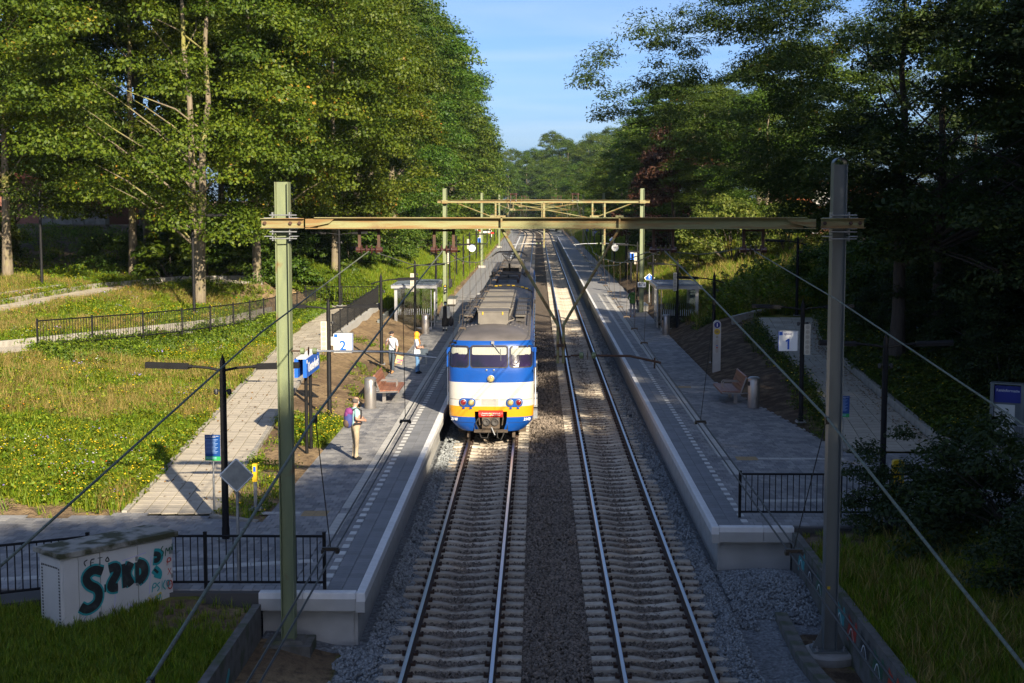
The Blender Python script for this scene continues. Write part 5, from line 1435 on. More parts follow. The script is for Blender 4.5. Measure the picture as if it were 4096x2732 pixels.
# ---------------------------------------------------------------- shelters, benches, bins and other furniture
def shelter(label, loc, s):
    """s = +1: closed side away to the left of the viewer (left platform)"""
    r = thing('platform_shelter', label, 'shelter', loc)
    W, D, H = 2.44, 5.2, 2.34
    mb = MB(); mb.box((0, D / 2, H + .13), (W, D, .02)); rf = mb.build('roof', M['alu'], r)
    for c_, d in (((0, .04, H + .07), (W + .04, .08, .18)), ((0, D - .04, H + .07), (W + .04, .08, .18)), ((-W / 2, D / 2, H + .07), (.08, D - .165, .18)), ((W / 2, D / 2, H + .07), (.08, D - .165, .18))):
        mb = MB(); mb.box(c_, d); mb.build('fascia', M['alu'], rf)
    for k in range(6):
        mb = MB(); mb.box((0, .45 + k * .86, H + .19), (W - .14, .52, .06)); mb.build('roof_panel', M['roof_panel'], rf)
    back = -s * (W / 2 - .22); front = s * (W / 2 - .25)
    for x, y, d in ((back, .25, (.16, .10)), (back, D - .3, (.16, .10)), (front, 2.55, (.06, .30)), (front * .98, .25, (.035, .035))):
        mb = MB(); mb.box((x, y, H / 2), (d[0], d[1], H)); mb.build('post', M['alu'], r)
    # glass panes
    def pane(x0, x1, y0, y1):
        mb = MB(); mb.box(((x0 + x1) / 2, (y0 + y1) / 2, 1.24), (max(.012, abs(x1 - x0)), max(.012, abs(y1 - y0)), 2.08)); p = mb.build('glass_pane', M['glass'], r)
        hor = abs(x1 - x0) > abs(y1 - y0); n = int(max(abs(x1 - x0), abs(y1 - y0)) / .11)
        for k in range(n):
            f = (k + .5) / n
            mb = MB(); mb.box((lerp(x0, x1, f), lerp(y0, y1, f) - (.012 if hor else 0), 1.02 - .35 * (0 if k % 1 else 0)), (.022 if hor else .016, .004 if hor else .022, .34)); mb.build('glass_stripe', M['frost'], p)
    xa, xb = sorted((back, front))
    pane(xa + .1, xb - .05, .25, .25)
    pane(xa + .1, xb - .05, D - .3, D - .3)
    for k in range(3): pane(back, back, .35 + k * 1.48, .35 + k * 1.48 + 1.42)
    pane(front, front, 2.9, D - .35)
    mb = MB(); mb.box((0, .25, .09), (W - .5, .05, .12)); mb.build('bottom_rail', M['alu'], r)
    mb = MB(); mb.box((0, D - .3, .09), (W - .5, .05, .12)); mb.build('bottom_rail', M['alu'], r)
    mb = MB(); mb.box((back + s * .45, 2.4, .46), (.42, 2.2, .05)); se = mb.build('bench_seat', M['wood_grey'], r)
    for y in (1.6, 3.2):
        mb = MB(); mb.box((back + s * .45, y, .22), (.3, .1, .43)); mb.build('bench_leg', M['alu'], se)
    mb = MB(); mb.box((back + s * .28, 2.4, .75), (.05, 2.2, .32), ry=-s * .25); mb.build('bench_back', M['wood_grey'], r)
    # timetable board on the open side
    mb = MB(); mb.box((front + s * .02, 2.55, 1.35), (.07, .34, 1.5)); tb = mb.build('timetable_board', M['alu'], r)
    mb = MB(); mb.box((front + s * .02, 2.378, 1.45), (.055, .006, 1.1)); mb.build('timetable_sheet', M['white'], tb)
    return r
M['roof_panel'] = mat('blue_grey_solar_panel', (.16, .19, .25), .25, .3, col2=(.12, .15, .21), vscale=3)
M['wood_grey'] = mat('weathered_bench_wood', (.24, .19, .14), .7, col2=(.17, .13, .10), vscale=4, stretch=(8, .6, 8))
shelter('glass platform shelter with grey roof on the left platform', (-6.78, 80.0, PZ), 1)
shelter('glass platform shelter with grey roof on the right platform', (7.76, 79.6, PZ), -1)
for x, s_, lab in ((-8.35, -1, 'dark soil retaining wall behind the left shelter'), (9.35, 1, 'grey concrete retaining wall curving behind the right shelter')):
    root = thing('retaining_wall', lab, 'retaining wall', (x, 80, 0))
    prev = None
    for k in range(9):
        yy = -3.2 + k * .98; xx = s_ * .8 * max(0, 1.2 - (yy + 3.2)) * .5
        mb = MB(); mb.box((xx, yy, 1.05), (.12, .96, 1.35 - max(0, .5 - k * .2))); mb.build('wall_panel', M['grey_post'] if s_ < 0 else M['concrete'], root)

def bench(label, loc, s):
    """s=+1 faces +X; long axis along Y"""
    r = thing('park_bench', label, 'bench', loc)
    L = 2.3
    for k in range(5):
        mb = MB(); mb.box((s * (-.22 + k * .135), 0, .45 + (.012 if k == 4 else 0)), (.125, L, .045)); mb.build('seat_slat', M['wood'], r)
    mb = MB(); mb.tube([(s * .40, -L / 2, .43), (s * .40, L / 2, .43)], .05, 8); mb.build('front_slat', M['wood'], r)
    for k in range(4):
        z = .55 + k * .115; mb = MB(); mb.box((s * (-.27 - k * .045), 0, z), (.045, L, .108), ry=-s * .38); mb.build('back_slat', M['wood'], r)
    mb = MB(); mb.tube([(s * -.43, -L / 2, .98), (s * -.43, L / 2, .98)], .045, 8); mb.build('back_cap', M['wood'], r)
    for y in (-L / 2 - .02, L / 2 + .02):
        mb = MB(); mb.tube([(s * .42, y, .43), (s * -.24, y, .40)], .028, 6); mb.tube([(s * -.24, y, .42), (s * -.44, y, .97), (s * -.52, y, .93), (s * -.60, y, .42), (s * -.24, y, .40)], .026, 6); mb.build('end_frame', M['steel_brushed'], r)
    for y in (-.25, .12):
        mb = MB(); mb.tube([(s * -.30, y, .70), (s * .22, y, .72), (s * .27, y, .66), (s * .27, y, .46)], .022, 6); mb.build('armrest', M['steel_brushed'], r)
    for y in (-.75, .75):
        mb = MB(); mb.box((s * -.12, y, .2), (.12, .10, .40)); mb.box((s * .0, y, .40), (.62, .08, .05)); mb.build('leg', M['steel_brushed'], r)
    return r
bench('red brown slatted bench with its back to the sandy bank, beside platform sign 2', (-5.32, 52.3, PZ), 1)
bench('red brown slatted bench with its back to dark soil, below platform sign 1', (6.93, 52.2, PZ), -1)
def bin_(label, loc, s):
    r = thing('litter_bin', label, 'litter bin', loc)
    mb = MB(); mb.lathe([(.20, 0), (.205, .03), (.205, .98), (.19, 1.02), (.10, 1.07)], n=28); mb.build('barrel', M['steel_brushed'], r, smooth=True)
    mb = MB(); mb.lathe([(.212, .99), (.212, 1.035), (.15, 1.085), (.004, 1.095)], n=28); mb.build('lid', M['steel_brushed'], r, smooth=True)
    mb = MB(); mb.box((s * .185, -.06, .86), (.05, .16, .14)); mb.build('opening', M['black'], r)
    return r
bin_('brushed steel litter bin at the near end of the left bench', (-5.76, 50.0, PZ), 1)
bin_('brushed steel litter bin at the near end of the right bench', (7.52, 50.3, PZ), -1)
bin_('dark steel litter bin beside the left shelter', (-5.98, 78.0, PZ), 1)
bin_('steel litter bin in front of the right shelter', (6.9, 77.8, PZ), -1)
def block_seat(label, loc):
    r = thing('block_bench', label, 'bench', loc)
    mb = MB(); mb.box((0, 0, .33), (.55, 3.0, .36)); mb.build('seat_block', M['concrete'], r)
    mb = MB(); mb.box((0, 0, .52), (.60, 3.05, .03)); mb.build('seat_top', M['grey_post'], r)
    mb = MB(); mb.box((0, 0, .07), (.4, 2.7, .14)); mb.build('plinth', M['black'], r)
block_seat('grey block bench behind the woman in the pale coat', (-5.75, 99.5, PZ))
block_seat('grey block bench beside the person in the green jacket', (6.75, 93.5, PZ))
# information pillar
r = thing('information_pillar', 'slim silver information pillar with blue i and orange disc', 'information pillar', (7.47, 60.4, PZ))
mb = MB(); n = 10
out = [(-.16, 0), (.16, 0), (.16, 2.05)] + [(.16 * math.cos(math.pi * k / n), 2.05 + .16 * math.sin(math.pi * k / n)) for k in range(1, n)] + [(-.16, 2.05)]
mb.prism([(x, -.05, z) for x, z in out], (0, .16, 0)); mb.build('column', M['alu'], r)
mb = MB(); mb.lathe([(.125, -.06), (.125, -.052)], (0, 0, 2.02), 20, axis='y'); d_ = mb.build('info_disc', M['navy'], r); text('i', .2, M['white'], d_, (0, -.064, 2.02), bold=.008)
mb = MB(); mb.lathe([(.125, -.06), (.125, -.052)], (0, 0, 1.74), 20, axis='y'); d_ = mb.build('orange_disc', M['yellow'], r)
mb = MB(); mb.tube([(-.075, -.066, 1.74), (-.03, -.066, 1.785), (.03, -.066, 1.70), (.075, -.066, 1.745)], .011, 5); mb.tube([(-.06, -.066, 1.71), (-.02, -.066, 1.70), (.02, -.066, 1.78), (.06, -.066, 1.775)], .010, 5); mb.build('arrow_mark', M['navy'], d_)
mb = MB(); mb.prism([(x, -.056, z) for x, z in rrect(-.06, .06, .86, 1.42, .055)], (0, .003, 0)); pn = mb.build('call_panel', M['steel_brushed'], r)
for z, m_ in ((1.16, 'blue_sign'), (1.08, 'red')):
    mb = MB(); mb.lathe([(.03, -.068), (.03, -.056)], (0, 0, z), 12, axis='y'); mb.build('button', M[m_], pn)
mb = MB(); mb.lathe([(.05, -.058), (.05, -.052)], (0, 0, 1.52), 14, axis='y'); mb.build('speaker_disc', M['speaker_hole'], r)
# card reader posts
for loc, h, lab in (((-6.57, 33.5, PZ), 1.08, 'yellow topped card reader post in the bed behind the diamond sign'), ((8.48, 33.95, PZ), 1.12, 'yellow card reader post half hidden by the dark bush')):
    r = thing('card_reader', lab, 'card reader', loc)
    if loc[0] < 0:
        mb = MB(); mb.box((0, 0, .35), (.07, .07, .7)); mb.build('post', M['galv'], r); mb = MB(); mb.box((0, -.02, .86), (.10, .12, .42)); hd = mb.build('reader_head', M['yellow'], r); mb = MB(); mb.box((0, 0, .0), (.3, .25, .05)); mb.build('foot', M['concrete'], r)
        mb = MB(); mb.box((0.0, -.083, .95), (.06, .006, .12)); mb.build('screen', M['blue_sign'], hd)
    else:
        mb = MB(); mb.prism([(x, -.08, z) for x, z in rrect(-.13, .13, .0, h, .06)], (0, .16, 0)); hd = mb.build('reader_body', M['yellow'], r)
        mb = MB(); mb.box((0, -.084, .9), (.02, .006, .08)); mb.build('slot', M['navy'], hd)
        mb = MB(); mb.tube([(-.08, -.088, .60), (-.03, -.088, .64), (.03, -.088, .55), (.08, -.088, .60)], .013, 5); mb.tube([(-.07, -.09, .565), (-.02, -.09, .55), (.02, -.09, .64), (.07, -.09, .63)], .012, 5); mb.build('arrow_mark', M['navy'], hd)
# travel information board
r = thing('information_board', 'tall grey travel information board beside the shaded planting', 'information board', (13.35, 41.2, PZ), R(-28))
mb = MB(); mb.box((-.42, 0, 1.0), (.10, .34, 2.0)); mb.build('side_panel', M['board_grey'] if 'board_grey' in M else M['grey_post'], r)
mb = MB(); mb.box((.42, 0, 1.0), (.10, .34, 2.0)); mb.build('side_panel', M['grey_post'], r)
mb = MB(); mb.box((0, .05, 1.15), (.73, .2, 1.55)); mb.build('case', M['grey_post'], r)
mb = MB(); mb.box((0, -.06, 1.72), (.73, .03, .48)); hb = mb.build('header', M['navy'], r); text('Reisinformatie', .11, M['white'], hb, (0, -.078, 1.82))
mb = MB(); mb.box((-.08, -.06, .92), (.56, .01, 1.0)); mb.build('poster', M['off_white'], r)
mb = MB(); mb.box((0, 0, 2.02), (.96, .36, .04)); mb.build('top_cap', M['grey_post'], r)
# mesh fence panel beside it
r = thing('mesh_fence', 'grey wire mesh fence panel beside the information board', 'fence', (12.9, 40.6, PZ))
for x, y in ((0, 0), (2.2, -1.0)):
    mb = MB(); mb.tube([(x, y, 0), (x, y, .95)], .03, 6); mb.build('post', M['galv'], r)
mb = MB(); mb.tube([(0, 0, .93), (2.2, -1.0, .93)], .025, 6); mb.build('top_rail', M['galv'], r)
for k in range(34):
    f = (k + .5) / 34; mb = MB(); mb.box((2.2 * f, -1.0 * f, .5), (.006, .006, .84)); mb.build('mesh_wire', M['galv'], r)
for z in (.2, .45, .7):
    mb = MB(); mb.tube([(0, 0, z), (2.2, -1, z)], .005, 4); mb.build('mesh_wire', M['galv'], r)
# graffiti covered relay cabinet
cab = thing('relay_cabinet', 'grey white equipment cabinet with mossy lid covered in graffiti', 'cabinet', (-8.22, 24.62, .40), R(48.5))
W_, D_, H_ = 2.3, .78, 1.38
mb = MB(); mb.box((W_ / 2, D_ / 2, H_ / 2), (W_ - .06, D_ - .06, H_)); mb.build('case', M['cabinet'], cab)
for k in range(3):
    x0 = [0.03, .76, 1.53][k]; x1 = [.75, 1.52, 2.27][k]
    if k == 0: x0 = .33
    mb = MB(); mb.box(((x0 + x1) / 2, .02, H_ / 2), (x1 - x0 - .012, .03, H_ - .06)); dr = mb.build('door', M['cabinet'], cab)
    mb = MB(); mb.box((x0 + .08 if k else x1 - .05, -.002, H_ * .5), (.02, .02, .14)); mb.build('handle', M['black'], dr)
    for z in (.25, .65, 1.1):
        mb = MB(); mb.box((x1 - .02, .0, z), (.04, .02, .08)); mb.build('hinge', M['galv'], dr)
mb = MB(); mb.box((.18, .02, H_ / 2), (.28, .03, H_ - .06)); mb.build('door', M['cabinet'], cab)
mb = MB(); mb.box((.02, D_ / 2, H_ / 2), (.03, D_ - .1, H_ - .08)); sd_ = mb.build('side_door', M['cabinet'], cab)
for z in np.arange(.12, 1.2, .055):
    for yy in (.1, D_ - .12):
        mb = MB(); mb.box((.003, yy, z), (.008, .035, .028)); mb.build('vent_slot', M['black'], sd_)
for yy in np.arange(.16, D_ - .12, .055):
    mb = MB(); mb.box((.003, yy, 1.18), (.008, .03, .03)); mb.build('vent_slot', M['black'], sd_)
mb = MB(); mb.box((W_ / 2, D_ / 2, H_ + .045), (W_ + .12, D_ + .12, .09)); mb.build('lid', M['cab_lid'], cab)
def ribbon(lines, w, off, m, name, parent, jitter=0):
    """spray strokes as flat strips on a front face (x, z); a little proud of it"""
    mb = MB(); step = 0
    for ln_ in lines:
        p = np.array(ln_, float)
        for _ in range(2):                                        # Chaikin smoothing
            if len(p) > 2:
                q = [p[0]]
                for a, b in zip(p[:-1], p[1:]): q += [a * .75 + b * .25, a * .25 + b * .75]
                q.append(p[-1]); p = np.array(q)
        t = np.gradient(p, axis=0); t /= np.maximum(1e-6, np.hypot(t[:, 0], t[:, 1]))[:, None]
        nrm = np.c_[-t[:, 1], t[:, 0]]
        ends = np.ones(len(p)); ends[0] = ends[-1] = .55
        vs = []
        for a, n_, e in zip(p, nrm, ends):
            yy = -off - step * .00003; step += 1
            vs += [(a[0] + n_[0] * w / 2 * e, yy, a[1] + n_[1] * w / 2 * e), (a[0] - n_[0] * w / 2 * e, yy, a[1] - n_[1] * w / 2 * e)]
        mb.add(vs, [(2 * i, 2 * i + 1, 2 * i + 3, 2 * i + 2) for i in range(len(p) - 1)])
    return mb.build(name, m, parent)
M['sp_black'] = mat('black_spray_paint', (.018, .02, .022), .6, col2=(.05, .055, .06), vscale=9, lo=.5, hi=.75)
M['sp_teal'] = mat('teal_spray_paint', (.02, .28, .30), .55)
M['sp_red'] = mat('red_spray_paint', (.42, .04, .02), .55)
M['sp_yellow'] = mat('yellow_spray_paint', (.52, .42, .02), .55)
M['sp_green'] = mat('dark_green_spray_paint', (.02, .09, .05), .55)
M['sp_lilac'] = mat('lilac_spray_paint', (.42, .40, .62), .55)
letters = [[(.80, 1.0), (.62, 1.08), (.45, .98), (.50, .82), (.72, .70), (.70, .46), (.48, .36), (.34, .46)],
           [(.92, 1.02), (1.08, 1.05), (1.10, .92), (.96, .76), (.95, .66), (1.10, .66)],
           [(1.22, 1.06), (1.24, .62)], [(1.38, 1.06), (1.26, .86), (1.38, .64)],
           [(1.50, 1.04), (1.50, .66)], [(1.50, 1.03), (1.66, .96), (1.66, .76), (1.50, .68)]]
ribbon([[(.14 + .06, .2), (.3, .14)], [(.4, .15), (.5, .5)], [(1.0, .1), (1.05, .6)], [(1.3, .3), (1.5, .2)], [(1.75, .4), (1.8, 1.1)], [(1.2, 1.12), (1.7, 1.18)]], .03, .004, M['sp_lilac'], 'lilac_scribble', cab)
ribbon(letters, .225, .006, M['sp_teal'], 'teal_outline', cab)
ribbon(letters, .155, .010, M['sp_black'], 'black_fill_lettering', cab)
ribbon([[(1.86, 1.14), (2.0, 1.12), (1.96, .98), (1.84, 1.0)], [(1.85, .85), (1.96, .75), (1.92, .66)]], .17, .006, M['sp_teal'], 'teal_outline', cab)
ribbon([[(1.86, 1.13), (1.98, 1.10), (1.95, .99), (1.86, 1.0)], [(1.86, .84), (1.94, .76)]], .09, .010, M['sp_black'], 'black_fill_lettering', cab)
ribbon([[(.46, 1.16), (.42, 1.24), (.5, 1.27)], [(.56, 1.14), (.56, 1.26), (.64, 1.26)], [(.56, 1.2), (.62, 1.2)], [(.70, 1.26), (.80, 1.26)], [(.75, 1.26), (.74, 1.14)], [(.9, 1.25), (.84, 1.18), (.94, 1.16), (.9, 1.25)]], .022, .014, M['sp_black'], 'black_tag', cab)
ribbon([[(2.06, 1.24), (2.0, 1.18), (2.08, 1.12), (2.02, 1.05)], [(2.10, 1.04), (2.12, 1.22), (2.16, 1.1), (2.2, 1.22), (2.2, 1.06)], [(2.22, 1.2), (2.26, 1.1), (2.25, 1.25)]], .02, .014, M['sp_green'], 'green_tag', cab)
ribbon([[(2.13, .92), (2.15, 1.0), (2.22, .99), (2.21, .93), (2.14, .92)], [(2.15, .98), (2.13, .86)], [(2.16, .78), (2.17, .80)], [(2.14, .68), (2.22, .80)], [(2.15, .80), (2.22, .68)], [(2.16, .58), (2.23, .56), (2.24, .44), (2.17, .40), (2.14, .50), (2.16, .58)], [(2.17, .5), (2.22, .5)]], .02, .014, M['sp_red'], 'red_tag', cab)
ribbon([[(1.80, .42), (1.82, .58), (1.90, .58), (1.88, .50), (1.81, .50)], [(1.97, .58), (1.90, .54), (1.97, .48), (1.91, .42)], [(2.02, .6), (2.01, .42)], [(2.09, .6), (2.02, .5), (2.09, .42)], [(2.12, .58), (2.18, .58), (2.18, .48), (2.12, .46), (2.12, .58)], [(1.9, .36), (1.9, .28), (1.97, .28), (1.97, .36)]], .022, .014, M['sp_teal'], 'teal_tag', cab)
ribbon([[(1.62, .12), (1.60, .26), (1.66, .22), (1.66, .12), (1.78, .30), (1.72, .34)], [(1.86, .32), (2.0, .40), (1.98, .34)]], .024, .014, M['sp_yellow'], 'yellow_squiggle', cab)
# graffiti on the right retaining wall and the near portal post
def wall_paint(lines, w, m, name, x, parent, off=.0):
    o = ribbon(lines, w, .0, m, name, parent)
    o.rotation_euler = (0, 0, R(-90)); o.location = (x - .003 - off, 0, 0)                  # local x runs towards the viewer
    return o
for k in range(9):
    y = 30.5 - k * 1.0
    c_ = ['sp_teal', 'sp_black', 'sp_green', 'sp_lilac', 'sp_teal', 'sp_red', 'sp_black', 'sp_green', 'sp_red'][k]
    wall_paint([[(-y - .4, .05), (-y - .1, .5), (-y + .1, .1), (-y + .35, .52)], [(-y - .3, .5), (-y + .3, .2)]], .17, M[c_], 'wall_graffiti', 5.635, gw)
    wall_paint([[(-y - .3, .1), (-y - .05, .4), (-y + .2, .08)]], .03, M['white'], 'wall_graffiti', 5.635, gw, .004)
wall_paint([[(-23.2, .3), (-22.6, -.1), (-22.2, .4), (-21.8, .0)]], .14, M['sp_teal'], 'wall_graffiti', -5.03, bpy.data.objects['retaining_wall']).rotation_euler = (0, 0, R(-90))
bpy.data.objects['retaining_wall'].children[0].location = (-5.03 + .004, 0, 0)
tagm = [[(0, .0), (.04, .06), (0, .12), (.06, .14)], [(0, .2), (.07, .22), (.02, .28), (.07, .3)], [(.0, .36), (.06, .42), (.0, .48)], [(.06, .36), (.0, .42), (.06, .48)], [(.0, .56), (.07, .6), (.0, .66), (.06, .7)], [(.0, .76), (.06, .8), (.03, .88)], [(.07, .0), (.085, .9)]]
o = ribbon([[(XR1 - .02 + a, 1.22 + b) for a, b in l] for l in tagm], .012, .0, M['white'], 'white_tag', g1); o.location = (0, .105, 0)
o = ribbon([[(XR1 - .04 + a, .55 + b * .4) for a, b in l] for l in tagm], .010, .0, M['white'], 'white_tag', g1); o.location = (0, .105, 0)
# small things far away
r = thing('stone_pallet', 'pallet stacked with grey paving blocks on the grass beyond the trees', 'pallet', (-35.5, 112, zz_(-35.5, 112)))
mb = MB()
for k in range(3): mb.box((0, -.5 + k * .5, .08), (5.0, .12, .14))
mb.box((0, 0, .17), (5.0, 1.3, .05)); mb.build('pallet_base', M['wood_grey'], r)
for i in range(6):
    for j in range(2 if i in (0, 4, 5) else 3):
        mb = MB(); mb.box((-2.05 + i * .82 + random.uniform(-.05, .05), random.uniform(-.06, .06), .42 + j * .48), (.78, 1.1, .45)); mb.build('stone_block', M['concrete'], r)
r = thing('road_barrier', 'red and white road barrier above the far left platform', 'barrier', (-9.0, 235, zz_(-9, 235)))
for k in range(5):
    mb = MB(); mb.box((k * .9 - 1.8, k * -.9, 1.0 - k * .12), (.9, .12, .3)); mb.build('barrier_board', M['red'] if k % 2 == 0 else M['white'], r)
for k in (0, 4):
    mb = MB(); mb.box((k * .9 - 1.8, k * -.9 + .1, .4), (.08, .08, 1.0)); mb.build('leg', M['white'], r)
# houses behind the trees
def house(label, loc, rz, w, d, h, rh, roof_m, wall_m):
    r = thing('house', label, 'house', loc, rz)
    mb = MB(); mb.box((0, 0, h / 2), (w, d, h)); mb.build('wall', M[wall_m], r)
    mb = MB(); mb.prism([(-w / 2 - .4, -d / 2 - .4, h - .1), (w / 2 + .4, -d / 2 - .4, h - .1), (w / 2 + .4, 0, h + rh), (-w / 2 - .4, 0, h + rh)], (0, 0, .12)); mb.build('roof_slope', M[roof_m], r)
    mb = MB(); mb.prism([(-w / 2 - .4, d / 2 + .4, h - .1), (-w / 2 - .4, 0, h + rh), (w / 2 + .4, 0, h + rh), (w / 2 + .4, d / 2 + .4, h - .1)], (0, 0, .12)); mb.build('roof_slope', M[roof_m], r)
    for s in (-1, 1):
        mb = MB(); mb.prism([(s * w / 2, -d / 2, h), (s * w / 2, d / 2, h), (s * w / 2, 0, h + rh)], (-s * .1, 0, 0)); mb.build('gable', M[wall_m], r)
    mb = MB(); mb.box((w * .25, .4, h + rh + .1), (.6, .6, 1.4)); mb.build('chimney', M[wall_m], r)
    for k in range(3):
        mb = MB(); mb.box((-w / 3 + k * w / 3, -d / 2 - .02, h * .55), (1.0, .08, 1.2)); f = mb.build('window', M['white'], r)
        mb = MB(); mb.box((-w / 3 + k * w / 3, -d / 2 - .065, h * .55), (.84, .02, 1.04)); mb.build('pane', M['t_glass'], f)
    return r
M['tiles_orange'] = mat('orange_roof_tiles', (.42, .13, .05), .8, col2=(.30, .09, .04), vscale=6)
M['brick_red'] = mat('red_brick', (.26, .11, .075), .85, col2=(.20, .085, .06), vscale=8)
house('house with orange tiled roof glimpsed behind the dark right trees', (22.5, 114, 4.8), R(14), 8, 6.5, 2.2, 2.3, 'tiles_orange', 'brick_red')
house('pale red house glimpsed behind the left trees', (-42, 128, 5.6), R(-10), 12, 8, 4.2, 3.2, 'tiles_orange', 'brick_red')
r = thing('satellite_dish', 'grey satellite dish above the orange roof behind the right mast', 'satellite dish', (21, 109, 6.6))
mb = MB(); mb.lathe([(.75, -.12), (.5, -.03), (.2, .04), (.01, .05)], (0, 0, 1.6), 20, axis='y'); mb.build('dish', M['off_white'], r); mb = MB(); mb.tube([(0, .1, 0), (0, .1, 1.6)], .04, 6); mb.build('mast', M['galv'], r)
# ---------------------------------------------------------------- people
def cloth(name, c, c2=None): M[name] = mat(name, c, .85, col2=c2 or tuple(v * .75 for v in c), vscale=9, bump=.25, bscale=25)
cloth('mint_shirt', (.33, .56, .55)); cloth('khaki', (.36, .29, .20)); cloth('shoe_black', (.012, .012, .013)); cloth('grey_hair', (.10, .085, .075))
cloth('pale_shirt', (.62, .66, .74)); cloth('dark_jeans', (.05, .07, .095)); cloth('tan_shoe', (.42, .23, .10)); cloth('cap_black', (.018, .016, .02))
cloth('white_shirt', (.74, .74, .76)); cloth('blue_jeans', (.10, .22, .42)); cloth('orange_scarf', (.85, .33, .015))
cloth('cream_coat', (.56, .55, .48)); cloth('black_dress', (.008, .008, .010)); cloth('green_jacket', (.06, .15, .025)); cloth('grey_trousers', (.20, .20, .23))
cloth('brown_hair', (.14, .05, .03)); cloth('purple_pack', (.20, .035, .17)); cloth('blue_pack', (.045, .06, .22)); cloth('brown_pack', (.10, .065, .05)); cloth('paper_bag', (.55, .37, .19)); cloth('mask_blue', (.40, .62, .72))
cloth('white_trousers', (.62, .62, .58)); cloth('lip', (.30, .12, .10))
def skin_body(name, bones, mats_for, parent, nodes, ctrl):
    """nodes: name -> (x,y,z,r); bones: list of (a,b,material index or function)"""
    names = list(nodes)
    me = bpy.data.meshes.new('tmp'); me.from_pydata([nodes[n][:3] for n in names], [(names.index(a), names.index(b)) for a, b, *_ in bones], [])
    o = bpy.data.objects.new('tmp', me); COL.objects.link(o)
    md = o.modifiers.new('s', 'SKIN'); md.use_smooth_shade = True
    if not me.skin_vertices: pass
    sv = me.skin_vertices[0].data if me.skin_vertices else None
    for i, n in enumerate(names):
        r = nodes[n][3]
        sv[i].radius = (r if not isinstance(r, tuple) else r[0], r if not isinstance(r, tuple) else r[1])
        sv[i].use_root = (n == 'pelvis')
    sb = o.modifiers.new('b', 'SUBSURF'); sb.levels = 2; sb.render_levels = 2
    dg = bpy.context.evaluated_depsgraph_get(); dg.update()
    ev = bpy.data.meshes.new_from_object(o.evaluated_get(dg))
    bpy.data.objects.remove(o); bpy.data.meshes.remove(me)
    ev.materials.clear()
    for m in mats_for: ev.materials.append(M[m])
    segs = [(Vector(nodes[a][:3]), Vector(nodes[b][:3]), rest[0]) for a, b, *rest in bones]
    mi = []
    for p in ev.polygons:
        best = None
        for a, b, m in segs:
            d = b - a; t = max(0, min(1, (p.center - a).dot(d) / max(1e-9, d.length_squared)))
            q = (p.center - (a + d * t)).length
            if best is None or q < best[0]: best = (q, m, t)
        m = best[1]
        mi.append(m(best[2]) if callable(m) else m)
    ev.polygons.foreach_set('material_index', mi)
    ev.polygons.foreach_set('use_smooth', [True] * len(mi))
    ev.name = name
    return ev
def sphere(mb, c, r, n=12, m=8, mi=0):
    vs, fs = [], []
    for j in range(m + 1):
        t = math.pi * j / m
        for k in range(n):
            a = 2 * math.pi * k / n; vs.append((c[0] + r[0] * math.sin(t) * math.cos(a), c[1] + r[1] * math.sin(t) * math.sin(a), c[2] + r[2] * math.cos(t)))
    for j in range(m):
        for k in range(n): fs.append((j * n + k, (j + 1) * n + k, (j + 1) * n + (k + 1) % n, j * n + (k + 1) % n))
    mb.add(vs, fs, mi)
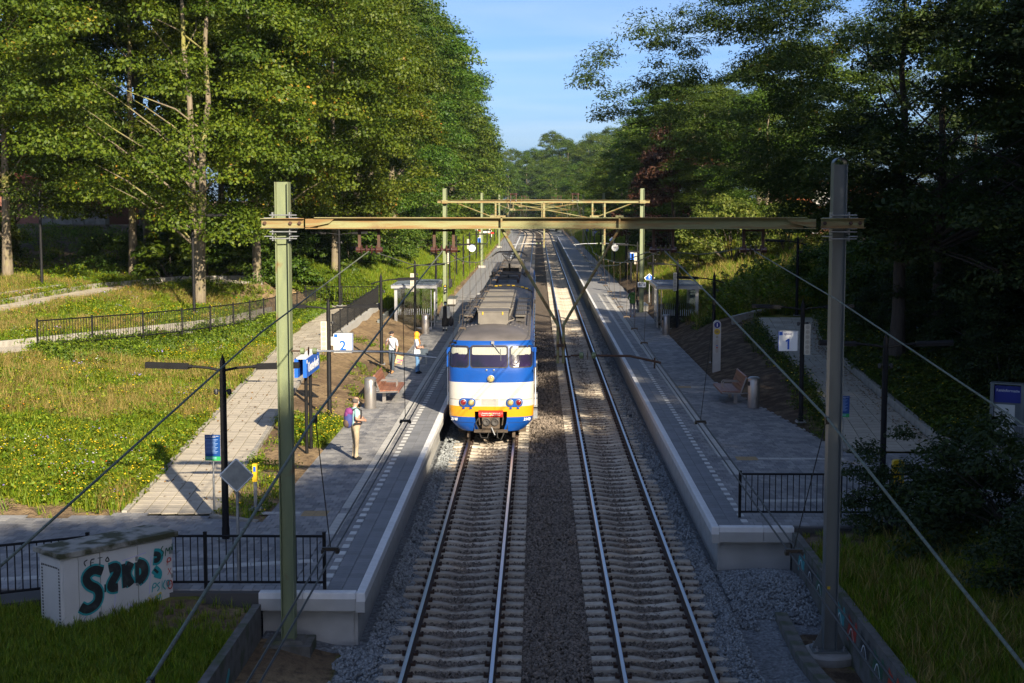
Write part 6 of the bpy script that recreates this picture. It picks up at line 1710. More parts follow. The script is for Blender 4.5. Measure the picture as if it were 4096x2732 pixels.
def person(label, loc, rz, H, mats, pose, group=None, female=False):
    """mats: skin, shirt, trousers, shoe. Local +Y is the facing direction"""
    root = thing('person', label, 'person', loc, rz)
    s = H / 1.76
    sw = .185 if not female else .165
    n = {'pelvis': (0, 0, .95, (.15, .115)), 'waist': (0, .0, 1.08, (.135, .10)), 'chest': (0, .01, 1.28, (.165, .115)), 'neck0': (0, -.01, 1.44, (.09, .075)),
         'neck': (0, .0, 1.52, .055), 'head0': (0, .02, 1.58, (.07, .085)), 'head1': (0, .025, 1.66, (.078, .10)), 'head2': (0, .015, 1.735, (.06, .075)),
         'shL': (-sw, -.01, 1.42, .062), 'shR': (sw, -.01, 1.42, .062), 'hipL': (-.09, 0, .88, .095), 'hipR': (.09, 0, .88, .095),
         'knL': (-.10, .01, .50, .062), 'knR': (.10, .01, .50, .062), 'anL': (-.10, -.02, .09, .046), 'anR': (.10, -.02, .09, .046),
         'toL': (-.115, .15, .035, .035), 'toR': (.115, .15, .035, .035), 'heL': (-.10, -.05, .04, .038), 'heR': (.10, -.05, .04, .038),
         'elL': (-.25, -.03, 1.15, .044), 'elR': (.25, -.03, 1.15, .044), 'wrL': (-.26, .05, .90, .03), 'wrR': (.26, .05, .90, .03)}
    for k, v in pose.items():
        if k in n: n[k] = (*v[:3], n[k][3]) if len(v) == 3 else v
    # hands with five fingers, curled
    bones = [('pelvis', 'waist', lambda t: 2 if t < .35 else 1), ('waist', 'chest', 1), ('chest', 'neck0', 1), ('neck0', 'neck', lambda t: 1 if t < .45 else 0), ('neck', 'head0', 0), ('head0', 'head1', 0), ('head1', 'head2', 0)]
    sl = pose.get('sleeve', 1.0)
    for S in 'LR':
        bones += [('neck0', 'sh' + S, 1), ('sh' + S, 'el' + S, 1 if sl >= 1 else (lambda t: 1 if t < sl * 1.0 else 0)), ('el' + S, 'wr' + S, 1 if sl > 1.4 else 0),
                  ('pelvis', 'hip' + S, 2), ('hip' + S, 'kn' + S, 2), ('kn' + S, 'an' + S, 2 if True else 0), ('an' + S, 'to' + S, 3), ('an' + S, 'he' + S, 3)]
        el, wr = Vector(n['el' + S][:3]), Vector(n['wr' + S][:3])
        d = (wr - el).normalized()
        fwd = Vector(pose.get('palm' + S, (0, 1, 0))); side = (fwd - d * fwd.dot(d)).normalized(); th = side; nor = d.cross(side)
        inn = nor * (1 if S == 'L' else -1)
        pm = wr + d * .055
        n['pm' + S] = (*pm, (.03, .02)); bones.append(('wr' + S, 'pm' + S, 0))
        for j in range(4):
            o_ = (j - 1.5) * .019; L = [.062, .072, .068, .052][j]
            b0 = pm + d * .028 + th * -o_; b1 = b0 + d * L * .5 + inn * .012; b2 = b1 + (d * .35 + inn * .9).normalized() * L * .5
            for q, (pp, rr) in enumerate(((b0, .0095), (b1, .009), (b2, .0075))): n[f'f{S}{j}{q}'] = (*pp, rr)
            bones += [('pm' + S, f'f{S}{j}0', 0), (f'f{S}{j}0', f'f{S}{j}1', 0), (f'f{S}{j}1', f'f{S}{j}2', 0)]
        t0 = wr + d * .03 + th * .028; t1 = t0 + (d * .6 + th * .6 + inn * .3).normalized() * .035; t2 = t1 + (d * .8 + inn * .5).normalized() * .028
        for q, (pp, rr) in enumerate(((t0, .011), (t1, .0095), (t2, .008))): n[f't{S}{q}'] = (*pp, rr)
        bones += [('pm' + S, f't{S}0', 0), (f't{S}0', f't{S}1', 0), (f't{S}1', f't{S}2', 0)]
    n = {k: (v[0] * s, v[1] * s, v[2] * s, tuple(q * s for q in v[3]) if isinstance(v[3], tuple) else v[3] * s) for k, v in n.items()}
    me = skin_body('person_body', bones, mats, root, n, None)
    body = link('body', me, root)
    # face
    hy = pose.get('head_turn', 0)
    hc = Vector(n['head1'][:3])
    c_, s_ = math.cos(hy), math.sin(hy)
    def hp(x, y, z): return (hc.x + (x * c_ - y * s_) * s, hc.y + (x * s_ + y * c_) * s, hc.z + z * s)
    f = MB(); f.lathe([(.004, .028), (.015, -.012), (.002, -.018)], hp(0, .102, -.012), 8); sphere(f, hp(-.082, .0, .0), (.016 * s, .022 * s, .032 * s), 8, 6); sphere(f, hp(.082, 0, .0), (.016 * s, .022 * s, .032 * s), 8, 6)
    f.build('face_relief', M[mats[0]], body, smooth=True)
    f = MB(); sphere(f, hp(-.031, .093, .022), (.012, .008, .008), 8, 6); sphere(f, hp(.031, .093, .022), (.012, .008, .008), 8, 6); f.build('eye', M['black'], body)
    f = MB(); sphere(f, hp(0, .093, -.052), (.024, .008, .008), 8, 6); f.build('mouth', M['lip'], body)
    return root, n, hp, s
def face_mask(root, hp, s):
    f = MB(); sphere(f, hp(0, .075, -.045), (.062 * s, .042 * s, .05 * s), 12, 8); f.build('face_mask', M['mask_blue'], root, smooth=True)
# backpack man: stands side on, facing right towards the train, looking away
root, n, hp, s = person('man with purple and blue backpack, mint shirt and khaki trousers on the left platform', (-5.03, 39.95, PZ), R(-62), 1.74, ('skin', 'mint_shirt', 'khaki', 'shoe_black'),
    dict(sleeve=.75, elR=(.25, -.06, 1.18), wrR=(.16, .19, 1.13), palmR=(0, 0, 1), elL=(-.26, .02, 1.17), wrL=(-.15, .20, 1.16), palmL=(0, 0, 1), head1=(0, .03, 1.66), head_turn=R(28), hipL=(-.10, 0, .88), knL=(-.10, .02, .5), pelvis=(0, .01, .95, (.165, .14)), waist=(0, .03, 1.08, (.16, .145)), chest=(0, .02, 1.28, (.175, .13))))
f = MB(); sphere(f, hp(0, -.018, .015), (.090 * s, .098 * s, .085 * s), 14, 10); f.build('hair', M['grey_hair'], root, smooth=True)
f = MB(); sphere(f, hp(0, .004, .055), (.074 * s, .085 * s, .062 * s), 14, 10); f.build('bald_crown', M['skin'], root, smooth=True)
face_mask(root, hp, s)
bp = thing('backpack', 'purple and navy hiking backpack worn by the man in the mint shirt', 'backpack', (-5.03, 39.95, PZ), R(-62))
f = MB(); sphere(f, (0, -.20, 1.16), (.155, .12, .26), 14, 10); f.build('main_bag', M['blue_pack'], bp, smooth=True)
f = MB(); sphere(f, (0, -.18, 1.36), (.145, .11, .12), 14, 10); f.build('top_pocket', M['purple_pack'], bp, smooth=True)
f = MB(); sphere(f, (0.02, -.27, 1.05), (.12, .08, .13), 12, 8); f.build('front_pocket', M['brown_pack'], bp, smooth=True)
f = MB(); sphere(f, (0, -.25, 1.27), (.11, .065, .13), 12, 8); f.build('front_pocket', M['purple_pack'], bp, smooth=True)
for q in (-1, 1):
    f = MB(); f.tube([(q * .13, -.12, 1.42), (q * .14, .0, 1.47), (q * .14, .13, 1.40), (q * .16, .12, 1.2), (q * .17, -.05, 1.05)], .022, 6); f.build('shoulder_strap', M['cap_black'], bp)
f = MB(); f.tube([(-.165, -.1, 1.03), (-.16, .12, 1.03), (0, .185, 1.03), (.16, .12, 1.03), (.165, -.1, 1.03)], .032, 6); f.build('hip_belt', M['cap_black'], bp)
# man with paper bag
root, n, hp, s = person('man in black cap and pale shirt drinking, standing by the sandy bank', (-6.02, 60.3, PZ), R(158), 1.74, ('skin', 'pale_shirt', 'dark_jeans', 'tan_shoe'),
    dict(sleeve=1.0, elL=(-.27, .02, 1.16), wrL=(-.27, .12, .93), elR=(.24, .12, 1.17), wrR=(.10, .22, 1.36), palmR=(0, 0, 1), palmL=(0, 1, 0), head1=(0, .04, 1.65), head2=(0, .05, 1.725), anL=(-.14, .22, .09), toL=(-.16, .39, .035), heL=(-.14, .17, .04), knL=(-.12, .14, .50), anR=(.12, -.16, .09), toR=(.13, .02, .035), heR=(.12, -.2, .04), knR=(.11, -.04, .5)))
f = MB(); sphere(f, hp(0, -.005, .055), (.093 * s, .108 * s, .07 * s), 14, 10); f.box(hp(0, .13, .045), (.14, .12, .015)); f.build('cap', M['cap_black'], root, smooth=True)
f = MB(); sphere(f, hp(0, .07, -.07), (.058 * s, .04 * s, .035 * s), 10, 8); f.build('beard', M['grey_hair'], root, smooth=True)
f = MB(); sphere(f, hp(0.0, .06, -.105), (.05, .04, .03), 10, 8); f.build('face_mask', M['mask_blue'], root)
f = MB(); f.tube([(.14, .03, 1.46), (.06, .15, 1.3), (-.12, .14, 1.08), (-.2, .02, .98)], .012, 5); f.box((-.22, .0, .92), (.08, .2, .2)); f.build('shoulder_bag', M['cap_black'], root)
pb = thing('paper_bag', 'crumpled brown paper takeaway bag held by the man in the black cap', 'paper bag', (-5.72, 60.12, PZ + .42), R(10))
f = MB(); f.box((0, 0, .16), (.30, .16, .34), ry=.25, tap=.92); f.build('bag', M['paper_bag'], pb)
M['magenta_print'] = mat('magenta_print', (.40, .04, .28), .6)
text('McDon', .085, M['magenta_print'], pb, (.03, -.085, .155), (R(90), R(14), 0), bold=.003); text('ald\'s', .10, M['magenta_print'], pb, (.0, -.085, .065), (R(90), R(14), 0), bold=.003)
# woman / person with orange head scarf and camera
root, n, hp, s = person('person with orange head scarf, white shirt and blue jeans holding a camera', (-4.98, 60.0, PZ), R(-78), 1.72, ('skin', 'white_shirt', 'blue_jeans', 'shoe_black'),
    dict(sleeve=.72, elL=(-.24, -.02, 1.16), wrL=(-.06, .22, 1.14), elR=(.24, .0, 1.15), wrR=(.07, .24, 1.12), palmL=(0, 0, 1), palmR=(0, 0, 1), anL=(-.07, .08, .09), toL=(-.08, .24, .035), heL=(-.07, .03, .04), knL=(-.08, .09, .5)))
f = MB(); sphere(f, hp(0, -.01, .01), (.108 * s, .118 * s, .14 * s), 14, 10); sphere(f, hp(0, -.03, -.13), (.105 * s, .10 * s, .10 * s), 14, 8); f.tube([hp(.06, .05, -.12), hp(.07, .10, -.25), hp(.07, .12, -.40)], [.03, .025, .012], 6); f.build('head_scarf', M['orange_scarf'], root, smooth=True)
f = MB(); sphere(f, hp(0, .085, .0), (.055, .035, .085), 10, 8); f.build('face', M['skin'], root, smooth=True)
f = MB(); f.box((0, .01, .93), (.36, .26, .16), tap=.9); f.build('shirt_tail', M['white_shirt'], root)
cm = thing('camera', 'small black camera held by the person in the orange scarf', 'camera', (-4.98, 60.0, PZ), R(-78))
f = MB(); f.box((0, .33, 1.16), (.14, .07, .10)); f.build('camera_body', M['black'], cm); f = MB(); f.lathe([(.035, 0), (.035, .07)], (0, .36, 1.16), 12, axis='y'); f.build('camera_lens', M['black'], cm)
bg = thing('shoulder_bag', 'dark grey bag hanging in front of the person in the orange scarf', 'bag', (-4.98, 60.0, PZ), R(-78))
f = MB(); f.box((.12, .30, .88), (.16, .36, .34), tap=.85); f.build('bag', M['dark_jeans'], bg); f = MB(); f.tube([(.12, .2, 1.04), (.10, .16, 1.3), (-.1, .02, 1.46)], .012, 5); f.build('strap', M['cap_black'], bg)
# woman in a pale coat walking to the viewer
root, n, hp, s = person('woman in a pale coat and long black dress walking towards the viewer', (-5.02, 79.7, PZ), R(176), 1.62, ('skin', 'cream_coat', 'white_trousers', 'shoe_black'),
    dict(sleeve=1.6, elL=(-.27, -.02, 1.14), wrL=(-.29, .06, .88), elR=(.28, -.02, 1.14), wrR=(.33, .04, .89), anL=(-.08, .16, .09), toL=(-.09, .32, .035), heL=(-.08, .11, .04), knL=(-.09, .14, .5)), female=True)
f = MB(); f.lathe([(.20, .26), (.185, .6), (.17, .9), (.155, 1.1), (.14, 1.32), (.06, 1.38)], (.0, .02, 0), 18); f.build('dress', M['black_dress'], root, smooth=True)
f = MB()
for q in (-1, 1): f.prism([(q * .10, .13, 1.36), (q * .22, .06, 1.34), (q * .30, .06, .72), (q * .13, .21, .72)], (0, -.2, 0))
f.build('coat_front', M['cream_coat'], root)
f = MB(); sphere(f, hp(0, -.012, .035), (.092 * s, .105 * s, .085 * s), 14, 10); f.build('head_cap', M['cap_black'], root, smooth=True)
face_mask(root, hp, s)
b2 = thing('backpack', 'black backpack carried by hand by the woman in the pale coat', 'backpack', (-4.70, 79.62, PZ + .30))
f = MB(); sphere(f, (0, 0, .24), (.15, .11, .27), 12, 10); f.build('bag', M['cap_black'], b2, smooth=True); f = MB(); f.tube([(-.04, 0, .47), (0, 0, .56), (.04, 0, .47)], .012, 5); f.build('handle', M['cap_black'], b2)
# person in green jacket seen from behind
root, n, hp, s = person('person in a green hooded jacket and grey trousers seen from behind', (5.86, 89.3, PZ), R(6), 1.74, ('skin', 'green_jacket', 'grey_trousers', 'tan_shoe'),
    dict(sleeve=1.6, elL=(-.28, .0, 1.18), wrL=(-.20, .20, 1.10), elR=(.28, .0, 1.18), wrR=(.18, .22, 1.12), palmL=(0, 0, 1), palmR=(0, 0, 1), waist=(0, 0, 1.06, (.165, .13)), chest=(0, .0, 1.28, (.19, .14)), head1=(0, .07, 1.64), head2=(0, .07, 1.71)))
f = MB(); sphere(f, hp(0, -.01, .015), (.088 * s, .10 * s, .09 * s), 14, 10); f.build('hair', M['brown_hair'], root, smooth=True)
f = MB(); sphere(f, (0, -.09, 1.46), (.14, .09, .09), 12, 8); f.build('hood', M['green_jacket'], root, smooth=True)
f = MB(); f.lathe([(.19, .86), (.20, .95), (.185, 1.1)], n=16); f.build('jacket_hem', M['green_jacket'], root, smooth=True)
b3 = thing('shoulder_bag', 'black shoulder bag hanging from the person in the green jacket', 'bag', (6.16, 89.28, PZ + .70))
f = MB(); f.box((0, 0, .18), (.14, .34, .34), tap=.9); f.build('bag', M['cap_black'], b3); f = MB(); f.tube([(0, 0, .34), (-.1, -.06, .74)], .016, 5); f.build('strap', M['cap_black'], b3)
# ---------------------------------------------------------------- trees
def leaf_mesh(name, C, Nn, size, rnd, mats, aspect=.62, midx=None):
    """kite shaped leaves folded a little along the midrib"""
    n = len(C)
    up = rng.normal(size=(n, 3)); t = np.cross(Nn, up); t /= np.linalg.norm(t, axis=1)[:, None] + 1e-9
    b = np.cross(Nn, t)
    s = size[:, None]
    tip = C + t * s * .62; base = C - t * s * .5
    l = C + b * s * aspect * .5 + Nn * s * .12; r = C - b * s * aspect * .5 + Nn * s * .12
    V = np.stack([base, l, tip, r], 1).reshape(-1, 3)
    F = np.arange(n * 4)
    me = bpy.data.meshes.new(name)
    me.vertices.add(n * 4); me.vertices.foreach_set('co', V.astype(np.float32).ravel())
    me.loops.add(n * 4); me.loops.foreach_set('vertex_index', F)
    me.polygons.add(n); me.polygons.foreach_set('loop_start', np.arange(0, n * 4, 4)); me.polygons.foreach_set('loop_total', np.full(n, 4))
    a = me.attributes.new('rnd', 'FLOAT', 'FACE'); a.data.foreach_set('value', rnd.astype(np.float32))
    for m in mats: me.materials.append(m)
    if midx is not None: me.polygons.foreach_set('material_index', midx.astype(np.int32))
    me.update(calc_edges=True)
    return me
def crown_data(seed, Rm, z0, z1, nclump, nleaf, rc, leaf, prof, flat=.62, spray=0.0, hollow=.5, lobes=5):
    r = np.random.default_rng(seed)
    # lobed outline: a few large boughs make the silhouette uneven
    la = r.uniform(0, 6.28, lobes); lw = r.uniform(.12, .30, lobes); lt = r.uniform(.1, .9, lobes)
    t = r.uniform(0, 1, nclump) ** .9; a = r.uniform(0, 2 * math.pi, nclump)
    pr = np.interp(t, [p[0] for p in prof], [p[1] for p in prof])
    lob = 1 + sum(w * np.cos(a - A) * np.exp(-((t - T) / .25) ** 2) for A, w, T in zip(la, lw, lt))
    rad = Rm * pr * lob * (hollow + (1 - hollow) * np.sqrt(r.uniform(0, 1, nclump)))
    CC = np.c_[np.cos(a) * rad, np.sin(a) * rad, z0 + (z1 - z0) * t + r.normal(0, .3, nclump)]
    cr = rc * r.uniform(.6, 1.35, nclump)
    w = cr ** 2; k = r.choice(nclump, nleaf, p=w / w.sum())
    d = r.normal(size=(nleaf, 3)); d /= np.linalg.norm(d, axis=1)[:, None]
    d[:, 2] = np.where(d[:, 2] < -.2, d[:, 2] * .5, d[:, 2])
    rr = r.uniform(0, 1, nleaf) ** .5
    off = d * (cr[k] * rr)[:, None]; off[:, 2] *= flat
    out = CC[k].copy(); out[:, 2] = 0; ol = np.linalg.norm(out, axis=1)[:, None] + 1e-6; out /= ol
    off += out * (r.uniform(0, .35, nleaf) * cr[k])[:, None]
    off[:, 2] -= .12 * (off[:, 0] ** 2 + off[:, 1] ** 2)
    C = CC[k] + off
    Nn = d * .75 + np.array([0, 0, .75]) + r.normal(size=(nleaf, 3)) * .55
    Nn /= np.linalg.norm(Nn, axis=1)[:, None]
    size = leaf * r.uniform(.6, 1.35, nleaf)
    crnd = r.uniform(0, 1, nclump)
    rnd = np.clip(crnd[k] * .35 + r.uniform(0, .65, nleaf), 0, 1)
    return CC, C, Nn, size, rnd
def trunk_mesh(seed, CC, z0, H, r0, m, fork=1, lean=(0, 0)):
    r = random.Random(seed); mb = MB()
    stems = []
    for f in range(fork):
        dx = (f - (fork - 1) / 2) * .55
        pts_ = []
        for i in range(9):
            t = i / 8; z = t * H * .88
            pts_.append((dx * t * 3.2 + lean[0] * t + r.uniform(-.12, .12) * min(1, t * 3), lean[1] * t + r.uniform(-.12, .12) * min(1, t * 3), z - .3 * (i == 0)))
        rad = [r0 * (1.25 if i == 0 else 1) * (1 - .85 * i / 8) / (1 if fork == 1 else 1.15) for i in range(9)]
        mb.tube(pts_, rad, 10); stems.append(pts_)
    idx = sorted(range(len(CC)), key=lambda i: -np.hypot(CC[i][0], CC[i][1]))[::4][:max(12, len(CC) // 14)]
    for i in idx:
        c = CC[i]; st = stems[i % fork]
        zj = max(z0 * .75, c[2] - abs(np.hypot(c[0], c[1])) * r.uniform(.45, .8))
        zj = min(zj, H * .8); t = zj / (H * .88); j = min(7, int(t * 8)); f = t * 8 - j
        p = Vector(st[j]).lerp(Vector(st[j + 1]), f); e = p.lerp(Vector(c), .6)
        m1 = p.lerp(e, .35) + Vector((r.uniform(-.2, .2), r.uniform(-.2, .2), .25)); m2 = p.lerp(e, .7) + Vector((r.uniform(-.25, .25), r.uniform(-.25, .25), .2))
        rr = r0 * .26 * (1 - t * .6)
        mb.tube([p, m1, m2, e], [rr, rr * .7, rr * .42, rr * .12], 5)
    return mb.mesh('trunk', m, True)
OR = (.42, .17, .03)
L_maple = attr_mat('maple_leaf', [(0, (.022, .045, .004)), (.45, (.062, .095, .006)), (.93, (.125, .15, .009)), (.95, (.26, .17, .02)), (1, OR)], transl=.30, rand=.14, hue=.015)
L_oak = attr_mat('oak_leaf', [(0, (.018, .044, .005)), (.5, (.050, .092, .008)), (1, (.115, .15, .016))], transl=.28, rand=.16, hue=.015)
L_ash = attr_mat('ash_leaf', [(0, (.016, .036, .009)), (.5, (.035, .065, .014)), (.97, (.075, .105, .018)), (1, (.22, .09, .03))], transl=.30, rand=.12)
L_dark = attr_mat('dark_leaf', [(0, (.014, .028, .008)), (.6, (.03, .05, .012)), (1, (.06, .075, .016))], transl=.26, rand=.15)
L_copper = attr_mat('copper_leaf', [(0, (.03, .014, .010)), (.6, (.055, .022, .014)), (.95, (.08, .04, .016)), (1, (.22, .03, .02))], transl=.2, rand=.1)
L_pale = attr_mat('pale_leaf', [(0, (.05, .08, .012)), (.5, (.11, .14, .022)), (1, (.20, .20, .04))], transl=.32, rand=.14, hue=.02)
L_ivy = attr_mat('ivy_leaf', [(0, (.035, .07, .006)), (.5, (.10, .16, .010)), (1, (.20, .25, .02))], transl=.25, rand=.2)
P_round = [(0, .45), (.15, .85), (.4, 1), (.7, .85), (.9, .5), (1, .2)]
P_tall = [(0, .55), (.2, .9), (.5, 1), (.75, .8), (.92, .45), (1, .12)]
P_skirt = [(0, .9), (.25, 1), (.6, .85), (.85, .5), (1, .15)]
KIND = {}
def tree_kind(name, seed, Rm, z0, H, ncl, nlf, rc, leaf, prof, lm, bark='bark', r0=.32, fork=1, aspect=.62, **kw):
    CC, C, Nn, S, rnd = crown_data(seed, Rm, z0, H, ncl, nlf, rc, leaf, prof, **kw)
    KIND[name] = (trunk_mesh(seed, CC, z0, H, r0, M[bark], fork), leaf_mesh('crown', C, Nn, S, rnd, [lm], aspect))
tree_kind('maple', 1, 6.8, 3.2, 19, 210, 120000, 1.25, .135, P_round, L_maple, r0=.24, fork=2, aspect=.8, hollow=.55)
tree_kind('maple_single', 2, 5.8, 3.2, 18, 170, 90000, 1.25, .135, P_round, L_maple, r0=.21, aspect=.8)
tree_kind('oak', 3, 6.2, 2.4, 17.5, 190, 90000, 1.15, .13, P_round, L_oak, r0=.24, aspect=.66, hollow=.5, lobes=8)
tree_kind('oak_tall', 4, 5.2, 2.6, 19, 170, 70000, 1.1, .155, P_tall, L_oak, r0=.30, lobes=8)
tree_kind('oak_far', 5, 5.8, 1.8, 18, 150, 34000, 1.25, .24, P_tall, L_oak, r0=.3, lobes=9)
tree_kind('pale_far', 6, 5.2, 1.2, 14, 110, 15000, 1.2, .34, P_skirt, L_pale, r0=.26, lobes=7)
tree_kind('ash', 7, 9.6, 4.4, 16, 360, 120000, .9, .15, [(0, .45), (.3, .9), (.55, 1.05), (.8, 1), (1, .7)], L_ash, 'bark_dark', .27, aspect=.36, hollow=.45, lobes=9, flat=.75)
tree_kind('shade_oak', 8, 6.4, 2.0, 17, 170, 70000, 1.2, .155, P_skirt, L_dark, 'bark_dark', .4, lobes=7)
tree_kind('copper', 9, 4.0, 1.2, 9, 80, 12000, 1.0, .26, P_skirt, L_copper, 'bark_dark', .2)
def bush_kind(name, seed, Rm, H, ncl, nlf, rc, leaf, lm, aspect=.6):
    CC, C, Nn, S, rnd = crown_data(seed, Rm, .15, H, ncl, nlf, rc, leaf, [(0, .85), (.4, 1), (.75, .75), (1, .3)])
    mb = MB(); r = random.Random(seed)
    for c in CC[::4]: mb.tube([(c[0] * .1, c[1] * .1, -.1), (c[0] * .55 + r.uniform(-.1, .1), c[1] * .55, c[2] * .6), tuple(c)], [.035, .02, .006], 5)
    KIND[name] = (mb.mesh('stems', M['bark_dark'], True), leaf_mesh('crown', C, Nn, S, rnd, [lm], aspect))
bush_kind('bush', 20, 1.8, 2.4, 40, 9000, .55, .15, L_oak)
bush_kind('dark_bush', 21, 2.2, 2.2, 60, 15000, .5, .11, L_dark, .5)
bush_kind('pale_bush', 22, 2.4, 3.2, 60, 12000, .6, .15, L_pale)
bush_kind('maple_sapling', 23, 1.4, 2.0, 30, 4500, .5, .2, L_maple, .85)
def tree(kind, label, x, y, z=None, sc=1.0, rz=None, group=None, sz=None, cat='tree', name=None):
    z = float(height(np.array([x]), np.array([y]))[0]) if z is None else z
    t = thing(name or ('tree' if cat == 'tree' else 'bush'), label, cat, (x, y, z - .05), random.uniform(0, 6.28) if rz is None else rz, group)
    t.scale = (sc, sc, sz or sc)
    tk, cr = KIND[kind]
    link('trunk' if cat == 'tree' else 'stem', tk, t); link('crown', cr, t)
    return t
# left bank, near
tree('maple', 'large maple with twin pale trunks behind the long railing, orange seed keys', -16.6, 71.5, 2.75, 1.12, 2.9, sz=1.2)
tree('maple_single', 'maple with a single bright trunk left of the twin trunked maple', -22.2, 80, 3.8, 1.15, 1.0, sz=1.25)
tree('oak', 'oak with ivy clad trunk beside the bare slope at the far left', -30.3, 84, None, 1.15, .5, sz=1.25)
tree('maple_single', 'maple leaning over the cross railing with a clear pale trunk on the grass bank', -12.2, 88, 3.3, 1.0, 4.2, sz=1.1)
tree('maple', 'maple filling the gap between the two trunked maple and the portal post', -15.2, 79, None, 1.0, 5.2, sz=1.18)
gl = 'trees in the sunlit wood on the left bank'
for i, (k, x, y, s_, zs) in enumerate([('oak', -27, 74, 1.05, 1.2), ('maple', -24, 90, 1.2, 1.25), ('oak_tall', -35, 92, 1.3, 1.3), ('oak_tall', -18, 100, 1.15, 1.2), ('oak_tall', -28, 104, 1.3, 1.3), ('oak', -38, 78, 1.2, 1.2), ('oak_tall', -23, 118, 1.3, 1.3), ('maple_single', -19.5, 90, 1.1, 1.2)]):
    tree(k, 'broadleaf tree deep in the sunlit wood on the left bank', x, y, None, s_, None, gl, s_ * zs / 1.1)
gl2 = 'trees lining the left bank towards the vanishing point'
for i, (k, x, y, s_, zs) in enumerate([('oak_tall', -12.6, 102, 1.12, 1.02), ('oak_tall', -12.8, 113, 1.22, 1.12), ('oak_tall', -12.4, 125, 1.2, 1.12), ('oak_far', -12.6, 137, 1.22, 1.12), ('oak_far', -12.6, 150, 1.22, 1.1), ('oak_far', -12.6, 164, 1.2, 1.05), ('oak_far', -12.0, 180, 1.15, 1.12), ('oak_far', -11.6, 197, 1.12, 1.1), ('oak_far', -12.0, 215, 1.1, 1.0), ('oak_far', -11.8, 235, 1.05, .95), ('oak_far', -11.6, 256, 1.05, .9),
                                  ('oak_far', -20, 130, 1.4, 1.3), ('oak_far', -20, 150, 1.4, 1.3), ('oak_far', -20, 172, 1.4, 1.25), ('oak_far', -20, 195, 1.3, 1.2), ('oak_far', -20, 220, 1.3, 1.1), ('oak_far', -20, 250, 1.3, 1.1), ('oak_far', -12.5, 278, 1.0, .85), ('oak_far', -14, 300, 1.0, .8), ('oak_far', -16, 325, 1.0, .8)]):
    tree(k, ('sunlit oak, %s in the left bank row counting away from the shelter' % ORD[i]) if x > -17 else 'taller tree rising behind the sunlit row on the left bank', x, y, None, s_, None, gl2, s_ * zs / 1.1)
# right bank
tree('ash', 'tall ash whose sunlit branch tips reach out over the right platform', 13.2, 53.5, 2.3, 1.0, 1.2, sz=.98)
tree('ash', 'dark ash crowding behind the tall overhanging ash', 15.8, 57.5, None, .95, 4.4, sz=.95)
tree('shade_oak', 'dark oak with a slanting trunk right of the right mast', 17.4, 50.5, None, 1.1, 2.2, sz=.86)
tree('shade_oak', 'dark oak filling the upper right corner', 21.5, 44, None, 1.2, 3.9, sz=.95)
gr_ = 'dark trees in the shaded wood on the right bank'
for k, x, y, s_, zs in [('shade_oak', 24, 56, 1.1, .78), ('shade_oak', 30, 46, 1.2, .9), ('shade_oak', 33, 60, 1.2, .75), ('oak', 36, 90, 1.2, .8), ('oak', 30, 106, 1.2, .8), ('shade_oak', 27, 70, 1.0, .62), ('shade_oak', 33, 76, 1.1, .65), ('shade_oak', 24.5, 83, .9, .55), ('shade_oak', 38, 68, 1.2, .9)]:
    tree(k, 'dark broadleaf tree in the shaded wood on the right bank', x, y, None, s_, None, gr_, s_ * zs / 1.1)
gr2 = 'trees lining the right bank towards the vanishing point'
for i, (k, x, y, s_, zs) in enumerate([('oak', 17.5, 112, .95, .74), ('oak', 16, 124, 1.0, .75), ('oak_tall', 15.5, 136, 1.1, .70), ('oak_far', 15.3, 149, 1.15, .78), ('oak_far', 15.6, 163, 1.2, .78), ('oak_far', 14.8, 178, 1.15, .78), ('oak_far', 14.2, 196, 1.1, .74), ('oak_far', 13.8, 214, 1.1, .70), ('oak_far', 13.6, 236, 1.0, .68), ('oak_far', 13.4, 258, 1.0, .64), ('oak_far', 13.0, 282, 1.0, .6), ('oak_far', 25, 140, 1.3, .80), ('oak_far', 25, 165, 1.3, .8), ('oak_far', 24, 190, 1.3, .75), ('oak_far', 23, 220, 1.2, .7), ('oak_far', 23, 250, 1.2, .65), ('oak_far', 12, 306, 1.0, .8), ('oak_far', 10, 335, 1.0, .85), ('oak_far', 8, 360, 1.0, .85), ('oak_far', 5, 380, 1.1, .9)]):
    tree(k, ('sunlit oak, %s in the right bank row counting away from the shelter' % ORD[i]) if x < 18 else 'tree rising behind the sunlit row on the right bank', x, y, None, s_, None, gr2, s_ * zs / 1.1)
tree('copper', 'dark copper leaved tree below the oaks on the right bank', 11.8, 128, None, 1.15, 1.0)
# end of the cutting
ge = 'trees closing the far end of the cutting'
for x, y, s_ in [(-8, 405, 1.0), (-16, 415, 1.1), (0, 432, 1.2), (7, 440, 1.2), (16, 425, 1.2), (24, 400, 1.2), (-18, 452, 1.3), (-8, 460, 1.3), (-36, 430, 1.3), (22, 440, 1.3), (-26, 410, 1.1), (5, 465, 1.3), (-48, 460, 1.4), (34, 430, 1.3), (-22, 345, 1.1), (-28, 372, 1.1), (-3, 418, 1.1), (-12, 432, 1.2), (-22, 440, 1.2), (4, 405, 1.0), (-34, 400, 1.2), (9, 428, 1.1), (-1, 446, 1.2), (-30, 455, 1.3), (-42, 430, 1.3), (14, 400, 1.1), (18, 372, 1.0)]:
    tree('oak_far', 'hazy tree closing the far end of the cutting', x, y, None, s_, None, ge, s_)
